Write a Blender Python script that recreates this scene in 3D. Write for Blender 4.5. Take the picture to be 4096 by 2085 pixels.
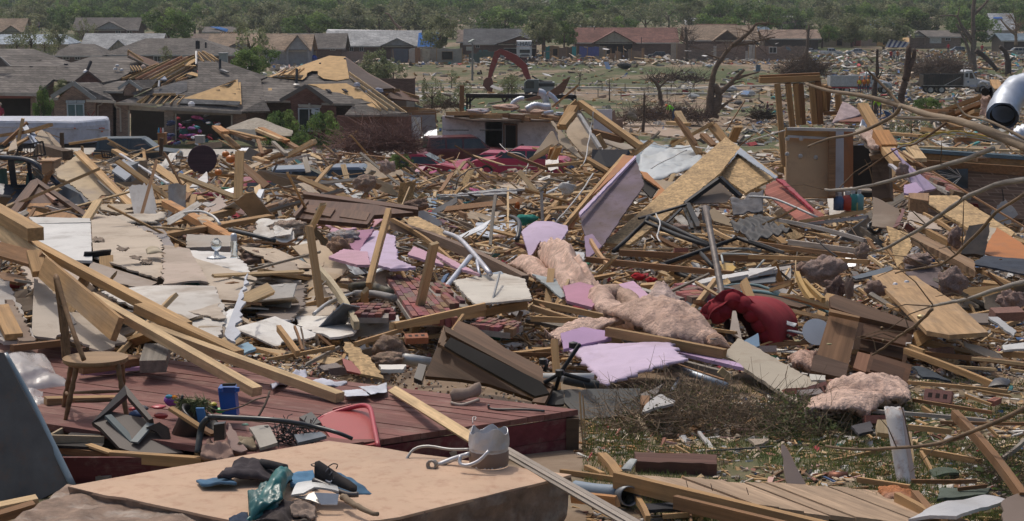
import bpy,bmesh,math,random
import numpy as np
from mathutils import Vector,Matrix,noise
Vec,Mtx,isa,enm,rng=Vector,Matrix,isinstance,enumerate,range
fbm,newmesh=noise.noise,bpy.data.meshes.new
BRN,PIN,TAN,GRY,PAL='brown','pine','tan','grey','pale'
def uni(a,b):return RND.uniform(a,b)
def xy(*a):return[(10*p,10*q)for p,q in zip(a[::2],a[1::2])]
def xyd(*a):return[(10*p,10*q,r)for p,q,r in zip(a[::3],a[1::3],a[2::3])]
SC=bpy.context.scene
for _o in list(bpy.data.objects):bpy.data.objects.remove(_o)
RND=random.Random(7)
FPX,HOR,CZ=7000.0,-50.0,3.2
TH=math.atan((1042.5-HOR)/FPX)
cam=bpy.data.cameras.new('camera');CAM=bpy.data.objects.new('camera',cam);SC.collection.objects.link(CAM)
CAM.location=(0,0,CZ);CAM.rotation_euler=(math.pi/2-TH,0,0)
cam.sensor_width=36;cam.lens=36*FPX/4096;cam.clip_start=.1;cam.clip_end=9000
SC.camera=CAM
SUN_EL,SUN_AZ=math.radians(60),math.radians(-32)
world=bpy.data.worlds.new('World');SC.world=world;world.use_nodes=True
_n=world.node_tree.nodes;_sky=_n.new('ShaderNodeTexSky');_sky.sky_type='NISHITA';_sky.sun_disc=False
_sky.sun_elevation=SUN_EL;_sky.sun_rotation=SUN_AZ;_sky.dust_density=5;_sky.ozone_density=.4
world.node_tree.links.new(_sky.outputs[0],_n['Background'].inputs[0]);_n['Background'].inputs[1].default_value=0.15
sun=bpy.data.lights.new('sun','SUN');sun.energy=2.0;sun.angle=math.radians(.5);sun.color=(1,.94,.86)
SUN=bpy.data.objects.new('sun',sun);SC.collection.objects.link(SUN)
_sd=Vec((math.sin(SUN_AZ)*math.cos(SUN_EL),math.cos(SUN_AZ)*math.cos(SUN_EL),math.sin(SUN_EL)))
SUN.rotation_euler=_sd.to_track_quat('Z','Y').to_euler();SUN.location=(-20,30,60)
SC.view_settings.view_transform='Standard';SC.view_settings.look='None';SC.view_settings.gamma=1
SC.view_settings.exposure=-0.38
FR={'a1':(0,0,1.8727),'a2':(1000,0,1.8727),'a3':(2000,0,1.8727),'a4':(2996,0,1.8727),'b1':(0,600,1.8727),'b2':(1000,600,1.8727),'b3':(2000,600,1.8727),'b4':(2996,600,1.8727),'c1':(0,1250,1.57),'c2':(1000,1250,1.57),'c3':(2000,1250,1.57),'c4':(2996,1250,1.57),'f':(0,0,1),'h1':(0,150,2.6214),'h2':(600,150,2.6214),'h3':(1050,200,2.6214),'g1':(100,1500,1.84)}
CUR=[0,0,1.0]
def fr(k):CUR[:]=FR[k]
def full(x,y):return CUR[0]+x/CUR[2],CUR[1]+y/CUR[2]
_st,_ct=math.sin(TH),math.cos(TH)
def ray(u,v):
 a,b=(u-2048)/FPX,-(v-1042.5)/FPX
 return Vec((a,_ct+b*_st,-_st+b*_ct))
def hrow(v,d):
 r=ray(2048,v);return-r.z/r.y*d
TS=[(2500,8.2),(2200,9.4),(2085,10),(1900,11.2),(1690,12.9),(1500,15.2),(1400,16.8),(1250,20),(1150,23.5),(1000,31),(900,39),(850,44),(760,60),(680,82),(600,112),(560,128),(480,160),(400,205),(300,250),(240,295),(180,370),(120,500),(60,780),(20,1300),(-20,3000)]
TL=[(2500,8.2),(2200,9.4),(2085,10),(1900,11.2),(1690,12.7),(1500,13.9),(1400,15),(1200,18),(900,24.5),(850,31),(800,42),(760,57),(680,82),(600,112),(560,128),(480,160),(400,205),(300,250),(240,295),(180,370),(120,500),(60,780),(20,1300),(-20,3000)]
def _tab(T,v):
 if v>=T[0][0]:return T[0][1]
 for(v0,d0),(v1,d1)in zip(T,T[1:]):
  if v>=v1:
   t=(v0-v)/(v0-v1);return math.exp(math.log(d0)*(1-t)+math.log(d1)*t)
 return T[-1][1]
def sstep(a,b,x):t=min(1,max(0,(x-a)/(b-a)));return t*t*(3-2*t)
def D(u,v):
 k=sstep(1050,1750,u);return _tab(TL,v)*(1-k)+_tab(TS,v)*k
KD=[1.0]
def Pf(u,v,d=None,k=.985):
 r=ray(u,v);d=D(u,v)*k if d is None else d*KD[0]
 return Vec((0,0,CZ))+r*(d/r.y)
def P(x,y,d=None,k=.985):
 u,v=full(x,y);return Pf(u,v,d,k)
def S(d):return FPX/d
def gz(Y):
 if Y<10:return 0.0
 T=TS;
 for(v0,d0),(v1,d1)in zip(T,T[1:]):
  if d0<=Y<=d1:
   t=(math.log(Y)-math.log(d0))/(math.log(d1)-math.log(d0));v=v0*(1-t)+v1*t
   return CZ-hrow(v,Y)-.45*sstep(15,22,Y)*(1-sstep(95,112,Y))
 return CZ-hrow(-20,3000)
MATS={}
def mat(name,col=None,ro=.8,metal=0.,var=.25,sc=(3,3,3),det=6,dirt=.0,dcol=(.12,.09,.06),dsc=1.5,bu=.2,bsc=None,src='obj',spec=.3,two=None,alpha=None,trans=0.,extra=None,wave=None):
 if name in MATS:return MATS[name]
 m=bpy.data.materials.new(name);m.use_nodes=True;t=m.node_tree;N,L=t.nodes,t.links
 b=N['Principled BSDF'];b.inputs['Roughness'].default_value=ro;b.inputs['Metallic'].default_value=metal
 b.inputs['Specular IOR Level'].default_value=spec
 tc=N.new('ShaderNodeTexCoord');oi=N.new('ShaderNodeObjectInfo')
 ad=N.new('ShaderNodeVectorMath');ad.operation='MULTIPLY_ADD';ad.inputs[1].default_value=(37,17,29)
 cx=N.new('ShaderNodeCombineXYZ')
 for i in rng(3):L.new(oi.outputs['Random'],cx.inputs[i])
 L.new(cx.outputs[0],ad.inputs[0]);L.new(tc.outputs['Object'],ad.inputs[2])
 def nz(scale,detail,rr=.6):
  mp=N.new('ShaderNodeMapping');mp.inputs['Scale'].default_value=scale;L.new(ad.outputs[0],mp.inputs[0])
  q=N.new('ShaderNodeTexNoise');q.inputs['Scale'].default_value=1;q.inputs['Detail'].default_value=detail;q.inputs['Roughness'].default_value=rr
  L.new(mp.outputs[0],q.inputs[0]);return q
 n1=nz(sc,det)
 if col is None:
  if src=='obj':base=oi.outputs['Color']
  else:
   at=N.new('ShaderNodeAttribute');at.attribute_name='Col';base=at.outputs['Color']
 else:
  rg=N.new('ShaderNodeRGB');rg.outputs[0].default_value=(*col,1);base=rg.outputs[0]
 def mix(fac,a,c,mode='MIX'):
  x=N.new('ShaderNodeMix');x.data_type='RGBA';x.blend_type=mode
  for k,s in((0,fac),(6,a),(7,c)):
   if hasattr(s,'type')and not isa(s,(tuple,float,int)):L.new(s,x.inputs[k])
   else:x.inputs[k].default_value=(*s,1)if isa(s,tuple)else s
  return x.outputs[2]
 def ramp(s,a,c,lo=0.,hi=1.):
  r=N.new('ShaderNodeMapRange');r.inputs[1].default_value=a;r.inputs[2].default_value=c;r.inputs[3].default_value=lo;r.inputs[4].default_value=hi
  L.new(s,r.inputs[0]);return r.outputs[0]
 if two is not None:base=mix(ramp(nz(two[1],4).outputs[0],two[2],two[3]),base,two[0])
 v=ramp(n1.outputs[0],.3,.7,1-var,1+var*.6)
 cc=N.new('ShaderNodeCombineXYZ');[L.new(v,cc.inputs[i])for i in rng(3)]
 base=mix(1.0,base,cc.outputs[0],'MULTIPLY')
 if extra:base=extra(N,L,ad.outputs[0],base,mix,ramp,nz,tc,oi)
 if dirt>0:base=mix(ramp(nz((dsc,)*3,8,.7).outputs[0],.5,.72,0,dirt),base,dcol)
 L.new(base,b.inputs['Base Color'])
 if bu:
  bp=N.new('ShaderNodeBump');bp.inputs['Strength'].default_value=bu;bp.inputs['Distance'].default_value=.03 if name=='glass_wool' else.02
  L.new((n1 if bsc is None else nz(bsc,8)).outputs[0],bp.inputs['Height']);L.new(bp.outputs[0],b.inputs['Normal'])
 if trans:
  b.inputs['Transmission Weight'].default_value=trans
 if alpha is not None:b.inputs['Alpha'].default_value=alpha
 MATS[name]=m;return m
WOOD=mat('lumber',var=.33,sc=(1.3,26,26),dirt=.45,dcol=(.16,.11,.07),dsc=2.2,bu=.25,two=((.33,.25,.17),(.8,3,3),.56,.85))
WOODS=mat('splinter_wood',src='attr',var=.3,sc=(4,4,4),bu=.1)
def _osb(N,L,co,base,mix,ramp,nz,tc,oi):
 mp=N.new('ShaderNodeMapping');mp.inputs['Scale'].default_value=(14,34,34);L.new(co,mp.inputs[0])
 q=N.new('ShaderNodeTexVoronoi');q.inputs['Scale'].default_value=1;L.new(mp.outputs[0],q.inputs[0])
 mp2=N.new('ShaderNodeMapping');mp2.inputs['Scale'].default_value=(32,13,32);L.new(co,mp2.inputs[0])
 q2=N.new('ShaderNodeTexVoronoi');q2.inputs['Scale'].default_value=1;L.new(mp2.outputs[0],q2.inputs[0])
 s=N.new('ShaderNodeSeparateColor');L.new(q.outputs['Color'],s.inputs[0]);s2=N.new('ShaderNodeSeparateColor');L.new(q2.outputs['Color'],s2.inputs[0])
 a=N.new('ShaderNodeMath');a.operation='ADD';L.new(s.outputs[0],a.inputs[0]);L.new(s2.outputs[1],a.inputs[1])
 f=ramp(a.outputs[0],.3,1.7,.55,1.25);cc=N.new('ShaderNodeCombineXYZ');[L.new(f,cc.inputs[i])for i in rng(3)]
 return mix(1.0,base,cc.outputs[0],'MULTIPLY')
OSB=mat('strand_board',col=(.50,.34,.17),var=.2,sc=(2,2,2),dirt=.35,extra=_osb,bu=.1)
OSBF=mat('roof_sheathing',col=(.52,.34,.16),var=.22,sc=(2.5,2.5,2.5),dirt=.15,bu=.05)
DRY=mat('gypsum_board',var=.12,sc=(1.2,1.2,1.2),dirt=.6,dcol=(.22,.16,.11),dsc=2.6,bu=.12,bsc=(9,9,9),two=((.34,.28,.22),(1.1,1.1,1.1),.52,.78))
PNT=mat('painted',var=.14,sc=(2,2,2),dirt=.45,dcol=(.15,.11,.08),dsc=2.5,ro=.55,bu=.08)
DARKW=mat('varnished_wood',var=.4,sc=(1.2,18,18),dirt=.25,dsc=2,ro=.6,bu=.1,spec=.25)
MTL=mat('bare_metal',var=.2,sc=(5,5,5),metal=.7,ro=.5,dirt=.35,bu=.15,bsc=(4,4,4))
GLOSS=mat('car_paint',var=.1,sc=(3,3,3),ro=.3,spec=.5,dirt=.5,dcol=(.2,.16,.12),dsc=1.2,bu=.02)
GLASS=mat('window_glass',col=(.03,.04,.045),ro=.12,spec=.6,var=.2,bu=0,dirt=.3,dcol=(.15,.14,.12))
CLO=mat('fabric',var=.3,sc=(7,7,7),ro=.95,bu=.5,bsc=(12,12,12),dirt=.35)
FOAM=mat('foam_board',var=.1,sc=(2.5,2.5,2.5),dirt=.35,dcol=(.2,.13,.1),dsc=3,bu=.06,ro=.7)
INSUL=mat('glass_wool',var=.38,sc=(9,9,9),bu=1.0,bsc=(38,38,38),ro=1,spec=0,two=((.60,.42,.34),(2.2,2.2,2.2),.45,.7),dirt=.12,dcol=(.3,.2,.14),dsc=4)
BRICK1=mat('fired_clay',var=.3,sc=(14,14,14),bu=.3,bsc=(40,40,40),dirt=.3,dcol=(.3,.26,.22),dsc=9)
MORTAR=mat('mortar',col=(.30,.27,.24),var=.25,sc=(12,12,12),bu=.5)
CONC=mat('concrete',var=.2,sc=(1.4,1.4,1.4),bu=.25,bsc=(14,14,14),dirt=.5,dcol=(.24,.12,.07),dsc=1.1)
def courses(bw,rh,ms,c1,c2,mo,wear=0):
 def ex(N,L,co,base,mix,ramp,nz,tc,oi):
  s=N.new('ShaderNodeSeparateXYZ');L.new(tc.outputs['Object'],s.inputs[0])
  a=N.new('ShaderNodeMath');a.operation='ADD';L.new(s.outputs[0],a.inputs[0]);L.new(s.outputs[1],a.inputs[1])
  c=N.new('ShaderNodeCombineXYZ');L.new(a.outputs[0],c.inputs[0]);L.new(s.outputs[2],c.inputs[1])
  q=N.new('ShaderNodeTexBrick');L.new(c.outputs[0],q.inputs[0])
  for k,v in(('Scale',1),('Brick Width',bw),('Row Height',rh),('Mortar Size',ms),('Color1',(*c1,1)),('Color2',(*c2,1)),('Mortar',(mo,)*3+(1,))):q.inputs[k].default_value=v
  b2=mix(1.0,base,q.outputs[0],'MULTIPLY')
  if wear:
   f=ramp(nz((.35,.35,.35),5).outputs[0],.35,.7,.8,1.2);cc=N.new('ShaderNodeCombineXYZ');[L.new(f,cc.inputs[i])for i in rng(3)]
   b2=mix(1.0,b2,cc.outputs[0],'MULTIPLY')
  return b2
 return ex
BRK=mat('brick_veneer',var=.25,sc=(1.5,1.5,6),extra=courses(.21,.075,.007,(.75,.72,.7),(1.2,1.1,1.05),1.5),bu=.1,ro=.9)
SHING=mat('asphalt_shingle',var=.3,sc=(5,5,5),extra=courses(.55,.13,.016,(.72,)*3,(1.25,1.22,1.2),.6,1),bu=.4,ro=.95,bsc=(6,6,20))
LEAF=mat('leaf',src='attr',var=.2,sc=(.6,.6,.6),bu=0,ro=.6)
def _leaf():
 t=LEAF.node_tree;N,L=t.nodes,t.links;b=N['Principled BSDF'];tr=N.new('ShaderNodeBsdfTranslucent');mx=N.new('ShaderNodeMixShader');mx.inputs[0].default_value=.45
 L.new(b.inputs['Base Color'].links[0].from_socket,tr.inputs[0]);L.new(b.outputs[0],mx.inputs[1]);L.new(tr.outputs[0],mx.inputs[2]);L.new(mx.outputs[0],N['Material Output'].inputs[0])
_leaf()
BARK=mat('bark',var=.45,sc=(2,2,12),bu=.6,ro=.95)
CHIP=mat('rubble_bits',src='attr',var=.3,sc=(3,3,3),bu=.1,dirt=.35,dcol=(.14,.1,.07))
PLS=mat('plastic',var=.06,sc=(4,4,4),ro=.35,dirt=.3,bu=.03,spec=.5)
FILM=mat('plastic_film',col=(.75,.72,.70),ro=.2,var=.1,alpha=.45,bu=.6,bsc=(6,6,6),spec=.6)
CLEAR=mat('clear_glass',col=(.8,.85,.85),ro=.05,var=.02,trans=.9,bu=0,spec=.5)
DARK=mat('dark_interior',col=(.03,.026,.022),var=.4,sc=(1,1,1),bu=0)  # near black colour stands in for the shade inside openings and cavities
WC=dict(pine=(.50,.32,.155),pale=(.60,.43,.24),tan=(.41,.25,.115),brown=(.25,.135,.065),dark=(.10,.065,.04),grey=(.27,.24,.20),orange=(.50,.25,.10))
GY=dict(white=(.72,.69,.63),tan=(.58,.47,.35),beige=(.50,.39,.27),grey=(.42,.40,.38),kraft=(.36,.28,.2))
def tag(o,lb=None,cat=None,gp=None,kind=None):
 if lb:o['label']=lb
 if cat:o['category']=cat
 if gp:o['group']=gp
 if kind:o['kind']=kind
 return o
LABELS=[]
def wm(o):
 return o.matrix_basis.copy()if o.parent is None else wm(o.parent)@o.matrix_parent_inverse@o.matrix_basis
def setpar(o,p):
 o.parent=p;o.matrix_parent_inverse=wm(p).inverted()
def mob(name,me,m=None,pa=None,col=None,lb=None,cat=None,gp=None,kind=None):
 o=bpy.data.objects.new(name,me);SC.collection.objects.link(o)
 if m is not None and not me.materials:
  for k in(m if isa(m,(list,tuple))else[m]):me.materials.append(k)
 if pa is not None:setpar(o,pa)
 if col is not None:o.color=(*col[:3],1)
 if lb and pa is None and not cat and not kind:cat=name.split('_')[-1]
 return tag(o,lb,cat,gp,kind)
def mesh_from(name,verts,faces,recentre=True,smo=False):
 vs=np.array([tuple(v)for v in verts],dtype=float)
 c=vs.mean(0)if recentre else np.zeros(3)
 me=newmesh(name);me.from_pydata((vs-c).tolist(),[],faces);me.update()
 if smo:me.polygons.foreach_set('use_smooth',[True]*len(me.polygons))
 return me,Vec(c)
def vf(name,verts,faces,m,pa=None,col=None,smo=False,**kw):
 me,c=mesh_from(name,verts,faces,True,smo)
 o=mob(name,me,m,pa,col,**kw)
 o.location=c
 return o
def emp(name,loc,lb=None,cat=None,gp=None):
 o=bpy.data.objects.new(name,None);SC.collection.objects.link(o);o.location=loc;o.empty_display_size=.1
 return tag(o,lb,cat,gp)
BOXF=[(0,1,3,2),(4,6,7,5),(0,4,5,1),(2,3,7,6),(0,2,6,4),(1,5,7,3)]
def boxv(c,s,M=None):
 v=[Vec(((i-.5)*s[0],(j-.5)*s[1],(k-.5)*s[2]))for i in(0,1)for j in(0,1)for k in(0,1)]
 if M is not None:v=[M@q for q in v]
 return[q+Vec(c)for q in v]
class MB:
 def __init__(s):s.v,s.f=[],[]
 def add(s,v,f):
  n=len(s.v);s.v+=[tuple(q)for q in v];s.f+=[tuple(i+n for i in g)for g in f];return s
 def box(s,c,z,M=None):return s.add(boxv(c,z,M),BOXF)
 def bar(s,p,q,w,h,roll=0):
  p,q=Vec(p),Vec(q);M=frame(q-p,roll);L=(q-p).length
  return s.box((p+q)/2,(L,w,h),M)
 def tube(s,pts,r,n=8,cap=True):
  pts=[Vec(p)for p in pts];R=r if isa(r,(list,tuple))else[r]*len(pts)
  b=len(s.v)
  for i,p in enm(pts):
   d=(pts[min(i+1,len(pts)-1)]-pts[max(i-1,0)]);M=frame(d)
   for k in rng(n):
    a=2*math.pi*k/n;s.v.append(tuple(p+M@Vec((0,R[i]*math.cos(a),R[i]*math.sin(a)))))
  for i in rng(len(pts)-1):
   for k in rng(n):s.f.append((b+i*n+k,b+i*n+(k+1)%n,b+(i+1)*n+(k+1)%n,b+(i+1)*n+k))
  if cap:s.f.append(tuple(b+k for k in rng(n))[::-1]);s.f.append(tuple(b+(len(pts)-1)*n+k for k in rng(n)))
  return s
 def lathe(s,prof,c=(0,0,0),n=16,M=None):
  b=len(s.v)
  for(r,z)in prof:
   for k in rng(n):
    a=2*math.pi*k/n;q=Vec((r*math.cos(a),r*math.sin(a),z));q=M@q if M is not None else q;s.v.append(tuple(q+Vec(c)))
  for i in rng(len(prof)-1):
   for k in rng(n):s.f.append((b+i*n+k,b+i*n+(k+1)%n,b+(i+1)*n+(k+1)%n,b+(i+1)*n+k))
  return s
 def obj(s,name,m,pa=None,col=None,smo=False,**kw):
  return vf(name,s.v,s.f,m,pa,col,smo,**kw)
def frame(d,roll=0):
 d=Vec(d).normalized();up=Vec((0,0,1))if abs(d.z)<.98 else Vec((0,1,0))
 y=up.cross(d).normalized();z=d.cross(y)
 M=Mtx((d,y,z)).transposed()
 return M@Mtx.Rotation(roll,3,'X')
def place(o,p,q=None,roll=0,M=None):
 if M is None:M=frame(q-p,roll);c=(p+q)/2
 else:c=p
 o.matrix_basis=Mtx.Translation(c)@M.to_4x4();return o
def bmesh_(L,w,h,rr,broken=0,bend=0):
 ns=7;v=[];f=[]
 for i in rng(ns):
  t=i/(ns-1);x=(t-.5)*L;by=bend*math.sin(math.pi*t)*L;bz=bend*.4*math.sin(math.pi*t)*L
  for(a,b)in((-1,-1),(1,-1),(1,1),(-1,1)):
   dx=0
   if broken and i==ns-1:dx=rr.uniform(-1,.6)*broken
   if i==0 and broken>.3:dx=-rr.uniform(-.3,.5)*broken*.5
   v.append((x+dx,a*w/2*rr.uniform(.97,1.0)+by,b*h/2*rr.uniform(.97,1.0)+bz))
 for i in rng(ns-1):
  for k in rng(4):f.append((i*4+k,i*4+(k+1)%4,i*4+4+(k+1)%4,i*4+4+k))
 f.append((3,2,1,0));n=(ns-1)*4;f.append((n,n+1,n+2,n+3))
 me=newmesh('beam');me.from_pydata(v,[],f);me.update();return me
def beam(name,p,q,w=.09,h=.04,roll=0,col='pine',lb=None,m=None,broken=0,bend=0,pa=None,cat=None,gp=None):
 p,q=Vec(p),Vec(q);L=(q-p).length
 c=WC[col]if isa(col,str)else col
 j=uni(.88,1.1);c=tuple(x*j for x in c)
 o=mob(name,bmesh_(L,w,h,RND,broken,bend),m or WOOD,pa,c,lb=lb,cat=cat if pa is None else None,gp=gp)
 place(o,p,q,roll);return o
def B(x0,y0,d0,x1,y1,d1,w=.09,h=.04,roll=0,col='pine',lb=None,**k):
 o=beam(k.pop('name','timber'),P(x0,y0,d0),P(x1,y1,d1),w,h,roll,col,lb,**k)
 if not lb:named(o,x0,y0,x1,y1,col)
 return o
def plane_from(pts,dep):
 ""
 us=[p[0]for p in pts];vs=[p[1]for p in pts];v0,v1,u0,u1=min(vs),max(vs),min(us),max(us)
 um=(u0+u1)/2
 if dep is None:dep=(D(um,v0)*.965,D(um,v1)*.965)
 elif isa(dep,(int,float)):dep=(dep,dep)
 sk=dep[2]if len(dep)>2 else 0.
 it,ib=1/dep[0],1/dep[1]
 def f(u,v):
  t=(v-v0)/max(1,v1-v0);k=(u-um)/max(1,u1-u0)
  return 1/max(1e-5,(it*(1-t)+ib*t)*(1-sk*k))
 return f
def sh(name,pts,dep=None,th=.013,m=None,col='tan',jag=.0,bow=0.,lb=None,cat=None,pa=None,gp=None,step=None,smo=False):
 ""
 pf=[full(*p[:2])for p in pts];fd=plane_from(pf,dep)
 W0=[Pf(u,v,fd(u,v))for(u,v)in pf]
 c=sum(W0,Vec())/len(W0);nrm=Vec()
 for i in rng(len(W0)):nrm+=(W0[i]-c).cross(W0[(i+1)%len(W0)]-c)
 nrm.normalize()
 if nrm.dot(Vec((0,0,CZ))-c)<0:nrm=-nrm
 rim=[]
 for i in rng(len(W0)):
  a,b=W0[i],W0[(i+1)%len(W0)];L=(b-a).length;n=1
  jj=jag
  if len(pts[i])>2:jj=pts[i][2]
  if jj:n=max(1,min(24,int(L/(step or max(.05,jj*2.2)))))
  t=(b-a).normalized();s=nrm.cross(t)
  for k in rng(n):
   q=a.lerp(b,k/n)
   if k and jj:q=q+s*uni(-jj,jj)+t*uni(-.3,.3)*L/n
   rim.append(q)
 bm=bmesh.new();vs=[bm.verts.new(q)for q in rim];fa=bm.faces.new(vs)
 bmesh.ops.triangulate(bm,faces=[fa])
 if bow:
  bmesh.ops.subdivide_edges(bm,edges=bm.edges[:],cuts=3,use_grid_fill=True)
  bmesh.ops.triangulate(bm,faces=bm.faces[:])
  ex=max((q-c).length for q in rim)
  for v in bm.verts:
   r=(v.co-c).length/ex;nn=fbm(v.co*1.3/max(.3,ex)+Vec((c.x,c.y,3)))
   v.co+=nrm*(bow*(1-r*r)+bow*.8*nn)
 bm.normal_update()
 for f in bm.faces:
  if f.normal.dot(nrm)<0:f.normal_flip()
 bm.normal_update()
 r=bmesh.ops.extrude_face_region(bm,geom=bm.faces[:])
 top=[g for g in r['geom']if isa(g,bmesh.types.BMVert)]
 for v in top:v.co+=nrm*th
 bmesh.ops.recalc_face_normals(bm,faces=bm.faces[:])
 e=max(((W0[(i+1)%len(W0)]-W0[i])for i in rng(len(W0))),key=lambda x:x.length).normalized()
 M=Mtx((e,nrm.cross(e),nrm)).transposed();Mi=M.transposed()
 for v in bm.verts:v.co=Mi@(v.co-c)
 me=newmesh(name);bm.to_mesh(me);bm.free()
 if smo:me.polygons.foreach_set('use_smooth',[True]*len(me.polygons))
 cc=col if not isa(col,str)else(GY.get(col)or WC.get(col))
 o=mob(name,me,m or DRY,None,cc,lb=lb,cat=cat if pa is None else None,gp=gp)
 o.matrix_basis=Mtx.Translation(c)@M.to_4x4()
 if pa is not None:setpar(o,pa)
 elif not lb:
  q=sum(cc[:3])/3;w='pale' if q>.45 else 'dark' if q<.12 else 'bluish' if cc[2]>cc[0]*1.15 else 'reddish' if cc[0]>cc[1]*1.8 else 'tan' if cc[0]>cc[2]*1.25 else 'grey'
  us=[p[0]for p in pf];vs=[p[1]for p in pf];s=max(us)-min(us)
  lab((max(us)+min(us))/2,(max(vs)+min(vs))/2,[x for x in('large' if s>160 else 'small' if s<60 else '',w)if x],{'gypsum_board':'gypsum board piece','painted':'painted board','strand_board':'strand board piece','lumber':'wooden board','bare_metal':'metal sheet','asphalt_shingle':'shingle scrap','fabric':'limp sheet'}.get((m or DRY).name,'board'),'loose boards of the wreckage',o)
 return o
def ply(name,faces,m,th=.1,col=None,pa=None,smo=False,**kw):
 ""
 V={};vs=[];F=[]
 for f in faces:
  g=[]
  for p in f:
   if p not in V:V[p]=len(vs);vs.append(P(p[0],p[1],p[2]))
   g.append(V[p])
  F.append(g)
 return solid(name,vs,F,m,th,col,pa,smo,**kw)
def solid(name,vs,F,m,th=.1,col=None,pa=None,smo=False,**kw):
 bm=bmesh.new();bv=[bm.verts.new(v)for v in vs]
 for f in F:
  try:bm.faces.new([bv[i]for i in f])
  except ValueError:pass
 bmesh.ops.triangulate(bm,faces=[f for f in bm.faces if len(f.verts)>4]);bm.normal_update()
 eye=Vec((0,0,CZ))
 s=sum(f.normal.dot(eye-f.calc_center_median())*f.calc_area()for f in bm.faces)
 if s<0:bmesh.ops.reverse_faces(bm,faces=bm.faces[:]);bm.normal_update()
 nm={v:v.normal.copy()for v in bm.verts}
 r=bmesh.ops.extrude_face_region(bm,geom=bm.faces[:])
 tops=set(g for g in r['geom']if isa(g,bmesh.types.BMVert))
 bm.normal_update()
 for v in bm.verts:
  if v not in tops:v.co=v.co-nm.get(v,Vec((0,0,1)))*th
 bmesh.ops.recalc_face_normals(bm,faces=bm.faces[:])
 c=sum((v.co for v in bm.verts),Vec())/len(bm.verts)
 for v in bm.verts:v.co-=c
 me=newmesh(name);bm.to_mesh(me);bm.free()
 if smo:me.polygons.foreach_set('use_smooth',[True]*len(me.polygons))
 o=mob(name,me,m,pa,col,**kw);o.location=c
 return o
def clt(name,pts,dep=None,m=None,col=(.5,.5,.5),amp=.04,freq=3.,th=.01,nu=14,nv=14,lb=None,cat=None,pa=None,jag=.0,k=.965,fold=0,gp=None,dome=0.):
 ""
 q=[full(*p[:2])for p in pts];fd=plane_from(q,dep)
 C=[Pf(u,v,p[2]if len(p)>2 else fd(u,v))for(u,v),p in zip(q,pts)]
 n=(C[1]-C[0]).cross(C[3]-C[0]).normalized()
 if n.dot(Vec((0,0,CZ))-C[0])<0:n=-n
 vs,F=[],[];seed=Vec((C[0].x*3.1,C[0].y*1.7,C[0].z))
 ex=Vec(C[1]-C[0]).normalized();ey=Vec(C[3]-C[0]).normalized()
 for j in rng(nv+1):
  for i in rng(nu+1):
   s,t=i/nu,j/nv;p=(C[0]*(1-s)+C[1]*s)*(1-t)+(C[3]*(1-s)+C[2]*s)*t
   a=fbm(p*freq+seed)+.5*fbm(p*freq*2.3+seed)+(.4 if m==INSUL else.25)*fbm(p*freq*6+seed)
   if fold:a+=.7*math.sin(fold*(s+.4*fbm(p*freq*.5+seed))*6.28)
   e=min(s,1-s,t,1-t)
   p=p+n*(amp*a+dome*math.sin(math.pi*s)**.5*math.sin(math.pi*t)**.5)
   if jag and e<1e-6:p=p+ex*uni(-jag,jag)+ey*uni(-jag,jag)
   vs.append(p)
 for j in rng(nv):
  for i in rng(nu):a=j*(nu+1)+i;F.append((a,a+1,a+nu+2,a+nu+1))
 return solid(name,vs,F,m or CLO,th,col,pa,True,**({}if pa else dict(lb=lb,cat=cat,gp=gp)))
def pipe(name,pts,r,m=None,col=(.3,.3,.3),lb=None,cat=None,pa=None,n=8,smo=True,sub=3,gp=None,wob=0):
 ""
 W=[P(*p)for p in pts]
 if sub>1 and len(W)>2:W=crom(W,sub)
 if wob:W=[w+Vec((uni(-wob,wob),uni(-wob,wob),uni(-wob,wob)))for w in W]
 R=r if not isa(r,(list,tuple))else[r[0]+(r[-1]-r[0])*i/(len(W)-1)for i in rng(len(W))]
 b=MB();b.tube(W,R,n);return b.obj(name,m or MTL,pa,col,smo,**({}if pa else dict(lb=lb,cat=cat,gp=gp)))
def crom(W,sub):
 out=[]
 for i in rng(len(W)-1):
  p0,p1,p2,p3=W[max(i-1,0)],W[i],W[i+1],W[min(i+2,len(W)-1)]
  for k in rng(sub):
   t=k/sub;out.append(.5*((2*p1)+(p2-p0)*t+(2*p0-5*p1+4*p2-p3)*t*t+(3*p1-p0-3*p2+p3)*t**3))
 out.append(W[-1]);return out
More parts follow.
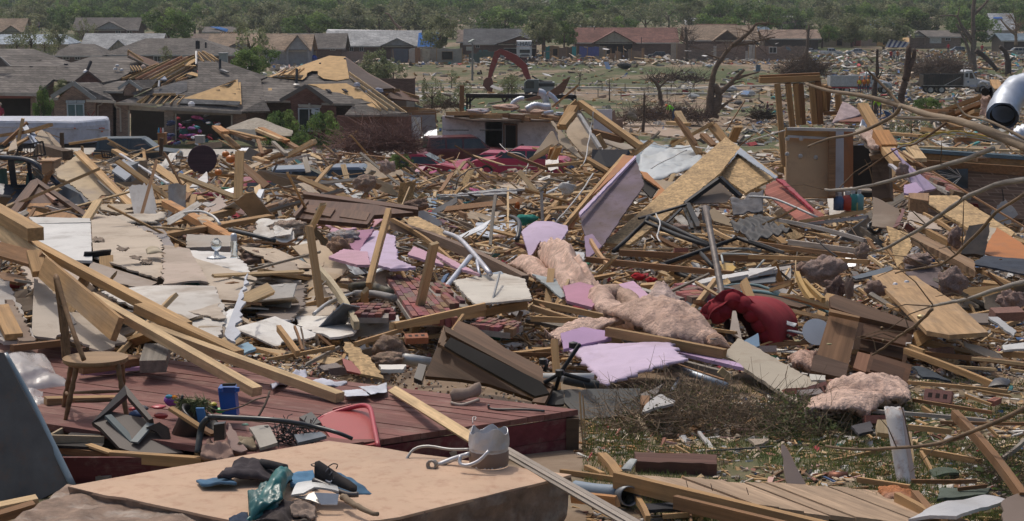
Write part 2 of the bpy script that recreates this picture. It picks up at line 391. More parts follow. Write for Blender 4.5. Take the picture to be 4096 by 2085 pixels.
LAND=[(60,700,'wrecked dark blue SUV'),(170,830,'dark framed wooden cabinet'),(420,740,'tan board with the doubled stud'),(810,640,'round dark table top'),(500,690,'tilted grey cabinet'),(1080,745,'red pickup cab'),(870,790,'red truck bed'),(1250,680,'crushed silver car'),(1760,620,'bright red car panel'),(1850,560,'red SUV by the white walls'),(2120,610,'pink red car roof'),(2340,600,'pair of leaning tan wall panels'),(2500,560,'long doubled rafter'),(2430,620,'black plastic tub'),(2690,650,'silvery white tarpaulin'),(2900,700,'large strand board sheet'),(3250,650,'tan closet wall'),(3470,560,'insulated panel with pink wool'),(3150,760,'tilted brick face panel'),(2420,760,'tall pink purple foam board'),(2830,780,'black gable shaped frame'),(2700,900,'black metal chair frames'),(3050,880,'black wire mesh'),(3700,790,'strand board on the brick wall'),(3850,900,'orange board at right'),(3900,960,'dark upright panel'),(3450,820,'beige torn wall board'),(1450,820,'dark carved cabinet'),(1300,920,'tan wool insulation heap'),(1560,1000,'pink foam cone'),(1650,1130,'leaning brick strip'),(1850,850,'pale blue appliance door'),(2000,950,'weathered grey post'),(1980,1160,'cream painted wall board'),(2180,930,'lilac foam sheet'),(2300,1060,'rolled pink insulation'),(2400,1240,'folded pink insulation'),(2560,1380,'big pink purple foam sheet'),(2880,1000,'leaning metal pipe'),(3000,1240,'red velvet sofa'),(3400,1330,'brown desk'),(3700,1220,'light wood door'),(3300,1100,'fluffy insulation mound'),(600,860,'crossed brown timbers'),(250,960,'white panelled board'),(500,1050,'large tan gypsum sheet'),(850,1150,'buckled tan gypsum sheets'),(1120,1080,'torn grey board heap'),(1330,1160,'stamped pale plank'),(1250,1320,'white torn plaster sheet'),(1900,1480,'brown open cabinet'),(2150,1500,'black cross stand'),(2800,1620,'brush pile'),(3340,1560,'flat pink insulation batts'),(120,1200,'slanted grey white boards'),(300,1400,'spindle back chair'),(940,1370,'three long pale beams'),(3560,1750,'white post'),(3200,1900,'plank raft'),(3900,1800,'rough brown post'),(3620,430,'dump trucks'),(3150,450,'standing stud frame'),(2860,430,'twisted bare tree'),(2150,470,'silver duct pile'),(1500,600,'dark brush and driftwood'),(900,560,'clothes heap'),(350,610,'dark teal SUV'),(100,560,'leaning roof truss')]
USED={}
def lab(u,v,words,kind,gp,o,extra=''):
 L=sorted(LAND,key=lambda l:(l[0]-u)**2+((l[1]-v)*1.6)**2)[:4]
 for(lu,lv,nm)in L:
  dx,dy=u-lu,(v-lv)*1.6
  rel=('just ' if dx*dx+dy*dy<60**2 else '')+(('left of' if dx<0 else 'right of')if abs(dx)>abs(dy)else('behind' if dy<0 else 'in front of'))
  t=' '.join(('%s %s %s the %s'%(' '.join(words),kind,rel,nm)).split()[:16])
  if t not in USED:break
 USED[t]=USED.get(t,0)+1
 o['label']=t;o['group']=gp;return o
def named(o,x0,y0,x1,y1,col):
 if x0>x1:x0,y0,x1,y1=x1,y1,x0,y0
 s=(y0-y1)/max(1,x1-x0);L=math.hypot(x1-x0,y1-y0)
 lab(*full((x0+x1)/2,(y0+y1)/2),[w for w in(('long' if L>260 else 'short' if L<110 else ''),col if isa(col,str)else 'coloured','upright' if abs(s)>1.6 else 'rising' if s>.25 else 'falling' if s<-.25 else 'level')if w],'timber','loose timbers of the wreckage',o)
def terrain():
 ys=[-30,-10,0,5]+list(np.exp(np.linspace(math.log(8),math.log(5000),190)));nx=90
 v,f=[],[]
 for y in ys:
  w=max(40,abs(y)*.55+30)
  for i in rng(nx+1):
   x=-w+2*w*i/nx;z=gz(y)
   a=.05 if y<16 else(.12 if y<120 else.25)
   z+=a*fbm(Vec((x*.5,y*.5,0)if y<16 else(x*.1,y*.1,0)))+(.03*fbm(Vec((x*3,y*3,5)))if y<40 else 0)
   v.append((x,y,z-.02))
 for j in rng(len(ys)-1):
  for i in rng(nx):a=j*(nx+1)+i;f.append((a,a+1,a+nx+2,a+nx+1))
 def ex(N,L,co,base,mix,ramp,nz,tc,oi):
  g=mix(ramp(nz((.8,.8,.8),8,.7).outputs[0],.42,.6),(.055,.085,.028),(.11,.11,.05))
  d=mix(ramp(nz((2.5,2.5,2.5),6).outputs[0],.35,.65),(.21,.145,.095),(.30,.23,.165))
  s=N.new('ShaderNodeSeparateXYZ');L.new(tc.outputs['Object'],s.inputs[0])
  far=ramp(s.outputs[1],95,130,-.10,.03)
  a=N.new('ShaderNodeMath');a.operation='ADD';L.new(nz((.06,.05,.06),9,.68).outputs[0],a.inputs[0]);L.new(far,a.inputs[1])
  near=N.new('ShaderNodeMath');near.operation='ADD';L.new(a.outputs[0],near.inputs[0]);L.new(ramp(s.outputs[1],15,19,.13,0),near.inputs[1])
  fine=N.new('ShaderNodeMath');fine.operation='MULTIPLY_ADD';fine.inputs[1].default_value=.35;L.new(nz((.9,.9,.9),7,.7).outputs[0],fine.inputs[0]);L.new(near.outputs[0],fine.inputs[2])
  return mix(ramp(fine.outputs[0],.63,.74),d,g)
 m=mat('meadow_and_soil',col=(.2,.2,.2),extra=ex,var=.3,sc=(1.5,1.5,1.5),bu=.5,bsc=(8,8,8),ro=1)
 me=newmesh('ground');me.from_pydata(v,[],f);me.update();me.polygons.foreach_set('use_smooth',[True]*len(f))
 mob('ground',me,m,kind='structure')
terrain()
def rubble_bed():
 us=list(rng(-500,4700,32));vs=[585+i*9 for i in rng(0,108)]
 V,F=[],[]
 for v in vs:
  for u in us:
   p=Pf(u,v,None,1.0)
   e=sstep(585,630,v)*(1-sstep(1440,1540,v)*(1 if u<2400 else 1))
   e2=1-sstep(1380,1470,v)*sstep(2250,2500,u)
   s=p.y/30
   p.z+=e*e2*(.10*s*fbm(p*1.1/s)+.06*fbm(p*4))-.14-(1-e)*.5-(1-e2)*.5
   V.append(p)
 n=len(us)
 for j in rng(len(vs)-1):
  for i in rng(n-1):a=j*n+i;F.append((a+n,a+n+1,a+1,a))
 m=mat('rubble_soil',col=(.17,.125,.09),var=.5,sc=(5,5,5),bu=.8,bsc=(20,20,20),two=((.33,.28,.23),(2.2,2.2,2.2),.5,.62),ro=1)
 me=newmesh('rubble_bed');me.from_pydata([tuple(p)for p in V],[],F);me.update()
 mob('rubble_bed',me,m,kind='stuff',lb='trampled dirt and crushed debris bed under the wreckage')
rubble_bed()
def ribbon(name,pts,w,m,lift=.05,kind='structure',col=None):
 W=crom([Vec((p[0],p[1],0))for p in pts],8);v,f=[],[]
 for i,p in enm(W):
  d=(W[min(i+1,len(W)-1)]-W[max(0,i-1)]).normalized();s=Vec((-d.y,d.x,0))
  for k in(-.5,-.499,.499,.5):
   q=p+s*w*k;v.append((q.x,q.y,gz(q.y)+.25*fbm(Vec((q.x*.1,q.y*.1,0)))+(lift if abs(k)<.4995 else-.6)))
 for i in rng(len(W)-1):
  for k in rng(3):a=i*4+k;f.append((a,a+1,a+5,a+4))
 return vf(name,v,f,m,col=col,kind=kind)
ROADM=mat('pale_concrete_road',col=(.46,.43,.38),var=.12,sc=(1,1,1),dirt=.4,dcol=(.3,.22,.16),dsc=.5,bu=.1)
ribbon('road',[(-45,109),(-25,107.5),(-8,106),(8,104),(30,100)],6.5,ROADM,.12)
PATHM=mat('dusty_path',col=(.36,.27,.20),var=.15,sc=(.6,.6,.6),bu=.2)
ribbon('path',[tuple(Pf(2440,500,None,1).xy),tuple(Pf(2500,490,None,1).xy),tuple(Pf(2600,520,None,1).xy),tuple(Pf(2720,545,None,1).xy),tuple(Pf(2900,560,None,1).xy)],3.2,PATHM,.08)
ribbon('sidewalk',[tuple(Pf(1560,352,None,1).xy),tuple(Pf(2100,353,None,1).xy),tuple(Pf(2600,352,None,1).xy),tuple(Pf(3200,345,None,1).xy)],1.3,ROADM,.08)
ribbon('sidewalk',[tuple(Pf(1560,372,None,1).xy),tuple(Pf(2100,378,None,1).xy),tuple(Pf(2600,376,None,1).xy),tuple(Pf(3000,372,None,1).xy)],1.1,ROADM,.08)
NPR=np.random.default_rng(5)
def leaf_mesh(name,nclump,nleaf,leaf,R=(1,1,1),hollow=.3,cols=((.05,.085,.025),(.075,.12,.03),(.035,.06,.022)),csz=.34,low=-1.0):
 C=[]
 while len(C)<nclump:
  p=NPR.normal(size=3);p/=np.linalg.norm(p);r=NPR.uniform(hollow,1)**.6;p*=r
  if p[2]>low:C.append(p)
 C=np.array(C);P0,K=[],[]
 for c in C:
  s=csz*NPR.uniform(.6,1.25);q=NPR.normal(size=(nleaf,3));q/=np.linalg.norm(q,axis=1)[:,None];q*=(NPR.uniform(.25,1,size=(nleaf,1))**.5)*s
  P0.append((c+q)*np.array(R));k=np.array(cols[NPR.integers(len(cols))])*NPR.uniform(.75,1.25);K.append(k*NPR.uniform(.7,1.3,size=(nleaf,1)))
 P0=np.concatenate(P0);K=np.concatenate(K);n=len(P0)
 a=NPR.normal(size=(n,3));a/=np.linalg.norm(a,axis=1)[:,None];b=np.cross(a,NPR.normal(size=(n,3)));b/=np.linalg.norm(b,axis=1)[:,None]
 sz=leaf*NPR.uniform(.6,1.3,size=(n,1));a*=sz;b*=sz*.6
 V=np.stack([P0-a,P0-b,P0+a,P0+b],1).reshape(-1,3)
 me=newmesh(name);me.from_pydata(V.tolist(),[],np.arange(4*n).reshape(-1,4).tolist());me.update()
 at=me.attributes.new('Col','FLOAT_COLOR','POINT');kk=np.ones((4*n,4),dtype=np.float32);kk[:,:3]=np.repeat(K,4,0);at.data.foreach_set('color',kk.ravel())
 me.materials.append(LEAF);return me
GR=((.13,.21,.06),(.19,.27,.08),(.09,.15,.05))
OL=((.21,.24,.12),(.17,.20,.10),(.25,.26,.15))
CROWNS=[leaf_mesh('crown',34,110,.055,(1,1,.8),.3,GR if i%3 else OL,.30,-.75)for i in rng(7)]
THIN=[leaf_mesh('crown',30,40,.05,(1,1,.9),.45,OL,.24,-.6)for i in rng(3)]
def trunk_mesh(h,r,nb=5,spread=.6,seed=1):
 rr=random.Random(seed);b=MB();b.tube([(0,0,-.2),(.02*h,0,h*.5),(0,.02*h,h)],[r*1.3,r,r*.5],7)
 for i in rng(nb):
  z=h*rr.uniform(.45,.95);a=rr.uniform(0,6.28);L=h*spread*rr.uniform(.5,1)
  p=Vec((0,0,z));q=p+Vec((math.cos(a)*L,math.sin(a)*L,L*.8));mid=p.lerp(q,.5)+Vec((0,0,L*.12))
  b.tube([p,mid,q],[r*.45,r*.3,r*.12],5)
 me=newmesh('trunk');me.from_pydata(b.v,[],b.f);me.update();me.materials.append(BARK);return me
TRUNKS=[trunk_mesh(.55,.03,6,.7,i)for i in rng(4)]
def tree(x,y,h,lb,name='tree',thin=False,wide=.6,gp=None,tint=None,base=None,lift=.52):
 r=emp(name,(x,y,gz(y)if base is None else base),lb,'tree',gp)
 t=mob('trunk',RND.choice(TRUNKS),None,r,(.12,.09,.065));t.location=(0,0,0);t.matrix_parent_inverse.identity();t.scale=(h,h,h)
 c=mob('crown',RND.choice(THIN if thin else CROWNS),None,r);c.matrix_parent_inverse.identity();c.location=(0,0,h*lift);c.scale=(h*wide,h*wide,h*(1-lift)*1.15);c.rotation_euler[2]=uni(0,6.28)
 return r
_dirs=['far left','left','centre left','middle','centre right','right','far right']
def where(u):return _dirs[min(6,max(0,int(u/4096*7)))]
_spots=['pale blue roof','grey two storey roof','white metal roof','brown roofs','roof with chimney','long pale grey roof','blue roof tarp','dark grey roof','reddish roof','torn tan roof','twisted bare tree','grey flat roof','striped awning wall','long low grey roof','tall bare snag','white roofed house']
def wood_row(us,d,hs,kindw,k0=0):
 for i,u in enm(us):
  uu=u+uni(-25,25);dd=d*uni(.94,1.06)
  x=(uu-2048)/FPX*dd;h=uni(*hs)
  th=RND.random()<.12
  tree(x,dd,h,'%s %s tree %s above the %s'%(['rounded','broad','bushy','leaning','tall'][(i*3+k0)%5],['dark green','mid green','yellowish green','dull green','bright green','olive'][(i+k0)%6],kindw,_spots[min(15,max(0,int(uu/256)))]),gp='trees of the far treeline',thin=th,wide=uni(.55,.8))
wood_row(rng(-60,4200,105),440,(7.6,9.2),'rising',0)
wood_row(rng(-10,4200,125),560,(9.0,10.6),'standing behind and',1)
wood_row(list(rng(1150,1300,110))+list(rng(2300,2500,90))+[2850]+list(rng(3300,3600,100))+[3900],360,(5.8,7.6),'growing in front and',2)
def woodland():
 n=0
 V,K=[],[]
 for d,cnt in((700,150),(950,170),(1300,170)):
  for i in rng(cnt):
   x=NPR.uniform(-.36,.36)*d;h=NPR.uniform(8.5,11.0);z=gz(d)
   q=NPR.normal(size=(150,3));q/=np.linalg.norm(q,axis=1)[:,None]
   p=q*np.array([h*.55,h*.55,h*.42])+np.array([x,d+NPR.uniform(-30,30),z+h*.58]);V.append(p)
   K.append(np.array(GR[NPR.integers(3)])*NPR.uniform(.7,1.2)*NPR.uniform(.7,1.3,size=(150,1)))
 P0=np.concatenate(V);K=np.concatenate(K);n=len(P0)
 a=NPR.normal(size=(n,3));a/=np.linalg.norm(a,axis=1)[:,None];b=np.cross(a,NPR.normal(size=(n,3)));b/=np.linalg.norm(b,axis=1)[:,None]
 a*=1.1;b*=.8
 VV=np.stack([P0-a,P0-b,P0+a,P0+b],1).reshape(-1,3)
 me=newmesh('woodland');me.from_pydata(VV.tolist(),[],np.arange(4*n).reshape(-1,4).tolist());me.update()
 at=me.attributes.new('Col','FLOAT_COLOR','POINT');kk=np.ones((4*n,4),dtype=np.float32);kk[:,:3]=np.repeat(K,4,0);at.data.foreach_set('color',kk.ravel())
 mob('woodland',me,LEAF,kind='stuff',lb='closed green wood along the horizon')
woodland()
fr('a1')
def ptr(x,ytop,ybase,d,lb,wide,thin=False,name='tree',lift=.45):
 a,c=P(x,ytop,d),P(x,ybase,d);h=a.z-c.z
 return tree(a.x,d,h,lb,name,thin,wide,base=c.z,lift=lift)
ptr(1255,45,330,300,'large yellowish olive tree right of the grey two storey roof',.62,lift=.5)
ptr(620,130,340,320,'thinned olive tree in front of the grey two storey roof',.5,True)
ptr(430,190,340,300,'mid green bushy tree left of the white metal roof',.55)
ptr(225,170,420,240,'scraggly storm stripped tree beside the pale blue tarpaulin roof',.6,True)
ptr(330,260,420,200,'grey leaved low tree behind the left garage roof',.75,True)
ptr(120,240,410,215,'thin broken tree behind the left garage roof',.5,True)
ptr(1860,130,560,190,'tall thin tree with broken trunk behind the torn roof house',.42,True)
ptr(1910,330,560,165,'dark green bushy tree between the two torn roofed houses',.75)
ptr(1240,335,470,175,'small feathery sapling behind the open rafters',.4,True)
ptr(318,650,900,112,'dark narrow shrub left of the white sash window',.33,name='shrub',lift=.3)
ptr(455,590,700,117,'rounded dark evergreen shrub under the gabled roof corner',.5,name='shrub',lift=.3)
fr('a2')
ptr(1420,110,370,290,'dense dark green tree right of the blue tarpaulin',.55)
ptr(950,370,610,190,'leaning dark green bush behind the bare sheathing roof',.65,name='bush',lift=.4)
ptr(1070,430,610,196,'brownish twiggy bush at the edge of the field behind the sheathing roof',.6,True,name='bush',lift=.4)
ptr(1360,560,825,128,'young slender pine like tree on the field left of the lamp post',.33,True,lift=.5)
ptr(1590,600,780,135,'young light green tree left of the excavator',.42,True)
ptr(1960,540,720,150,'sparse young tree beneath the excavator boom',.4,True)
ptr(1510,520,640,170,'little grey green sapling beside the lamp post',.4,True)
ptr(230,770,1090,111,'round dark green shrub left of the broken window',.45,name='shrub',lift=.42)
ptr(540,780,1100,109.5,'large dark green shrub in front of the broken window',.42,name='shrub',lift=.42)
ptr(380,990,1095,107,'small bright green shrub at the foot of the big dark shrubs',.75,name='shrub',lift=.4)
ptr(1120,1135,1250,70,'green bush poking from the debris beside the crushed red car',.8,name='bush',lift=.4)
fr('a3')
ptr(330,80,340,300,'dense dark tree above the roofless beige walls',.55)
ptr(480,150,340,310,'light green tree left of the reddish brown roof',.5)
ptr(60,560,720,150,'sapling between the excavator cab and the lamp post',.45,True)
fr('a4')
ptr(600,185,290,320,'round green tree behind the parked white pickup',.7)
ptr(800,95,300,330,'broad mid green tree behind the roofless beige walls, upper right',.55)
ptr(1330,720,830,84,'brownish green shrub mound in front of the dark dump truck',.9,name='bush',lift=.4)
ptr(1220,840,1010,62,'tangled twiggy bush behind the thick branch',1.0,True,name='bush',lift=.4)
ptr(1160,1720/1.0-760,1010,60,'small grey green bush left of the tangled bush',.8,True,name='bush',lift=.4)
SHC=dict(grey=(.175,.16,.145),dgrey=(.12,.125,.13),lgrey=(.42,.43,.43),white=(.62,.64,.66),brown=(.22,.175,.145),red=(.215,.115,.095),tan=(.34,.26,.19),blue=(.16,.22,.27),osb=(.48,.33,.2),green=(.2,.24,.2))
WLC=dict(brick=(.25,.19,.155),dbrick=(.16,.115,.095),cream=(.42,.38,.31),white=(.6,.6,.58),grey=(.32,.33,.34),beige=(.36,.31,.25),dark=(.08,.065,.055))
FRAMEC=(.5,.48,.44)
def window(pa,x0,y0,x1,y1,d,mull=1,frame_c=(.6,.6,.58),glass=GLASS,gcol=None,shade=None):
 ""
 a,c=P(x0,y0,d),P(x1,y1,d);w=(c.x-a.x);z0,z1=c.z,a.z;t=max(.05,min(.09,w*.07));b=MB()
 b.box((a.x+t/2,d-.02,(z0+z1)/2),(t,.09,z1-z0));b.box((c.x-t/2,d-.02,(z0+z1)/2),(t,.09,z1-z0))
 b.box(((a.x+c.x)/2,d-.018,z1-t/2),(w-2*t,.086,t));b.box(((a.x+c.x)/2,d-.022,z0+t/2),(w-2*t,.094,t))
 for k in rng(mull):
  b.box((a.x+w*(k+1)/(mull+1),d-.02,(z0+z1)/2),(t*.8,.06,z1-z0-2*t))
 f=b.obj('window',PNT,pa,frame_c)
 p=MB().box(((a.x+c.x)/2,d+.012,(z0+z1)/2),(w-.02,.01,z1-z0-.02)).obj('pane',glass,f,gcol)
 return f
def gable_roof(pa,X0,X1,Y0,Y1,zE,zR,col,m=SHING,hip0=0.,hip1=0.,ov=.35,th=.16,name='roof'):
 ""
 a,b=X0-ov,X1+ov;y0,y1=Y0-ov,Y1+ov;ym=(y0+y1)/2;sl=(zR-zE)/((Y1-Y0)/2);ze=zE-ov*sl*.9
 v=[Vec(p)for p in((a,y0,ze),(b,y0,ze),(b,y1,ze),(a,y1,ze),(a+hip0,ym,zR),(b-hip1,ym,zR))]
 F=[(0,1,5,4),(2,3,4,5)]
 if hip0:F.append((3,0,4))
 if hip1:F.append((1,2,5))
 o=solid(name,v,F,m,th,col,pa);return o
def house(u0,u1,vr,ve,vg,d,roof='grey',wall='brick',hip=0.,dep=8.5,gable=None,wins=(),doors=(),garage=(),lb='',name='house',gp=None,rm=SHING,wm_=None,xt=(),cat='house',ov=.35):
 ""
 dn=min(620,9.8*FPX/(full(0,ve)[1]+50));KD[0]=dn/d;raw=d
 A,Bq=P(u0,ve,d),P(u1,ve,d);X0,X1=A.x,Bq.x;zE=A.z;d=dn;KD[0]=1.0;zR=P(u0,vr,d+dep/2).z
 G=gz(d)-.6;zg=min(P(u0,vg,d).z,zE-1.2);zg=min(zg,G+.8)-.3
 r=emp(name,((X0+X1)/2,d+dep/2,zg),lb,cat,gp)
 wc=WLC[wall]if isa(wall,str)else wall;rc=SHC[roof]if isa(roof,str)else roof
 wmat=wm_ or(BRK if 'brick' in str(wall)else PNT)
 b=MB();T=.22
 X0i,X1i=X0+.3,X1-.3;Y0,Y1=d,d+dep
 b.box(((X0i+X1i)/2,Y0+T/2,(zg+zE)/2),(X1i-X0i,T,zE-zg));b.box(((X0i+X1i)/2,Y1-T/2,(zg+zE)/2),(X1i-X0i,T,zE-zg))
 b.box((X0i+T/2,(Y0+Y1)/2,(zg+zE)/2),(T,dep-2*T,zE-zg));b.box((X1i-T/2,(Y0+Y1)/2,(zg+zE)/2),(T,dep-2*T,zE-zg))
 if not hip:
  for X in(X0i,X1i-T):
   n=len(b.v);ym=(Y0+Y1)/2
   b.v+=[(X,Y0,zE),(X,Y1,zE),(X,ym,zR-.12),(X+T,Y0,zE),(X+T,Y1,zE),(X+T,ym,zR-.12)]
   b.f+=[(n,n+1,n+2),(n+3,n+5,n+4),(n,n+2,n+5,n+3),(n+1,n+4,n+5,n+2)]
 b.obj('wall',wmat,r,wc)
 hp=hip*(X1-X0)
 gable_roof(r,X0,X1,Y0,Y1,zE,zR,rc,rm,hp,hp,ov=ov)
 MB().box(((X0+X1)/2,Y0-ov-.05,zE-ov*.3-.1),(X1-X0+2*ov,.05,.2)).obj('fascia',PNT,r,FRAMEC)
 if gable:
  ua,ub,vp,gw=gable[:4];a,c=P(ua,ve,d-.8),P(ub,ve,d-.8);zp=P((ua+ub)/2,vp,d-.8).z;xm=(a.x+c.x)/2
  yb=Y0+(zp-zE)/(zR-zE)*dep/2 if zR>zE else Y0+1
  v=[Vec(p)for p in((a.x-.3,Y0-1.1,zE-.2),(xm,Y0-1.1,zp),(c.x+.3,Y0-1.1,zE-.2),(a.x-.3,Y0+.3,zE-.2),(xm,yb,zp),(c.x+.3,Y0+.3,zE-.2))]
  solid('gable_roof',v,[(0,1,4,3),(1,2,5,4)],rm,.14,rc,r)
  g=MB();n=0
  g.v+=[(a.x,Y0-.8,zE),(c.x,Y0-.8,zE),(xm,Y0-.8,zp-.2),(a.x,Y0-.6,zE),(c.x,Y0-.6,zE),(xm,Y0-.6,zp-.2)]
  g.f+=[(0,1,2),(3,5,4),(0,3,4,1),(1,4,5,2),(2,5,3,0)]
  g.obj('gable_wall',PNT if 'brick' not in gw else BRK,r,WLC[gw])
  for X in(a.x+.2,c.x-.2):MB().box((X,Y0-.7,(zg+zE)/2),(.3,.2,zE-zg)).obj('pier',wmat,r,wc)
  if gw=='cream':
   for k in rng(1,6):
    X=a.x+(c.x-a.x)*k/6;hz=(zp-.25-zE)*(1-abs(k/3-1));MB().box((X,Y0-.82,zE+hz/2),(.06,.03,max(.05,hz))).obj('batten',PNT,r,(.3,.26,.2))
 for w in wins:window(r,*w[:4],d-.02,mull=w[4]if len(w)>4 else 1)
 for q in garage:
  a,c=P(q[0],q[1],d-.03),P(q[2],q[3],d-.03)
  MB().box(((a.x+c.x)/2,d-.04,(a.z+c.z)/2),(c.x-a.x,.06,a.z-c.z)).obj('garage_opening',DARK,r)
  MB().box(((a.x+c.x)/2,d-.06,a.z+.06),(c.x-a.x+.2,.08,.12)).obj('lintel',PNT,r,FRAMEC)
 for q in doors:
  a,c=P(q[0],q[1],d-.03),P(q[2],q[3],d-.03)
  MB().box(((a.x+c.x)/2,d-.04,(a.z+c.z)/2),(c.x-a.x,.08,a.z-c.z)).obj('door',PNT,r,q[4]if len(q)>4 else(.5,.5,.48))
 KD[0]=dn/raw
 for e in xt:e(r)
 KD[0]=1.0
 return r
def chimney(x,yt,yb,d,w=.5,col=(.35,.36,.37),m=PNT):
 def f(r):
  a,c=P(x,yt,d),P(x,yb,d);b=MB().box((a.x,d,(a.z+c.z)/2),(w,w,a.z-c.z));b.box((a.x,d,a.z+.05),(w*1.2,w*1.2,.1));b.obj('chimney',m,r,col)
 return f
def rafters(n,a0,a1,b0,b1,name='rafter',col='tan',w=.05,h=.14):
 ""
 def f(r):
  for i in rng(n):
   t=(i+.5)/n;p=[a0[k]*(1-t)+a1[k]*t for k in rng(3)];q=[b0[k]*(1-t)+b1[k]*t for k in rng(3)]
   beam(name,P(*p),P(*q),w,h,0,col,pa=r)
 return f
def patch(name,pts,m,th=.03,col=None):
 def f(r):ply(name,[pts],m,th,col,r)
 return f
def vents(lst,d):
 def f(r):
  for(x,yt,yb)in lst:
   a,c=P(x,yt,d),P(x,yb,d);MB().tube([c,a],.06,8).obj('vent_pipe',PNT,r,(.07,.07,.08))
 return f
fr('a1')
house(395,750,330,412,455,152,GRY,'dbrick',hip=.3,wins=[(470,420,520,448),(560,420,600,448)],lb='small grey hip roofed brick house behind the left garage house')
house(770,1745,287,405,470,141,GRY,'dbrick',hip=.3,dep=10,wins=[(1150,420,1210,465),(1500,418,1570,460)],xt=[vents(xyd(124,32,345,148,30,370),143)],lb='long grey hip roofed house directly behind the exposed roof rafters')
house(610,1190,250,362,380,167,'lgrey','cream',hip=0,gable=(820,960,297,'cream'),rm=SHING,lb='house with pale whitish metal roof behind the grey hip roofs')
house(548,1030,132,220,275,232,GRY,'dbrick',gable=(700,945,162,GRY),wins=[(865,228,905,262),(950,228,990,262)],lb='two storey looking grey gabled house in front of the trees, left')
house(-120,168,138,235,250,225,TAN,'cream',gable=(20,150,190,'cream'),xt=[vents(xyd(2,18,215,10,12,160),228)],lb='salmon tan roofed house at the far left edge')
house(-150,505,258,325,345,182,(.45,.52,.58),'cream',hip=.12,lb='house with pale blue tarpaulin roof and roofers at work',xt=[])
house(1395,1570,252,320,350,205,BRN,'brick',lb='plain brown roofed house right of the pale metal roof')
house(1478,1745,166,205,225,290,BRN,'brick',lb='distant low brown roof behind the blue tarp patch')
house(1525,1760,200,236,255,250,GRY,'cream',xt=[patch('roof_tarp',xyd(157,20,251.5,164,20,251.5,171,22,249.5,170,24,249.3,164,22,250.5),CLO,.05,(.05,.16,.4))],lb='small house with blue tarp strip on its roof ridge')
house(1560,2300,252,350,372,176,TAN,GRY,gable=(1700,1900,308,GRY),xt=[patch('roof_hole',xyd(156,30,178.3,165,24,180.2,178,24,180.2,170,29,178.2),DARK,.04),rafters(7,(1600,300,178),(1700,292,178),(1650,243,180),(1790,240,180))],lb='tan stripped roof house with a patch of bare rafters')
fr('a2')
house(275,700,250,355,385,198,GRY,'dbrick',xt=[chimney(465,250,305,200,.9)],wins=[(600,362,640,380)],lb='grey roofed house with square metal chimney')
house(120,445,258,372,385,185,TAN,GRY,gable=(270,445,262,GRY),lb='tan roofed house with plain grey gable beside the chimney roof')
house(568,1262,228,340,415,228,'lgrey','dbrick',gable=(975,1230,285,GRY),dep=10,wins=[(655,348,690,385),(745,348,775,385),(820,348,850,385)],xt=[patch('roof_wrap',xyd(116,24,232.2,122,24,232.6,121,30,230.2,115,29,230.5),PNT,.03,(.68,.68,.68)),patch('ridge_strip',xyd(58,22,233.1,127,23,233,127,24,232.5,58,23,232.6),PNT,.05,(.7,.7,.7))],lb='long pale grey roofed ranch house with white ridge strip')
house(1270,1390,246,345,380,235,(.03,.14,.42),'cream',hip=.0,rm=CLO,lb='house end wrapped in bright blue tarpaulin')
house(1560,1720,225,310,330,285,BRN,'dbrick',lb='brown roof corner left of the dark grey roof')
house(1610,2160,215,325,435,248,'dgrey','dbrick',gable=(1845,2200,268,'dbrick'),dep=10,wins=[(1690,338,1720,360)],garage=[(1905,365,2140,435)],doors=[(1745,375,1780,430,(.1,.2,.2)),(1715,375,1735,430,(.1,.2,.2))],lb='dark grey roofed brick house with big front gable behind moving truck')
fr('a3')
house(548,1330,207,315,400,265,'red','dbrick',gable=(700,1010,232,'cream'),dep=10,garage=[(745,330,990,400)],xt=[vents(xyd(71,20,225,106,28,330),262)],lb='reddish brown roofed ranch house with cream board gable')
house(1395,1930,190,298,345,262,TAN,'dbrick',gable=(1600,1800,225,'dark'),dep=9,xt=[rafters(12,(1480,205,266),(1760,208,266),(1500,180,267),(1780,180,267),col='brown'),patch('sheathing_edge',xyd(147,20,266.4,147,18,266.8,178,18,266.8,178,21,266.4),PNT,.1,(.2,.12,.08))],lb='torn tan roofed house with bare rafter tips along its ridge')
house(1395,1660,136,180,200,330,'lgrey','dark',lb='small pale grey roof between the trees above the torn tan house')
house(575,740,182,205,215,300,'lgrey','dark',lb='sliver of pale roof behind the reddish brown house')
house(1870,2065,200,252,275,300,'blue','dark',hip=.3,lb='blue grey hip roof right of the torn tan house')
house(820,920,150,185,195,380,BRN,'dark',lb='tiny brown roof beneath the tall dark trees')
fr('a4')
house(240,470,128,182,215,335,GRY,'dark',xt=[patch('bare_strip',xyd(24,12,338,41,12,338,41,13,337.5,24,13,337.5),PNT,.04,(.6,.6,.6))],lb='grey flat looking roof with white ridge on upper right')
house(110,530,222,285,300,292,(.30,.22,.17),'dark',lb='pinkish brown low roof behind the broken brick wall')
house(860,1130,145,205,225,345,'blue','dark',hip=.2,lb='blue grey roof half hidden by trees, upper right')
house(985,1090,205,232,255,330,BRN,'brick',lb='narrow brick carport beside the white van')
house(1205,1600,228,272,345,272,GRY,'brick',gable=(1205,1330,232,GRY),dep=9,doors=[(1355,280,1440,325,(.62,.62,.6))],wins=[(1470,282,1510,305)],lb='long low grey roofed house with white garage door')
house(1230,1330,160,208,225,360,GRY,GRY,lb='little grey gabled house among trees on the right')
house(1830,2000,100,222,235,325,(.5,.52,.53),GRY,xt=[patch('roof_tarp',xyd(183,12,328,189,12,328,190,14,327,183,14,327),CLO,.05,(.04,.13,.4))],lb='white roofed house with blue tarp square at the right edge')
house(1900,2100,250,300,315,290,'blue','dark',lb='slate blue roof at the right edge behind bare branches')
fr('f')
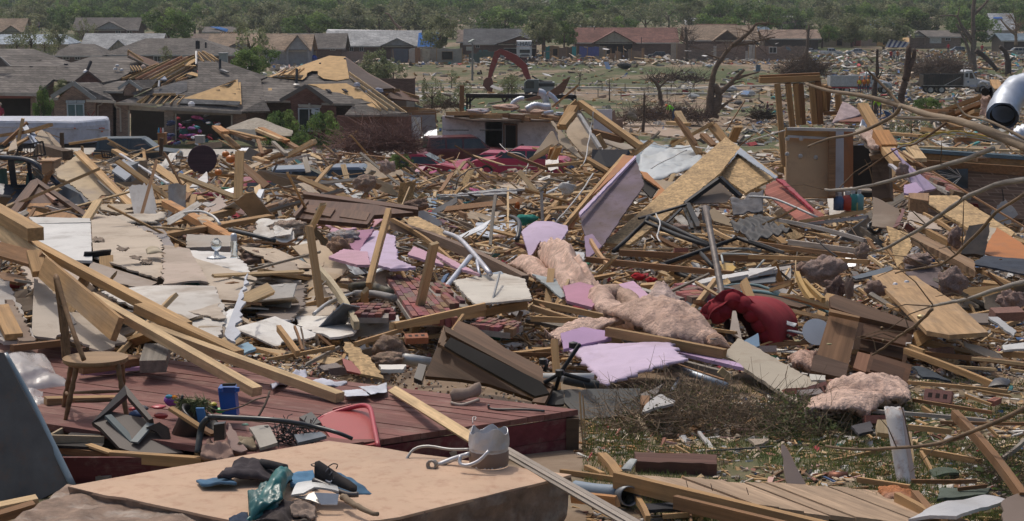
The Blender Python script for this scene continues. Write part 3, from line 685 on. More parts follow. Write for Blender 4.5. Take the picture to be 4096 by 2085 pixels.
for(u0,u1,vr,ve,c,l)in((1560,1660,36,52,(.4,.3,.22),'salmon'),(1420,1480,62,78,(.5,.5,.5),PAL),(1880,1960,70,90,(.4,.33,.27),TAN),(3950,4060,40,62,BRN,'dark brown')):
 house(u0,u1,vr,ve,ve+12,430,c,'cream',dep=8,lb='far %s roof sliver showing through the treetops'%l,gp='far roofs among the trees')
WK=[1.0]
def wreck(pcs,lb,name='ruined_house',posts=()):
 KD[0]=_tab(TS,full(0,pcs[0][3])[1])/pcs[0][4];WK[0]=KD[0]
 a=P(pcs[0][0],pcs[0][3],pcs[0][4]);r=emp(name,a,lb,'ruin')
 for p in pcs:
  x0,y0,x1,y1,d=p[:5];col=p[5];th=.15;q=[P(x0,y0,d),P(x1,y0+(p[7]if len(p)>7 else 0),d),P(x1,y1,d),P(x0,y1,d)]
  n=max(2,int((q[1].x-q[0].x)/.5));v=[];f=[]
  for i in rng(n+1):
   t=i/n;zt=q[0].z*(1-t)+q[1].z*t+uni(-.18,.1);X=q[0].x*(1-t)+q[1].x*t
   for y in(0,th):v+=[(X,d*KD[0]+y,q[3].z-.6),(X,d*KD[0]+y,zt)]
  for i in rng(n):
   o=i*4;f+=[(o,o+4,o+5,o+1),(o+2,o+3,o+7,o+6),(o+1,o+5,o+7,o+3)]
  f+=[(0,1,3,2),(n*4,n*4+2,n*4+3,n*4+1)]
  vf('wall',v,f,p[6]if len(p)>6 and p[6]else PNT,r,col)
 for(x,y0,y1,d)in posts:beam('post',P(x,y0,d),P(x+uni(-4,4),y1,d),.1,.1,0,TAN,pa=r)
 KD[0]=1.0
 return r
def hole(r,x0,y0,x1,y1,d,fc=(.3,.2,.13)):
 window(r,x0,y0,x1,y1,d*WK[0]-.06,mull=0,frame_c=fc,glass=DARK)
fr('a2')
r=wreck([(325,382,500,475,205,(.30,.26,.2)),(500,385,870,470,207,(.28,.2,.17))],'roofless beige walls with a black television and blue bag behind the trees',posts=[(430,385,470,204.8),(498,385,470,204.8)])
MB().box(P(360,452,204*WK[0]),(1.7,.1,1.0)).obj('television',PLS,r,(.02,.02,.025));MB().lathe([(.05,0),(.5,.1),(.6,.5),(.35,.8),(.05,.9)],P(478,455,204*WK[0]),10).obj('bag',CLO,r,(.03,.08,.4))
r=wreck([(1060,362,1185,470,232,(.09,.11,.14)),(1190,362,1235,470,232.4,(.55,.52,.46)),(1235,358,1275,480,231.5,(.3,.17,.1)),(1275,362,1400,470,232,(.36,.33,.28)),(1400,362,1590,475,231,(.38,.35,.3)),(1395,440,1400,490,230.8,(.4,.36,.3))],'roofless house with beige interior walls and a window opening, centre back',posts=[(1250,355,480,231.2),(1398,360,475,230.8),(1070,370,450,231.5),(1590,365,475,230.8)])
hole(r,1435,385,1520,450,230.9);MB().box(P(1318,428,231*WK[0]),(1.2,.25,2.4)).obj('doorway_panel',PNT,r,(.4,.36,.28))
MB().box(P(1330,405,231*WK[0]),(.5,.2,.9)).obj('cabinet',PNT,r,(.3,.24,.16))
r=wreck([(1640,400,1720,470,244,(.1,.14,.13)),(1700,385,1830,398,243,(.08,.12,.11))],'small torn dark green porch remnant right of the roofless beige walls')
fr('a3')
r=wreck([(335,345,372,440,238,(.05,.32,.33)),(372,345,440,425,240,(.35,.24,.14)),(440,352,500,455,238,(.28,.2,.14)),(500,352,540,455,237.5,(.2,.13,.09)),(540,348,572,462,237,(.05,.36,.38)),(595,350,742,460,237.2,(.10,.13,.36)),(700,420,742,462,236.8,(.3,.28,.25)),(742,345,800,455,238,(.33,.27,.2))],'roofless house with teal and violet blue painted inner walls',posts=[(340,340,440,237.6),(440,350,455,237),(500,350,460,237),(575,345,455,236.8),(655,350,460,237),(780,345,455,236.7),(330,340,440,237)])
hole(r,395,365,432,420,239.8)
r=wreck([(820,400,860,455,240,(.25,.17,.11)),(865,385,905,450,240,(.3,.22,.15)),(905,390,960,450,240.5,(.09,.07,.06)),(960,372,1000,455,239,(.22,.18,.14)),(1060,362,1082,472,238,(.3,.2,.13)),(1000,380,1060,455,240,(.26,.2,.15))],'collapsed room with splintered studs in front of the reddish roof',posts=[(830,360,450,239),(880,350,455,239),(925,345,455,239),(985,360,455,238.5),(1070,360,470,237.6)])
r=wreck([(1282,322,1330,455,236,(.42,.36,.3)),(1330,330,1600,450,237,WLC['brick'],BRK,-6),(1600,345,1622,405,237.5,(.5,.48,.44)),(1622,332,1840,450,238,WLC['brick'],BRK),(1840,380,1920,452,238,(.5,.48,.45)),(1920,345,2290,450,238,WLC['brick'],BRK)],'long roofless red brick wall with pale doorway on the right',posts=[(1325,320,455,235.8),(1860,345,440,237),(1915,335,445,237)])
hole(r,2020,352,2060,398,237.9,(.6,.6,.6))
fr('a4')
r=wreck([(0,335,50,455,236.5,(.52,.5,.46)),(45,350,245,455,236,WLC['brick'],BRK)],'brick wall end with a small divided window',posts=[(50,335,450,235.6)])
window(r,150,352,208,400,235.9*WK[0],mull=1)
r=wreck([(490,275,620,350,262,(.42,.37,.3)),(620,272,760,355,262.5,(.40,.36,.29)),(760,278,840,350,263,(.2,.07,.07)),(840,280,960,360,262,(.42,.34,.3))],'roofless beige walls behind the parked white pickup, upper right',posts=[(500,270,350,261.5),(960,280,365,261)])
hole(r,655,290,700,345,261.9)
fr('a4')
def awning():
 KD[0]=1.35
 r=emp('torn_roof',P(1120,355,255),'collapsed tan roof with blue and white striped awning','ruin')
 ply('roof_slope',[xyd(96,30,256,120,28,260,120,33,255,110,36,254,96,34,254)],OSBF,.12,(.4,.3,.2),r)
 for k in rng(9):
  x=1050+k*17
  ply('awning_stripe',[[(x,292+k*3,253.5),(x+16,295+k*3,253.5),(x-14,356,251.5),(x-30,354,251.5)]],CLO,.04,(.6,.58,.55)if k%2==0 else(.07,.09,.2),r)
awning();KD[0]=1.0
def nearrow():
 fr('h1')
 r=emp('garage_house',P(150,870,117),'grey roofed brick garage house with open garage at the left edge','house')
 ply('roof',[xyd(-25,12,126,35,12,126,76,27,122.2,60,30,120,-25,30,120)],SHING,.15,SHC['grey'],r)
 ply('roof',[xyd(-25,31,119.9,60,30,119.9,56,44,117.6,39,58,115,-25,58,115)],SHING,.15,SHC['grey'],r)
 ply('gable_wall',[xyd(-12,30,118.8,0,20,118.8,10,30,118.8)],PNT,.1,(.16,.14,.13),r)
 ply('gable_roof',[xyd(0,20,118.4,11,30,118.4,8,30,118.4,0,21,118.4)],PNT,.2,(.3,.29,.27),r)
 MB().bar(P(-250,590,114.9),P(390,600,114.9),.06,.22).obj('fascia',PNT,r,(.42,.38,.33))
 ply('lintel',[xyd(-25,60,115.4,32,61,115.4,32,64,115.4,-25,64,115.4)],PNT,.1,(.24,.09,.075),r)
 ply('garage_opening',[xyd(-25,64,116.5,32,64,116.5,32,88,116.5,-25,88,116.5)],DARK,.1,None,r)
 ply('wall',[xyd(32,60,115.5,38,60,115.5,38,90,115.5,32,90,115.5),xyd(38,60,115.5,58,52,121,58,90,121,38,90,115.5)],BRK,.2,WLC['brick'],r)
 b=MB();b.tube([P(382,610,115.2),P(382,870,115.2)],.05);b.obj('downspout',PNT,r,(.4,.36,.3))
 ply('rear_wall',[xyd(-25,31,128,56,31,128,56,90,128,-25,90,128)],BRK,.2,WLC['dbrick'],r)
 for q in((270,235,122.6),(380,238,122.6)):ply('roof_damage',[[(q[0],q[1],q[2]),(q[0]+55,q[1]-5,q[2]),(q[0]+45,q[1]+12,q[2]-.3),(q[0]-5,q[1]+8,q[2]-.3)]],DARK,.03,None,r)
 for q in((328,300,315,119.9),(692,275,292,120)):MB().tube([P(q[0],q[2],q[3]),P(q[0],q[1],q[3])],.14).obj('roof_vent',PNT,r,(.04,.04,.05))
 r=emp('gabled_house',P(800,890,116),'brick house with front gable, white sash window and red spray painted X','house')
 ply('roof',[xyd(76,26,122.2,96,20,125,135,20,125,148,26,122.5,134,38,119,94,36,119.2,91,36,119.2,78,47,117,56,44,117.6,60,30,120)],SHING,.15,SHC['grey'],r)
 ply('roof',[xyd(94,36,119.2,134,38,119,124,44,117.5,107,47,116.9)],SHING,.15,SHC['grey'],r)
 ply('rear_gable',[xyd(78,47,116.9,92,36,116.9,106,47,116.9)],BRK,.1,(.15,.085,.075),r)
 MB().bar(P(780,470,116.8),P(925,358,116.8),.1,.12).obj('barge_board',PNT,r,(.12,.09,.08));MB().bar(P(925,358,116.8),P(1064,466,116.8),.1,.12).obj('barge_board',PNT,r,(.12,.09,.08))
 ply('roof',[xyd(77,47,114,106,47,117,121,67,114.4,100,66,114)],SHING,.14,SHC['grey'],r)
 ply('front_wall',[xyd(60,65,114.5,77,50,114.5,98,66,114.5,100,67,114.5,100,93,114.5,57,93,114.5,57,66,114.5)],BRK,.2,WLC['brick'],r)
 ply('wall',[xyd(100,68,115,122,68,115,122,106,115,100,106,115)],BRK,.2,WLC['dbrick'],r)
 for a,c in(((540,625),(770,478)),((770,478),(1000,655))):MB().bar(P(*a,113.9),P(*c,113.9),.12,.28).obj('barge_board',PNT,r,(.27,.28,.27))
 ply('eave_box',[xyd(49,64,113.9,60,63,113.9,60,66,113.9,50,66,113.9)],PNT,.4,(.45,.42,.36),r)
 MB().bar(P(905,664,113.8),P(1212,678,113.9),.1,.16).obj('gutter',PNT,r,(.45,.4,.33))
 ply('window_head',[xyd(69,66,114.3,89,66,114.3,89,69,114.3,69,69,114.3)],PNT,.08,(.36,.42,.46),r)
 ply('keystone',[xyd(78,66,114.2,80,66,114.2,80,69,114.2,78,69,114.2)],PNT,.08,(.36,.42,.46),r)
 window(r,700,693,890,895,114.35,mull=1,frame_c=(.42,.5,.54),glass=PNT,gcol=(.10,.17,.18))
 b=MB();b.bar(P(703,853,114.2),P(887,858,114.2),.05,.07);b.obj('window_rail',PNT,r,(.42,.5,.54))
 for a,c in(((918,785),(975,895)),((993,770),(915,895))):MB().bar(P(*a,114.4),P(*c,114.4),.01,.05).obj('spray_mark',PNT,r,(.25,.035,.03))
 b=MB();b.tube([P(1078,682,114.6),P(1060,705,114.8),P(1027,715,114.9),P(1025,900,114.9)],.05);b.obj('downspout',PNT,r,(.42,.37,.32))
 ply('dormer_roof',[xyd(107,47,117.4,135,45,117.4,129,56,115.3,110,58,115.3)],SHING,.12,SHC['grey'],r)
 ply('dormer_roof',[xyd(136,45,115.2,166,44,118,159,52,116.6,148,55,115.2)],SHING,.12,SHC['grey'],r)
 ply('dormer_wall',[xyd(130,54,115.4,136,48,115.4,143,53,115.4,142,61,115.4,130,61,115.4)],BRK,.1,WLC['brick'],r)
 for a,c in(((1238,540),(1355,456)),((1355,456),(1485,550))):MB().bar(P(*a,115.1),P(*c,115.1),.1,.2).obj('barge_board',PNT,r,(.30,.32,.32))
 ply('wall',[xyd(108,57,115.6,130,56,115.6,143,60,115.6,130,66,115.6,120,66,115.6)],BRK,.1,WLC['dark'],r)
 MB().bar(P(1085,568,115),P(1290,578,115),.1,.12).obj('gutter',PNT,r,(.3,.29,.26))
 ply('roof',[xyd(139,58,115.2,148,55,115.4,161,52,116.6,142,61,115)],SHING,.1,SHC['grey'],r)
 MB().tube([P(905,365,118.9),P(955,250,119.2)],.11).obj('vent_pipe',PNT,r,(.05,.05,.055));MB().lathe([(.2,0),(.12,.15),(.02,.2)],P(898,368,118.8),8).obj('pipe_flashing',MTL,r,(.6,.6,.6))
 for(x,y)in((1230,310),(1210,345),(1275,355),(540,385)):MB().lathe([(.02,0),(.16,.05),(.12,.16),(.01,.2)],P(x,y,119.4),6).obj('shingle_scrap',PNT,r,(.6,.6,.6))
 ply('dark_patch',[xyd(77,32,121.1,88,32,121.2,87,34,120.7,76,34,120.6)],SHING,.02,(.13,.13,.14),r)
 ply('rear_wall',[xyd(70,30,127,140,30,127,140,80,127,70,80,127)],BRK,.1,WLC['dbrick'],r)
 fr('h2')
 r=emp('torn_roof_house',P(500,900,116),'double garage brick house with torn open roof and bare sheathing triangle','house')
 ply('roof',[xyd(50,25,121.4,74,24,121.6,123,41,119.3,116,44,119,50,43,118.6)],SHING,.12,SHC['grey'],r)
 ply('roof',[xyd(50,42,118.6,116,44,119,120,65,115.2,126,77,114.4,95,78,114.2,24,74,114.3,10,73,114.3,16,69,114.6,34,64,115.5,29,61,116,4,60,116.1,-6,62,116,-13,69,114.4,-37,69,114.4,-16,62,115.6,2,54,116.7,30,46,118)],SHING,.12,SHC['grey'],r)
 ply('sheathing',[xyd(34,64,115.45,58,56,116.5,92,44,118.4,95,67,115.1)],OSBF,.03,None,r)
 ply('sheathing',[xyd(93,47,118,95,47,118,96,70,114.7,94,70,114.7)],OSBF,.04,None,r)
 ply('sheathing',[xyd(73,51,117.2,90,44,118.1,90,46,118.1,83,50,117.3)],OSBF,.12,None,r)
 ply('torn_slot',[xyd(74,51,117.1,82,51,117.1,89,46,117.9,82,49,117.3)],DARK,.02,None,r)
 for(x,y)in((715,550),(925,540),(880,590),(905,595),(778,655)):ply('nail_scar',[[(x-25,y,116.2 if y>580 else 116.6),(x+18,y-4,116.2 if y>580 else 116.6),(x+20,y+4,116.1 if y>580 else 116.5)]],DARK,.02,None,r)
 ply('felt_strip',[xyd(35,64,115.35,95,67,115,93,71,114.5,30,69,114.7)],SHING,.02,(.13,.135,.14),r)
 ply('felt_strip',[xyd(4,56,116.45,30,46,117.9,39,46,118,39,56,116.5,26,61,116,4,60,116)],SHING,.02,(.15,.15,.155),r)
 ply('felt_strip',[xyd(58,39,119.3,64,40,119.2,76,45,118.5,74,48,118,60,44,118.6)],SHING,.05,(.13,.135,.14),r)
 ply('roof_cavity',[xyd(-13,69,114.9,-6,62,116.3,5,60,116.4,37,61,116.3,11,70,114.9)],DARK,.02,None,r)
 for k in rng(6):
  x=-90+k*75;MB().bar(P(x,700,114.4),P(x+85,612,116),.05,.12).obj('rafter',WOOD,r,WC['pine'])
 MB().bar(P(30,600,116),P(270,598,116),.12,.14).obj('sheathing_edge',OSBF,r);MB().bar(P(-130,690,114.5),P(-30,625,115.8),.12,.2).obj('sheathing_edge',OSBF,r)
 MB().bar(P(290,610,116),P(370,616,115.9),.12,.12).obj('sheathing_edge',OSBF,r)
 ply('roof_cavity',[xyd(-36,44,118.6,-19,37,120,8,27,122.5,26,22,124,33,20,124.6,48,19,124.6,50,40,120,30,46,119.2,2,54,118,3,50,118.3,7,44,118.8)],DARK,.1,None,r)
 L1=xy(-19,37,-8,34,2,30,8,27,21,24,33,20,40,21,44,24,48,30)
 pr=[((-190,372),(-360,438)),((85,280),(-290,438)),((210,238),(-215,440)),((335,203),(-150,442)),((400,208),(-75,445)),((470,205),(0,445)),((360,290),(70,448)),((430,292),(30,515)),((485,300),(120,505)),((440,360),(270,455)),((500,390),(300,455)),((150,440),(20,520))]
 for i,(a,c)in enm(pr):MB().bar(P(*a,121.6+.2*(i%3)),P(*c,117.9),.055,.16).obj('rafter',WOOD,r,tuple(q*uni(.8,1.1)for q in WC['pine']))
 MB().bar(P(-190,368,119.8),P(475,192,124.3),.1,.2).obj('ridge_board',WOOD,r,WC['brown'])
 ply('sheathing',[xyd(36,30,121.5,47,19,124,48,25,122.6,40,29,121.6)],OSBF,.04,None,r)
 ply('sheathing',[xyd(36,29,121.3,48,29,121.3,48,30,121,37,30,121.1)],OSBF,.05,None,r)
 ply('sheathing',[xyd(38,38,119.6,44,36,120.1,50,38,119.8,50,41,118.9,42,39,119.4)],OSBF,.04,None,r)
 ply('attic_insulation',[xyd(-1,40,118.9,9,40,118.9,11,42,118.6,15,40,118.9,18,44,118.2,2,44,118.2)],CLO,.1,(.35,.38,.45),r)
 ply('roof_cavity',[xyd(49,15,125,56,15,125,74,24,121.8,51,26,121.6)],DARK,.05,None,r)
 for a,c in(((492,155),(565,255)),((488,210),(560,256)),((510,152),(640,260)),((548,148),(680,248)),((635,180),(705,235)),((560,148),(735,250))):MB().bar(P(*a,123.4),P(*c,121.3),.055,.12).obj('rafter',WOOD,r,WC['pine'])
 MB().tube([P(486,150,123),P(486,285,121)],.08).obj('mast',MTL,r,(.4,.4,.4))
 fr('h1')
 ply('roof_flap',[xyd(134,14,122.5,169,27,123.5,156,30,121.5,134,20,121.5)],PNT,.08,(.17,.09,.05),r)
 MB().bar(P(1342,138,121.9),P(1500,248,121),.06,.16).obj('rafter',WOOD,r,WC['pine']);MB().bar(P(1342,138,121.8),P(1342,195,121.8),.06,.14).obj('rafter',WOOD,r,WC['pine'])
 MB().bar(P(1345,195,121),P(1560,300,120.2),.06,.1).obj('rafter',WOOD,r,WC['grey'])
 ply('roof_cavity',[xyd(136,30,119.8,148,30,119.8,150,34,119,137,37,118.7)],DARK,.05,None,r)
 for k in rng(4):MB().bar(P(1365+k*30,300,119.5),P(1400+k*30,350,118.6),.05,.1).obj('rafter',WOOD,r,WC['pine'])
 MB().tube([P(1665,520,116.6),P(1670,455,117)],.07).obj('vent_pipe',PLS,r,(.6,.6,.6));MB().lathe([(.15,0),(.18,.15),(.06,.25),(.02,.3)],P(1505,325,118.4),8).obj('insulation_tuft',INSUL,r,(.6,.55,.5))
 fr('h2')
 for(x,y0,y1,d)in((500,35,120,126),(585,50,110,128)):MB().tube([P(x,y1,d),P(x,y0,d)],.16 if x==500 else.07).obj('flue',PNT,r,(.05,.055,.06))
 MB().tube([P(735,345,119.8),P(733,232,120)],.09).obj('vent_pipe',PNT,r,(.05,.05,.055));MB().bar(P(740,340,119.7),P(815,368,119.3),.25,.12).obj('torn_flashing',MTL,r,(.3,.3,.3))
 MB().lathe([(.02,0),(.2,.05),(.24,.2),(.15,.32),(.02,.36)],P(435,728,114),8).obj('caught_bag',PLS,r,(.7,.7,.72))
 MB().bar(P(-372,694,114.2),P(70,710,114.2),.1,.16).obj('gutter',PNT,r,(.42,.36,.28));MB().bar(P(75,738,114.1),P(960,790,114.1),.1,.2).obj('fascia',PNT,r,(.30,.27,.23))
 ply('header',[xyd(-22,71,114.8,16,74,114.8,16,78,114.8,-22,76,114.8)],PNT,.1,(.36,.31,.24),r)
 ply('header',[xyd(24,76,114.8,87,79,114.8,87,82,114.8,24,80,114.8)],PNT,.1,(.25,.22,.18),r)
 ply('garage_wall',[xyd(-20,76,118.5,26,76,118.5,26,108,118.5,-20,108,118.5),xyd(24,80,118.5,87,80,118.5,87,108,118.5,24,108,118.5)],PNT,.1,(.10,.085,.07),r)  # near black wall colour stands in for the shade inside the garages
 for q in((-388,-225,700,1080),(150,248,738,945),(865,1010,795,1080),(150,248,945,1080)):ply('wall',[[(q[0],q[2],115),(q[1],q[2]+6,115),(q[1],q[3],115),(q[0],q[3],115)]],BRK,.3,WLC['brick']if q[3]!=945 else(.3,.26,.22),r)
 ply('wall',[xyd(96,79,115,126,79,117,126,108,117,96,108,115)],BRK,.2,WLC['dbrick'],r)
 for a,c in(((180,870),(215,930)),((218,865),(178,935))):MB().bar(P(*a,114.9),P(*c,114.9),.01,.05).obj('spray_mark',PNT,r,(.05,.04,.04))
 b=MB();b.tube([P(-372,705,114.5),P(-350,735,114.7),P(-312,745,114.9),P(-305,990,114.9)],.06);b.obj('downspout',PNT,r,(.42,.38,.33))
 for q in((-222,765),(270,800),(858,815)):MB().bar(P(q[0],q[1],114.7),P(q[0],1080,114.7),.1,.12).obj('door_jamb',PNT,r,(.36,.32,.26))
 fr('h3')
 r=emp('stripped_roof_house',P(700,900,116),'red brick house whose hip roof shows large areas of bare yellow sheathing','house')
 ply('roof',[xyd(-4,26,121.4,5,28,120.8,70,6,125,87,7,125,91,30,119.5,119,55,115.6,96,57,115.1,74,56,115.1,46,37,118.2,19,53,115.1,2,54,115,-3,50,115.6)],SHING,.12,SHC['grey'],r)
 ply('roof',[xyd(46,37,115.1,46,37,118.4,74,57,114.9,69,56,114.8)],SHING,.1,SHC['grey'],r)
 ply('roof',[xyd(86,68,113.6,96,57,115.1,111,56,115.6,126,63,114.5,152,66,113.9,100,69,113.5)],SHING,.12,SHC['grey'],r)
 ply('sheathing',[xyd(5,28,120.7,33,19,122.5,70,6,124.9,87,7,124.9,91,30,119.35,78,32,118.95,64,30,119.15,58,26,119.9,58,22,120.8,52,22,120.9,47,24,120.4,46,28,119.8,42,31,119.1)],OSBF,.03,None,r)
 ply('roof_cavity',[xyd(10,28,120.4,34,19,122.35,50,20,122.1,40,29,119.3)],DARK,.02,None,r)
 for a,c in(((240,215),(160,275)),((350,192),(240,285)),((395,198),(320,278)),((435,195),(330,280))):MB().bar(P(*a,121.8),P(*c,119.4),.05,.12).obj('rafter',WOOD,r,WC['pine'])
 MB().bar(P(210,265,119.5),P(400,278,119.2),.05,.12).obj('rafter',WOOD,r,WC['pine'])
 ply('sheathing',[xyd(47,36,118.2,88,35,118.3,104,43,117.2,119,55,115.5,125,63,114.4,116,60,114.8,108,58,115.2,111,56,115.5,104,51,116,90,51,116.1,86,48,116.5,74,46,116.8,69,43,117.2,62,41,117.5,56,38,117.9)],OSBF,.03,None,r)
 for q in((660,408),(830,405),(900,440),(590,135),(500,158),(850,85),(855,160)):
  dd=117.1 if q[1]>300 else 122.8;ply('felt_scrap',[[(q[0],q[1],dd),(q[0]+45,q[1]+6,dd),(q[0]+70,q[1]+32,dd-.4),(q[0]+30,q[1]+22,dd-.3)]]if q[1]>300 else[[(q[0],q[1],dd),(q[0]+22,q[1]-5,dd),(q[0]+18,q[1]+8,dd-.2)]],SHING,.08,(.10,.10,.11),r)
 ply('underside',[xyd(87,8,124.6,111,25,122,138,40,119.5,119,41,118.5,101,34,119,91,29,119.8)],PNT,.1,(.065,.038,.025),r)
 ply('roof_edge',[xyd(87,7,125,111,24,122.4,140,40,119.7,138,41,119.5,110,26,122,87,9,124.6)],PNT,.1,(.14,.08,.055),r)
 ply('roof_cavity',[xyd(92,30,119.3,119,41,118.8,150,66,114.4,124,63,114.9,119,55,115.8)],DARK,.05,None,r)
 for a,c in(((905,240),(1512,668)),((915,300),(1385,628)),((922,345),(1312,628)),((930,380),(1240,628))):MB().bar(P(*a,119.6),P(*c,114),.06,.18).obj('rafter',WOOD,r,WC['pale'])
 for(x,y)in((990,395),(1210,450),(1110,470),(1345,590),(1230,455)):MB().lathe([(.02,0),(.25,.1),(.2,.3),(.02,.35)],P(x,y,117.5),7).obj('insulation_tuft',CLO,r,(.4,.42,.5))
 for a,c in(((1180,415),(1440,425)),((1290,500),(1390,440)),((1330,508),(1500,520)),((1440,440),(1640,500)),((1290,470),(1560,500)),((1450,612),(1640,615)),((1520,640),(1800,640)),((1600,625),(1810,635))):MB().bar(P(*a,121),P(*c,120.5),.1,.2).obj('loose_rafter',WOOD,r,WC['tan'])
 ply('collapsed_slope',[xyd(138,40,121,164,49,121,164,54,120,156,53,120,129,50,120)],PNT,.08,(.15,.085,.06),r)
 ply('rear_room_wall',[xyd(129,52,122,160,52,122,160,70,122,129,70,122)],PNT,.1,(.22,.19,.16),r)
 ply('cabinet',[xyd(151,53,121.5,159,53,121.5,159,60,121.5,151,60,121.5)],PNT,.2,(.42,.5,.55),r)
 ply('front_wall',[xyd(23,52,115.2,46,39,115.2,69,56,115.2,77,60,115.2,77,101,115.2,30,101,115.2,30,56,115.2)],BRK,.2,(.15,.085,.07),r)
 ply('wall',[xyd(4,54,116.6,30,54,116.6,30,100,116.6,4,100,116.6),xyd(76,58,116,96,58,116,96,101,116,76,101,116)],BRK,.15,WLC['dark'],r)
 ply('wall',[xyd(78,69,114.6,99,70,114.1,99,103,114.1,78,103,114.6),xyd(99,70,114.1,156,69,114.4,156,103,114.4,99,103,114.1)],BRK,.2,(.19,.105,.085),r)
 for a,c in(((185,532),(460,375)),((460,375),(732,565))):MB().bar(P(*a,114.6),P(*c,114.6),.12,.24).obj('barge_board',PNT,r,(.14,.13,.12))
 MB().bar(P(40,540,114.8),P(290,545,114.8),.1,.12).obj('gutter',PNT,r,(.25,.23,.2));MB().bar(P(620,568,114.7),P(970,575,114.7),.1,.14).obj('gutter',PNT,r,(.28,.25,.21));MB().bar(P(865,686,113.4),P(1540,690,113.4),.1,.12).obj('fascia',PNT,r,(.2,.17,.15))
 ply('window_head',[xyd(37,57,115,62,58,115,61,61,115,38,60,115)],PNT,.08,(.40,.38,.33),r);ply('keystone',[xyd(48,56,114.9,50,56,114.9,50,61,114.9,48,61,114.9)],PNT,.08,(.44,.42,.38),r)
 window(r,372,608,605,855,115.05,mull=1,frame_c=(.42,.46,.48))
 for k in rng(5):MB().bar(P(515,625+k*6,114.7),P(600-k*8,650+k*14,114.5),.03,.12).obj('blind_slat',PNT,r,(.42,.47,.5))
 MB().tube([P(358,350,118),P(360,200,118.3)],.09).obj('vent_pipe',PNT,r,(.05,.055,.06));MB().lathe([(.25,0),(.12,.05),(.05,.06)],P(355,362,117.9),8).obj('pipe_flashing',MTL,r,(.5,.5,.5))
 ply('torn_patch',[xyd(6,40,117.6,10,40,117.6,9,47,116.6,10,50,116.2,7,48,116.4)],OSBF,.03,None,r)
 ply('rear_wall',[xyd(-4,30,128,160,30,128,160,100,128,-4,100,128)],BRK,.1,WLC['dbrick'],r)
 fr('h3')
 r=emp('broken_room',P(1700,850,114),'open broken room with white walls at the end of the red brick house','ruin')
 ply('wall',[xyd(156,65,117,181,64,117,183,93,117,156,93,117)],PNT,.1,(.30,.30,.32),r)
 ply('door',[xyd(156,71,114.6,166,71,114.6,166,92,114.6,159,92,114.6)],PNT,.08,(.58,.58,.58),r)
 for a,c in(((1560,650),(1810,640)),((1565,672),(1815,668)),((1815,640),(1820,760)),((1665,705),(1662,925))):MB().bar(P(*a,115),P(*c,115),.09,.14).obj('stud',WOOD,r,WC['brown'])
 ply('fallen_sheet',[xyd(166,92,113,174,85,113.6,183,83,113.8,183,93,112.8)],MTL,.03,(.6,.62,.65),r)
nearrow()
def whitehouse():
 fr('a2')
 r=emp('roofless_white_house',P(1700,1100,92),'roofless house with white interior walls and dark door opening, centre','ruin')
 ply('wall',[xyd(144,87,92,156,86,92,162,90,92,189,90,92,189,111,92,144,111,92)],PNT,.2,(.72,.69,.71),r)
 fr('a3')
 ply('wall',[xyd(3,89,92,13,89,92,13,94,92,3,93,92),xyd(12,89,92,47,90,92,47,115,92,12,111,92),xyd(-11,90,92,4,89,92,4,111,92,-11,111,92)],PNT,.2,(.72,.69,.71),r)
 ply('rear_wall',[xyd(70,82,96,84,82,96,84,101,96,70,101,96)],PNT,.15,(.66,.64,.66),r);ply('rear_wall',[xyd(84,84,97,86,82,97,87,90,97,92,89,97,92,97,97,84,96,97)],PNT,.15,(.25,.17,.13),r)
 ply('doorway',[xyd(3,93,92.3,12,94,92.3,12,111,92.3,3,111,92.3)],DARK,.05,None,r)
 for a,c in(((28,930),(30,1110)),((125,934),(125,1110)),((28,930),(127,935))):MB().bar(P(*a,91.8),P(*c,91.8),.1,.1).obj('door_frame',PNT,r,(.16,.09,.06))
 for i in rng(16):
  x=-400+i*58;y=858+uni(-14,18)+i*1.5;MB().bar(P(x,y,91.5),P(x+uni(90,190),y+uni(-10,22),90+uni(0,2)),.12,.2).obj('top_plate',WOOD,r,WC[RND.choice(['brown',TAN,'dark'])])
 ply('ceiling_deck',[xyd(-42,85,94,47,85,94,47,90,90.8,-20,90,90.8,-41,87,91.5)],PNT,.1,(.16,.12,.09),r)
whitehouse()
def rot(yaw,pitch,roll):return(Mtx.Rotation(yaw,3,'Z')@Mtx.Rotation(-pitch,3,'Y')@Mtx.Rotation(roll,3,'X'))
def samp(u0,u1,v0,v1,ok=None):
 while True:
  u,v=uni(u0,u1),uni(v0,v1)
  if ok is None or ok(u,v):return u,v
PLM=[bmesh_(1,1,1,random.Random(i),.02+.03*(i%4),uni(-.01,.01))for i in rng(10)]
for m_ in PLM:m_.materials.append(WOOD)
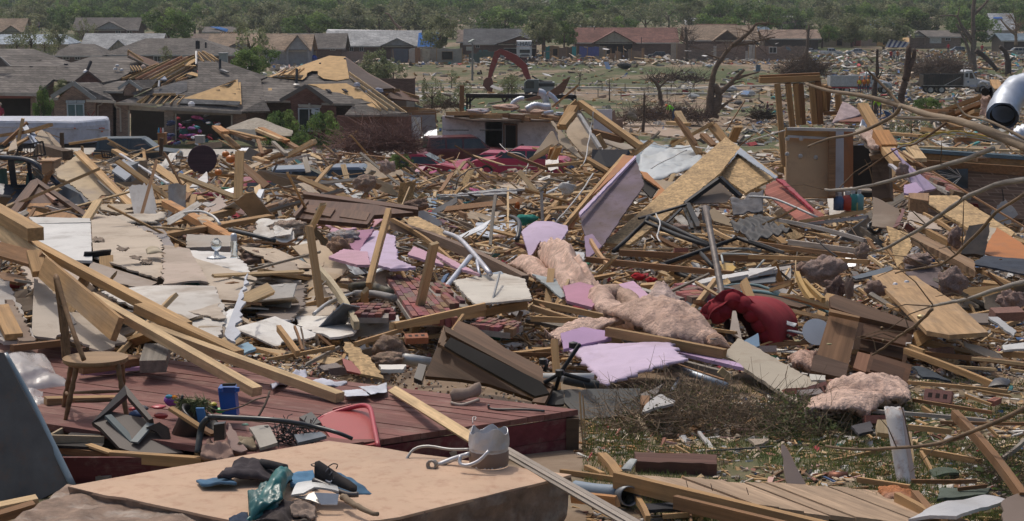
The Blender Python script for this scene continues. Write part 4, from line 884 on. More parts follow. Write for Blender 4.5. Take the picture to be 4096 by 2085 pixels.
def jag_mesh(seed,n=9,ro=.14):
 rr=random.Random(seed);pts=[]
 k=rr.choice([4,5,6]);base=sorted(rr.uniform(0,6.28)for _ in rng(k))
 a=rr.uniform(.55,.95);rect=[(-.5,-.5*a),(.5,-.5*a),(.5,.5*a),(-.5,.5*a)]
 for i in rng(4):
  p,q=rect[i],rect[(i+1)%4];torn=rr.random()<.6;m=n if torn else 1
  for j in rng(m):
   t=j/m;pts.append((p[0]*(1-t)+q[0]*t+(rr.uniform(-1,1)*ro*.45 if torn and j else 0),p[1]*(1-t)+q[1]*t+(rr.uniform(-1,1)*ro*.45 if torn and j else 0)))
 bm=bmesh.new();f=bm.faces.new([bm.verts.new((x,y,.08*rr.uniform(-.3,.3)*0))for x,y in pts]);bmesh.ops.triangulate(bm,faces=[f])
 bmesh.ops.subdivide_edges(bm,edges=bm.edges[:],cuts=1);bmesh.ops.triangulate(bm,faces=bm.faces[:])
 for v in bm.verts:v.co.z+=.035*fbm(v.co*1.6+Vec((seed,0,0)))
 bm.normal_update();r=bmesh.ops.extrude_face_region(bm,geom=bm.faces[:])
 for g in r['geom']:
  if isa(g,bmesh.types.BMVert):g.co.z+=.02
 bmesh.ops.recalc_face_normals(bm,faces=bm.faces[:]);me=newmesh('piece');bm.to_mesh(me);bm.free();return me
DRM=[jag_mesh(i)for i in rng(14)]
for m_ in DRM:m_.materials.append(DRY)
OSM=[jag_mesh(i+40,5,.08)for i in rng(6)]
for m_ in OSM:m_.materials.append(OSB)
MTM=[jag_mesh(i+60,4,.05)for i in rng(6)]
for m_ in MTM:m_.materials.append(MTL)
PTM=[jag_mesh(i+80,3,.04)for i in rng(6)]
for m_ in PTM:m_.materials.append(PNT)
def fluff(seed,flat=.5,sub=3,amp=.45,f=1.6):
 bm=bmesh.new();bmesh.ops.create_icosphere(bm,subdivisions=sub,radius=1)
 for v in bm.verts:
  n=fbm(v.co*f+Vec((seed*7,0,0)))*amp+fbm(v.co*f*3+Vec((seed,5,0)))*amp*.4+fbm(v.co*f*8)*amp*.28
  v.co*=1+n;v.co.z*=flat
 for fc in bm.faces:fc.smooth=True
 me=newmesh('wad');bm.to_mesh(me);bm.free();return me
FLM=[fluff(i)for i in rng(6)]
for m_ in FLM:m_.materials.append(INSUL)
CLM=[fluff(i+10,.4,3,.6,1.2)for i in rng(5)]
for m_ in CLM:m_.materials.append(CLO)
def pcs(name,cat,gp,meshes,N,zone,size,cols,kindword,pitch=.3,up=(.02,.12),upright=.1,scale_fn=None,ok=None):
 for i in rng(N):
  u,v=samp(*zone,ok);p=Pf(u,v,None,1.0);w=[]
  L=uni(*size[0]);L*=(scale_fn(p.y)if scale_fn else 1)
  cn=RND.choice(list(cols));c=cols[cn];j=uni(.8,1.15);c=tuple(x*j for x in c)
  o=mob(name,RND.choice(meshes),None,None,c,cat=cat)
  if size[1]is None:s=(L,L*uni(.5,1),L*uni(.6,1)if size[2]is None else size[2])
  else:wd=RND.choice(size[1]);s=(L,wd,size[2])
  o.scale=s
  pt=RND.gauss(0,pitch);st=RND.random()<upright
  if st:pt=uni(.5,1.15)*RND.choice((-1,1))
  yaw=uni(0,6.28);R=rot(yaw,pt,RND.gauss(0,.35))
  p.z+=uni(*up)*max(1,p.y/40)+abs(math.sin(pt))*L*.35
  o.matrix_basis=Mtx.Translation(p)@R.to_4x4()@Mtx.Diagonal((*s,1))
  sw=('short' if L<size[0][0]+.33*(size[0][1]-size[0][0])else 'long' if L>size[0][0]+.7*(size[0][1]-size[0][0])else '')
  tw='upright' if st else('tilted' if abs(pt)>.25 else 'flat lying')
  lab(u,v,[x for x in(sw,cn,tw)if x],kindword,gp,o)
def okz(u,v):
 if v>1480 and u<2400:return False
 if 2300<u and v>1500:return False
 if v<625 and(u<1100):return False
 return True
WCS=dict(pale=WC['pale'],tan=WC['tan'],pine=WC['pine'],brown=WC['brown'],grey=WC['grey'],dark=WC['dark'])
WC2=dict(yellowish=WC['pine'],tan=WC['tan'],brown=WC['brown'],weathered=WC['grey'],pale=WC['pale'])
GYS=dict(white=GY['white'],tan=GY['tan'],beige=GY['beige'],grey=GY['grey'])
pcs('plank','plank','planks scattered over the rubble',PLM,170,(-50,4150,605,900),((.6,3.4),(.09,.14,.19),.04),WC2,'plank',.3,(.05,.5),.10,lambda y:min(1,y/55+.2),okz)
pcs('plank','plank','planks scattered over the rubble',PLM,120,(-50,4150,880,1480),((.5,1.6),(.08,.1,.15),.038),WC2,'plank',.25,(.02,.1),.06,None,okz)
pcs('gypsum_board','board','broken gypsum boards in the rubble',DRM,110,(-50,4150,610,960),((.4,1.5),None,.6),GYS,'gypsum board scrap',.35,(.05,.3),.06,lambda y:min(1,y/60+.1),okz)
pcs('gypsum_board','board','broken gypsum boards in the rubble',DRM,90,(-50,4150,940,1480),((.12,.5),None,.5),GYS,'gypsum board scrap',.35,(.02,.08),.05,None,okz)
pcs('strand_board','board','strand board scraps',OSM,40,(200,4100,620,1400),((.4,1.1),None,.7),dict(yellow=(.5,.5,.5)),'strand board scrap',.4,(.05,.2),.05,lambda y:min(1.0,max(.35,y/45)),okz)
pcs('metal_sheet','sheet','bent metal sheets',MTM,36,(0,4100,620,1400),((.3,1.1),None,.6),dict(silver=(.55,.57,.6),grey=(.3,.32,.35)),'metal sheet',.4,(.05,.2),.05,lambda y:min(1.0,max(.35,y/45)),okz)
pcs('painted_board','board','painted panels lying in the wreckage',PTM,46,(0,4100,620,1350),((.3,1.0),None,.8),dict(blue=(.12,.2,.34),teal=(.06,.2,.2),maroon=(.16,.04,.05),black=(.03,.03,.035),pink=(.5,.27,.3),white=(.7,.7,.68),orange=(.5,.2,.07)),'painted panel',.4,(.05,.15),.06,lambda y:min(1.0,max(.35,y/45)),okz)
pcs('insulation_wad','insulation','torn wads of pink insulation',FLM,60,(0,4100,700,1450),((.10,.32),None,None),dict(pink=(.62,.42,.34),buff=(.60,.47,.36)),'insulation wad',.3,(.0,.08),0,lambda y:min(1.0,max(.35,y/45)),okz)
pcs('clothing','clothing','clothes and rags in the wreckage',CLM,70,(0,4100,640,1450),((.12,.3),None,None),dict(navy=(.04,.06,.14),red=(.35,.04,.05),white=(.65,.65,.66),pink=(.55,.15,.28),blue=(.10,.2,.4),black=(.03,.03,.035),green=(.06,.2,.12)),'rag',.3,(.0,.05),0,lambda y:min(1.0,max(.35,y/45)),okz)
pcs('lath','lath','laths and battens across the rubble',PLM,150,(-50,4150,640,1420),((.8,2.6),(.03,.045),.025),WC2,'lath',.2,(.06,.3),.08,lambda y:min(1,y/45+.2),okz)
pcs('plaster_chunk','board','broken plaster slabs tumbled at left of centre',DRM,42,(380,1560,900,1400),((.25,.95),None,.8),dict(white=GY['white'],tan=GY['tan'],beige=GY['beige']),'plaster chunk',.22,(.06,.16),.07,None,okz)
pcs('plaster_chunk','board','broken plaster slabs tumbled at left of centre',DRM,12,(-20,900,1180,1440),((.2,.6),None,.8),GYS,'plaster chunk',.25,(.1,.2),.08,None,None)
pcs('clothing','clothing','clothes heaped before the double garage',CLM,110,(665,880,555,606),((.14,.34),None,None),dict(navy=(.04,.06,.14),pink=(.6,.12,.3),white=(.65,.65,.7),red=(.4,.05,.07),purple=(.2,.08,.25),teal=(.08,.28,.32),black=(.03,.03,.035)),'garment',.3,(.1,.7),0)
def okf(u,v):return u>1560 and not(v>262 and v<350 and u<2500 and RND.random()<.75)and not(v>300 and RND.random()<.45)
pcs('plank','plank','planks strewn over the far field',PLM,34,(1560,4150,212,560),((1.2,3.2),(.15,.22),.08),WC2,'board',.12,(.05,.3),.03,None,okf)
pcs('debris_board','board','panels strewn over the far field',DRM,110,(1560,4150,212,500),((.5,1.5),None,1.0),dict(white=(.68,.67,.66),tan=GY['tan'],grey=GY['grey'],blue=(.15,.25,.42)),'panel',.25,(.05,.35),.1,None,okf)
def chips(name,N,zone,L,Wd,T,pal,lb,m=CHIP,tilt=.35,lift=.05,ok=None,gain=None,dens=None):
 U,V_=[],[]
 while len(U)<N:
  u,v=uni(zone[0],zone[1]),uni(zone[2],zone[3])
  if(ok is None or ok(u,v))and(dens is None or RND.random()<dens(u,v)):U.append(u);V_.append(v)
 Pp=np.array([tuple(Pf(u,v,None,1.0))for u,v in zip(U,V_)]);g=np.ones(N)if gain is None else np.array([gain(y)for y in Pp[:,1]])
 l=NPR.uniform(*L,N)*g;w=NPR.uniform(*Wd,N)*g;t=NPR.uniform(*T,N)*g
 Pp[:,2]+=NPR.uniform(0,lift,N)*g-.02
 y=NPR.uniform(0,6.283,N);a=NPR.normal(0,tilt,N);b=NPR.normal(0,tilt,N)
 ex=np.stack([np.cos(y)*np.cos(a),np.sin(y)*np.cos(a),np.sin(a)],1);ey=np.stack([-np.sin(y)*np.cos(b),np.cos(y)*np.cos(b),np.sin(b)],1)
 ez=np.cross(ex,ey);ez/=np.linalg.norm(ez,axis=1)[:,None];vs=[]
 for sx in(-1,1):
  for sy in(-1,1):
   for sz in(-1,1):
    tp=NPR.uniform(.5,1.0,(N,1));vs.append(Pp+ex*(l/2*sx)[:,None]*NPR.uniform(.75,1,(N,1))+ey*(w/2*sy)[:,None]*tp+ez*(t/2*sz)[:,None])
 VV=np.stack(vs,1).reshape(-1,3);F=(np.array(BOXF)[None]+(np.arange(N)*8)[:,None,None]).reshape(-1,4)
 me=newmesh(name);me.from_pydata(VV.tolist(),[],F.tolist());me.update()
 pc=np.array([p[1]for p in pal]);pw=np.array([p[0]for p in pal],float);pw/=pw.sum();k=pc[NPR.choice(len(pal),N,p=pw)]*NPR.uniform(.7,1.2,(N,1))
 at=me.attributes.new('Col','FLOAT_COLOR','POINT');kk=np.ones((N*8,4),dtype=np.float32);kk[:,:3]=np.repeat(k,8,0);at.data.foreach_set('color',kk.ravel())
 return mob(name,me,m,kind='stuff',lb=lb)
WP=[(5,WC['pine']),(5,WC['tan']),(3,WC['brown']),(3,WC['pale']),(2,WC['grey']),(1.5,WC['dark'])]
MP=[(4,GY['white']),(4,GY['tan']),(4,GY['beige']),(3,GY['grey']),(2,(.16,.11,.08)),(1.2,(.32,.14,.10)),(.8,(.55,.35,.3)),(.35,(.1,.18,.35)),(.3,(.06,.2,.2)),(.3,(.4,.05,.07)),(.4,(.03,.03,.035)),(.15,(.5,.2,.05))]
gn=lambda y:min(3.2,.55+max(0,y-14)/32)
chips('wood_splinters',7000,(-60,4160,620,1490),(.12,.9),(.02,.08),(.012,.035),WP,'splintered sticks and lath all over the rubble',WOODS,.3,.12,okz,gn)
chips('small_rubble',12000,(-60,4160,612,1490),(.04,.22),(.03,.15),(.01,.05),MP,'small crumbs of plaster, brick and plastic in the rubble',CHIP,.4,.06,okz,gn)
chips('fine_rubble',14000,(-60,4160,900,1500),(.015,.07),(.01,.05),(.008,.03),MP+[(4,(.2,.15,.11))],'fine crumbs between the larger wreckage',CHIP,.4,.04,okz)
dens_f=lambda u,v:(1.0 if v<262 else.16 if v<350 else.2)*(1.0 if u>2900 or v<270 else.5)+(.4 if u>3300 and v>250 else 0)
chips('field_debris',7500,(1540,4160,205,585),(.15,1.0),(.06,.35),(.04,.2),[(5,GY['white']),(5,GY['tan']),(4,WC['pine']),(3,WC['tan']),(3,GY['grey']),(2,(.25,.17,.12)),(.8,(.12,.2,.4)),(.4,(.05,.3,.3)),(.4,(.45,.08,.08)),(1,(.05,.05,.05)),(5,(.28,.22,.17)),(3,(.16,.12,.09))],'scattered debris over the far field',CHIP,.25,.12,lambda u,v:u>1560,lambda y:.8+y/300,dens_f)
chips('yard_debris',1200,(350,1560,215,300),(.2,1.2),(.1,.5),(.05,.25),MP,'scattered debris behind the near houses',CHIP,.25,.12,None,lambda y:1+y/300)
chips('lawn_litter',3800,(2330,4200,1490,2100),(.02,.16),(.01,.05),(.004,.015),WP+MP,'chips, twigs and shreds lying in the grass',CHIP,.2,.02)
for nm,lo,hi,n,f in(('deck_litter',(.02,.09),(.01,.05),2600,lambda u,v:v<1585-.06*abs(u-700)or(v>1690 and u<950 and v<1790)),('deck_dust',(.008,.03),(.006,.02),2500,lambda u,v:u<1330 or v>1480+.12*(u-1150))):
 chips(nm,n,(150,1330 if nm=='deck_litter' else 2200,1470,1790),lo,hi,(.006,.02),MP+WP,'crumbs and chips lying on the red deck',CHIP,.3,.01,f).location.z=.125
def loft(prof,W,ins,taper=0.,zb=0.):
 ""
 b=MB();n=len(prof);cx=sum(p[0]for p in prof)/n;cz=sum(p[1]for p in prof)/n
 st=[(-1,ins),(-1+.12,0),(1-.12,0),(1,ins)]
 for(sy,i)in st:
  for(x,z)in prof:
   dx,dz=x-cx,z-cz;L=math.hypot(dx,dz)or 1;x2=x-dx/L*i;z2=z-dz/L*i
   b.v.append((x2,sy*(W/2-max(0,z-zb)*taper),z2))
 for k in rng(3):
  for j in rng(n):b.f.append((k*n+j,k*n+(j+1)%n,(k+1)*n+(j+1)%n,(k+1)*n+j))
 b.f.append(tuple(rng(n))[::-1]);b.f.append(tuple(rng(3*n,4*n)));return b
def wheel(r,x,y,rad=.34,w=.22):
 Mx=Mtx.Rotation(math.pi/2,3,'X')
 t=MB();t.lathe([(rad*.62,-w/2),(rad*.93,-w/2),(rad,-w*.3),(rad,w*.3),(rad*.93,w/2),(rad*.62,w/2),(rad*.62,-w/2)],(x,y,rad),16,Mx);o=t.obj('wheel',CLO,r,(.025,.025,.025),True)
 q=MB();q.lathe([(.01,-w*.35),(rad*.3,-w*.4),(rad*.5,-w*.25),(rad*.62,-w*.45),(rad*.62,w*.45),(rad*.5,w*.25),(rad*.3,w*.4),(.01,w*.35)],(x,y,rad),12,Mx);q.obj('rim',MTL,o,(.5,.5,.5),True)
CARP=dict(suv=(4.7,1.85,[(-2.3,.35),(-2.35,.9),(-2.25,1.1),(1.0,1.12),(2.1,1.0),(2.35,.85),(2.35,.35)],[(-2.2,1.08),(-2.05,1.72),(.35,1.74),(1.15,1.1)],[(-2.0,-1.25),(-1.15,-.35),(-.28,.75)]),van=(4.9,1.95,[(-2.4,.35),(-2.45,1.0),(-2.4,1.15),(1.5,1.15),(2.3,.95),(2.45,.8),(2.45,.35)],[(-2.35,1.1),(-2.25,1.9),(.7,1.9),(1.6,1.12)],[(-2.2,-1.2),(-1.1,-.1),(0,1.15)]),pickup=(5.3,1.9,[(-2.6,.4),(-2.65,1.05),(-.75,1.08),(1.2,1.1),(2.4,1.0),(2.6,.85),(2.6,.4)],[(-.75,1.05),(-.65,1.72),(.7,1.74),(1.35,1.08)],[(-.6,.1),(.18,.95)]),sedan=(4.5,1.8,[(-2.2,.3),(-2.25,.8),(-2.1,.95),(1.0,.95),(2.0,.85),(2.25,.7),(2.25,.3)],[(-1.7,.93),(-1.0,1.4),(.1,1.42),(1.05,.93)],[(-1.35,-.45),(-.38,.75)]))
def car(kind,loc,yaw,col,lb,cat,name=None,scale=1.,pitch=0,rollx=0,gp=None,dent=0.):
 L,W,body,cab,wins=CARP[kind];r=emp(name or kind,(0,0,0),lb,cat,gp)
 b=loft(body,W,.06)
 if dent:b.v=[(v[0]+dent*.6*fbm(Vec(v)*1.1),v[1]+dent*.5*fbm(Vec(v)*1.7+Vec((3,0,0))),v[2]+dent*fbm(Vec(v)*1.3+Vec((0,5,0))))for v in b.v]
 b.obj('body',GLOSS,r,col,False)
 c=loft(cab,W-.08,.03,.28,cab[0][1]);c.obj('cabin',GLOSS,r,col)
 zt=cab[1][1]-.09;zb=cab[0][1]+.05
 for s in(-1,1):
  for(x0,x1)in wins:
   f=lambda z:s*((W-.08)/2-max(0,z-cab[0][1])*.28+.012)
   t0=0 if x0>cab[1][0]else.12;t1=max(0,(x1-cab[2][0]))*.55
   v=[(x0,f(zb),zb),(x1+.12*(t1>0),f(zb),zb),(x1-t1,f(zt),zt),(x0+t0,f(zt),zt)];v+=[(p[0],p[1]-s*.01,p[2])for p in v]
   vf('side_window',v,[(0,1,2,3),(7,6,5,4),(0,4,5,1),(1,5,6,2),(2,6,7,3),(3,7,4,0)],GLASS,r)
 def glz(nm,p,q,off):
  hw=lambda z:(W-.08)/2-max(0,z-cab[0][1])*.28-.12
  d=Vec((q[0]-p[0],0,q[1]-p[1])).normalized();nn=Vec((d.z,0,-d.x))*off
  P0=Vec((p[0],0,p[1])).lerp(Vec((q[0],0,q[1])),.1)+nn;P1=Vec((p[0],0,p[1])).lerp(Vec((q[0],0,q[1])),.88)+nn
  v=[(P0.x,-hw(P0.z),P0.z),(P0.x,hw(P0.z),P0.z),(P1.x,hw(P1.z),P1.z),(P1.x,-hw(P1.z),P1.z)];v+=[(a-nn.x*.7,y,z-nn.z*.7)for a,y,z in v]
  vf(nm,v,[(0,1,2,3),(7,6,5,4),(0,4,5,1),(1,5,6,2),(2,6,7,3),(3,7,4,0)],GLASS,r)
 glz('windshield',cab[3],cab[2],.035)
 glz('rear_window',cab[0],cab[1],-.035)
 for s in(-1,1):
  MB().box((body[-2][0]-.02,s*W*.36,body[-2][1]-.08),(.1,.32,.15)).obj('headlight',PLS,r,(.65,.65,.62));MB().box((body[1][0]+.02,s*W*.42,body[1][1]-.1),(.08,.16,.28)).obj('tail_light',PLS,r,(.35,.03,.03))
  for x in(-L*.3,L*.31):wheel(r,x,s*(W/2-.1))
 MB().box((L/2+.0,0,.48),(.14,W*.92,.18)).obj('bumper',PNT,r,(.12,.12,.12));MB().box((-L/2,0,.5),(.14,W*.92,.18)).obj('bumper',PNT,r,(.12,.12,.12))
 r.location=loc;r.rotation_euler=(rollx,pitch,yaw);r.scale=(scale,)*3;return r
def person(loc,h,yaw,lb,shirt=(.3,.05,.05),hat=None,hair=(.08,.05,.03),pose='stand',vest=None,name='person',skin=(.42,.26,.19)):
 J=dict(pel=(0,0,.52),che=(0,0,.72),nec=(0,0,.84),hd=(0,.01,.885),top=(0,.01,.975),sl=(-.105,0,.80),sr=(.105,0,.80),el=(-.15,.02,.63),er=(.15,.02,.63),hl=(-.14,.09,.50),hr=(.14,.09,.50),fl=(-.155,.12,.44),frr=(.155,.12,.44),pl=(-.055,0,.50),pr=(.055,0,.50),kl=(-.06,.02,.28),kr=(.065,.01,.28),al=(-.065,0,.045),ar=(.07,-.01,.045),tl=(-.07,.08,.02),tr=(.075,.07,.02))
 if pose=='bend':
  J.update(che=(0,.17,.66),nec=(0,.27,.70),hd=(0,.31,.70),top=(0,.40,.69),sl=(-.1,.23,.68),sr=(.1,.23,.68),el=(-.14,.27,.52),er=(.14,.27,.52),hl=(-.1,.33,.38),hr=(.1,.33,.38),fl=(-.09,.36,.32),frr=(.09,.36,.32))
 if pose=='work':J.update(el=(-.16,.09,.66),hl=(-.09,.2,.66),fl=(-.06,.25,.66),er=(.16,.09,.64),hr=(.09,.2,.6),frr=(.06,.25,.6))
 E=[('pel','che'),('che','nec'),('nec','hd'),('hd','top'),('che','sl'),('che','sr'),('sl','el'),('sr','er'),('el','hl'),('er','hr'),('hl','fl'),('hr','frr'),('pel','pl'),('pel','pr'),('pl','kl'),('pr','kr'),('kl','al'),('kr','ar'),('al','tl'),('ar','tr')]
 Rr=dict(pel=(.085,.06),che=(.09,.06),nec=(.033,.033),hd=(.045,.05),top=(.04,.045),sl=(.042,.04),sr=(.042,.04),el=(.026,.026),er=(.026,.026),hl=(.018,.018),hr=(.018,.018),fl=(.016,.01),frr=(.016,.01),pl=(.06,.058),pr=(.06,.058),kl=(.038,.038),kr=(.038,.038),al=(.024,.026),ar=(.024,.026),tl=(.024,.018),tr=(.024,.018))
 K=list(J);me=newmesh('body');me.from_pydata([J[k]for k in K],[(K.index(a),K.index(b))for a,b in E],[]);me.update()
 o=bpy.data.objects.new('tmp',me);SC.collection.objects.link(o)
 m=o.modifiers.new('s','SKIN');sv=me.skin_vertices[0].data
 for i,k in enm(K):sv[i].radius=Rr[k]
 sv[0].use_root=True;o.modifiers.new('u','SUBSURF').levels=1
 bpy.context.view_layer.update();dg=bpy.context.evaluated_depsgraph_get();me2=bpy.data.meshes.new_from_object(o.evaluated_get(dg));bpy.data.objects.remove(o)
 me2.materials.clear()
 r=emp(name,(0,0,0),lb,'person')
 def seg(p):
  best,kk=9,None
  for a,b in E:
   A,Bv=Vec(J[a]),Vec(J[b]);t=max(0,min(1,(p-A).dot(Bv-A)/max(1e-9,(Bv-A).length_squared)));q=(p-(A+(Bv-A)*t)).length-(Rr[a][0]+Rr[b][0])/2
   if q<best:best,kk=q,(a,b)
  return kk
 for mt in(SKINM,SHIRTM,LEGM,BOOTM):me2.materials.append(mt)
 S2={('nec','hd'):0,('hd','top'):0,('el','hl'):0,('er','hr'):0,('hl','fl'):0,('hr','frr'):0,('al','tl'):3,('ar','tr'):3}
 for p in me2.polygons:
  k=seg(p.center);p.material_index=S2.get(k,2 if k[0]in('pel','pl','pr','kl','kr')and k[1]!='che' else 1);p.use_smooth=True
 b=mob('body',me2,None,r,shirt)
 hc=Vec(J['hd']).lerp(Vec(J['top']),.6)
 HM=MB()
 if hat:HM.lathe([(.075,-.012),(.062,-.005),(.06,.02),(.045,.05),(.01,.062)],hc+Vec((0,0,.018)),12);HM.obj('hard_hat',PLS,r,hat,True)
 else:HM.lathe([(.05,-.06 if name!='woman' else-.12),(.056,-.01),(.055,.02),(.04,.05),(.01,.06)],hc+Vec((0,-.012,.008)),12);HM.obj('hair',CLO,r,hair,True)
 e=MB();
 for s in(-1,1):e.box(hc+Vec((s*.018,.047,-.005)),(.01,.006,.006))
 e.obj('eyes',DARK,r,None,kind='stuff');MB().box(hc+Vec((0,.05,-.02)),(.01,.018,.018)).obj('nose',SKINM,r)
 if vest:
  v=MB();c=Vec(J['che']);v.tube([Vec(J['pel'])+Vec((0,0,.03)),c,c.lerp(Vec(J['nec']),.55)],[.112,.118,.085],12);ob=v.obj('vest',CLO,r,vest,True)
 r.location=loc;r.scale=(h,h,h);r.rotation_euler=(0,0,yaw)
 return r
SKINM=mat('skin',col=(.42,.26,.19),var=.1,ro=.6,bu=0);SHIRTM=CLO;LEGM=mat('jeans',col=(.06,.08,.14),var=.3,ro=.95,bu=.2);BOOTM=mat('boots',col=(.04,.03,.025),var=.2,bu=0)
fr('a1')
def trailer():
 r=emp('trailer',P(300,1075,102),'long white enclosed trailer with rounded top edge and orange marker lights','trailer')
 pl=[(-300,102.2),(560,101.4),(600,101.5),(815,103.6),(828,104.2),(828,105.6),(-300,105.6)]
 bot=[Vec((P(x,1075,d).x,d,0))for x,d in pl];zb,zt=P(600,1078,101.4).z,P(600,908,101.4).z;b=MB();n=len(bot);c=sum(bot,Vec())/n
 lv=[(zb,0),(zb+.05,0),(zt-.32,0),(zt-.30,.02),(zt-.12,.06),(zt-.03,.16),(zt,.35)]
 for z,ins in lv:
  for p in bot:q=p+(c-p).normalized()*ins;b.v.append((q.x,q.y,z))
 for k in rng(len(lv)-1):
  for j in rng(n):b.f.append((k*n+j,k*n+(j+1)%n,(k+1)*n+(j+1)%n,(k+1)*n+j))
 b.f.append(tuple(rng((len(lv)-1)*n,len(lv)*n)));b.obj('body',PNT,r,(.50,.53,.60))
 for a,c2 in(((-300,946),(560,968)),((562,968),(826,975))):MB().bar(P(*a,101.2 if a[0]<0 else 101.3),P(*c2,101.3 if c2[0]<600 else 103.6),.06,.05).obj('trim_rail',MTL,r,(.4,.4,.42))
 for x,y,d in((560,962,101.2),(748,962,102.8),(765,960,103),(778,962,103),(765,985,103)):MB().box(P(x,y,d),(.1,.05,.06)).obj('marker_light',PLS,r,(.55,.12,.02))
 for x in(-100,60,760):MB().bar(P(x,1075,103),P(x,1160,103),.12,.12).obj('support_leg',MTL,r,(.1,.1,.1))
 MB().box(P(300,1082,103.5),(8,2.4,.2)).obj('chassis',PNT,r,(.05,.05,.055))
 MB().lathe([(.1,-.1),(.38,-.1),(.38,.1),(.1,.1)],P(120,1120,102.6),14,Mtx.Rotation(math.pi/2,3,'X')).obj('wheel',CLO,r,(.03,.03,.03))
trailer()
_p=P(1030,1035,98);car('suv',(_p.x,98,_p.z-1.68),0,(.02,.045,.06),'dark teal estate vehicle parked behind the debris, nose to the right','car')
def boxcab(nm,x0,y0,x1,y1,d,col,lb,cat,m=DARKW,dep=.5):
 a,c=P(x0,y0,d),P(x1,y1,d);r=emp(nm,((a.x+c.x)/2,d,c.z),lb,cat);w,h=c.x-a.x,a.z-c.z
 MB().box(((a.x+c.x)/2,d+dep/2,(a.z+c.z)/2-.015),(w,dep,h-.03)).obj('carcass',m,r,col);MB().box(((a.x+c.x)/2,d+dep/2-.02,a.z),(w+.06,dep+.05,.035)).obj('top',m,r,col)
 MB().box(((a.x+c.x)/2,d-.012,(a.z+c.z)/2),(w*.86,.02,h*.8)).obj('door',m,r,tuple(q*.9 for q in col));return r
boxcab('cabinet',1180,1000,1240,1085,96,(.3,.15,.06),'narrow orange brown cabinet before the double garage','cabinet')
for x,c,l in((1190,(.05,.3,.5),'blue'),(1205,(.5,.08,.06),'red'),(1222,(.6,.6,.6),'white')):MB().lathe([(.05,0),(.06,.15),(.03,.22),(.03,.28),(.002,.29)],P(x,997,96.2),8).obj('bottle',PLS,None,c,True,lb='%s bottle on top of the orange brown cabinet'%l,cat='bottle')
B(463,995,78,465,1135,78,.16,.16,0,'dark','dark square post standing right of the leaning roof truss',name='post')
B(1212,1035,74,1205,1165,74,.15,.15,0,'dark','dark wooden post standing right of the teal estate car',name='post')
B(615,1095,84,617,1145,84,.12,.12,0,TAN,'short tan stake beside the white trailer',name='post')
B(125,1120,66,172,888,66,.2,.09,0,PAL,'pale upright timber of the leaning roof truss heap')
B(-20,1020,67,205,988,66,.2,.12,0,TAN,'tan beam entering from the left edge below the trailer')
B(200,990,65,380,935,64,.2,.12,0,PIN,'square ended beam pointing right across the white trailer')
B(25,1085,66,205,920,66.5,.18,.12,0,BRN,'brown timber crossing the pale upright at far left')
B(0,1080,68,120,1035,68,.15,.1,0,PIN,'yellowish timber low at the left edge below the trailer')
B(40,1130,63,300,985,66,.15,.08,0,TAN,'long tan timber behind the plywood pieces at far left')
sh('siding_board',xy(17,96,20,94,29,108,26,110),(66,64),.03,PNT,(.55,.58,.62),lb='pale grey siding board leaning on the truss heap')
sh('siding_board',xy(22,100,26,100,32,109,28,110),(65,63),.03,PNT,(.35,.42,.55),lb='bluish striped siding board beside the grey one')
sh('plywood',xy(30,98,32,98,44,109,46,114,38,112,26,104),(66,61),.03,DRY,(.34,.27,.19),.03,lb='tan plywood sheets sloping right below the trailer')
sh('plywood',xy(34,99,37,100,46,110,45,113,40,108),(64,60),.03,DRY,(.24,.18,.12),.02,lb='darker plywood strip on top of the sloping sheets')
sh('plywood',xy(8,108,12,104,13,112,6,114),(65,62),.03,DRY,(.42,.34,.25),lb='small leaning plywood piece at the foot of the pale upright')
B(310,1108,60,510,1165,56,.35,.3,0,'dark','thick dark brown boxed beam with broken end',broken=.1)
def rack(pts,d,lb,name='wire_rack',r=.02,bars=8):
 e=emp(name,P(*pts[3],d),lb,'rack');q=[P(*p,d)for p in pts];b=MB()
 for i in rng(4):b.bar(q[i],q[(i+1)%4],r*2.4,r*2.4)
 b.obj('frame',PNT,e,(.02,.02,.022))
 for i in rng(1,bars):MB().tube([q[0].lerp(q[1],i/bars),q[3].lerp(q[2],i/bars)],r*.7,5).obj('wire',PNT,e,(.02,.02,.022))
 return e
rack(xy(14,110,32,106,34,116,12,119),57,'black wire cart rack lying below the truss heap')
rack(xy(76,113,84,114,84,118,77,118),62,'small black metal bench frame in front of the teal car',bars=4)
sh('brown_canvas_sheet',xy(100,110,104,108,110,108),70,.03,PNT,(.3,.2,.15),lb='tiny brown sheet in front of the teal car windows')
def table_top():
 r=emp('round_table',P(1515,1290,60),'dark brown round table top standing on edge','table');c=P(1515,1195,60)
 M=Mtx.Rotation(math.radians(78),3,'X');MB().lathe([(.001,-.03),(.49,-.03),(.505,0),(.49,.03),(.001,.03)],c,40,M).obj('tabletop',DARKW,r,(.055,.028,.035),False)
 MB().lathe([(.06,.03),(.05,.5),(.08,.55),(.001,.56)],c,10,Mtx.Rotation(math.radians(-102),3,'X')).obj('pedestal',DARKW,r,(.05,.03,.03))
table_top()
def pumpkin(x,y,d,R,l):
 r=emp('pumpkin',P(x,y,d),l,'pumpkin');b=MB();c=P(x,y,d);n=20
 for i in rng(7):
  a=-1.4+2.8*i/6
  for k in rng(n):t=2*math.pi*k/n;q=R*math.cos(a)*(1+.07*math.cos(5*t));b.v.append((c.x+q*math.cos(t),c.y+q*math.sin(t),c.z+R*.8*math.sin(a)))
 for i in rng(6):
  for k in rng(n):b.f.append((i*n+k,i*n+(k+1)%n,(i+1)*n+(k+1)%n,(i+1)*n+k))
 b.obj('shell',PLS,r,(.55,.17,.02),True);MB().tube([c+Vec((0,0,R*.75)),c+Vec((R*.2,0,R*1.1))],R*.12,6).obj('stem',BARK,r,(.15,.13,.05))
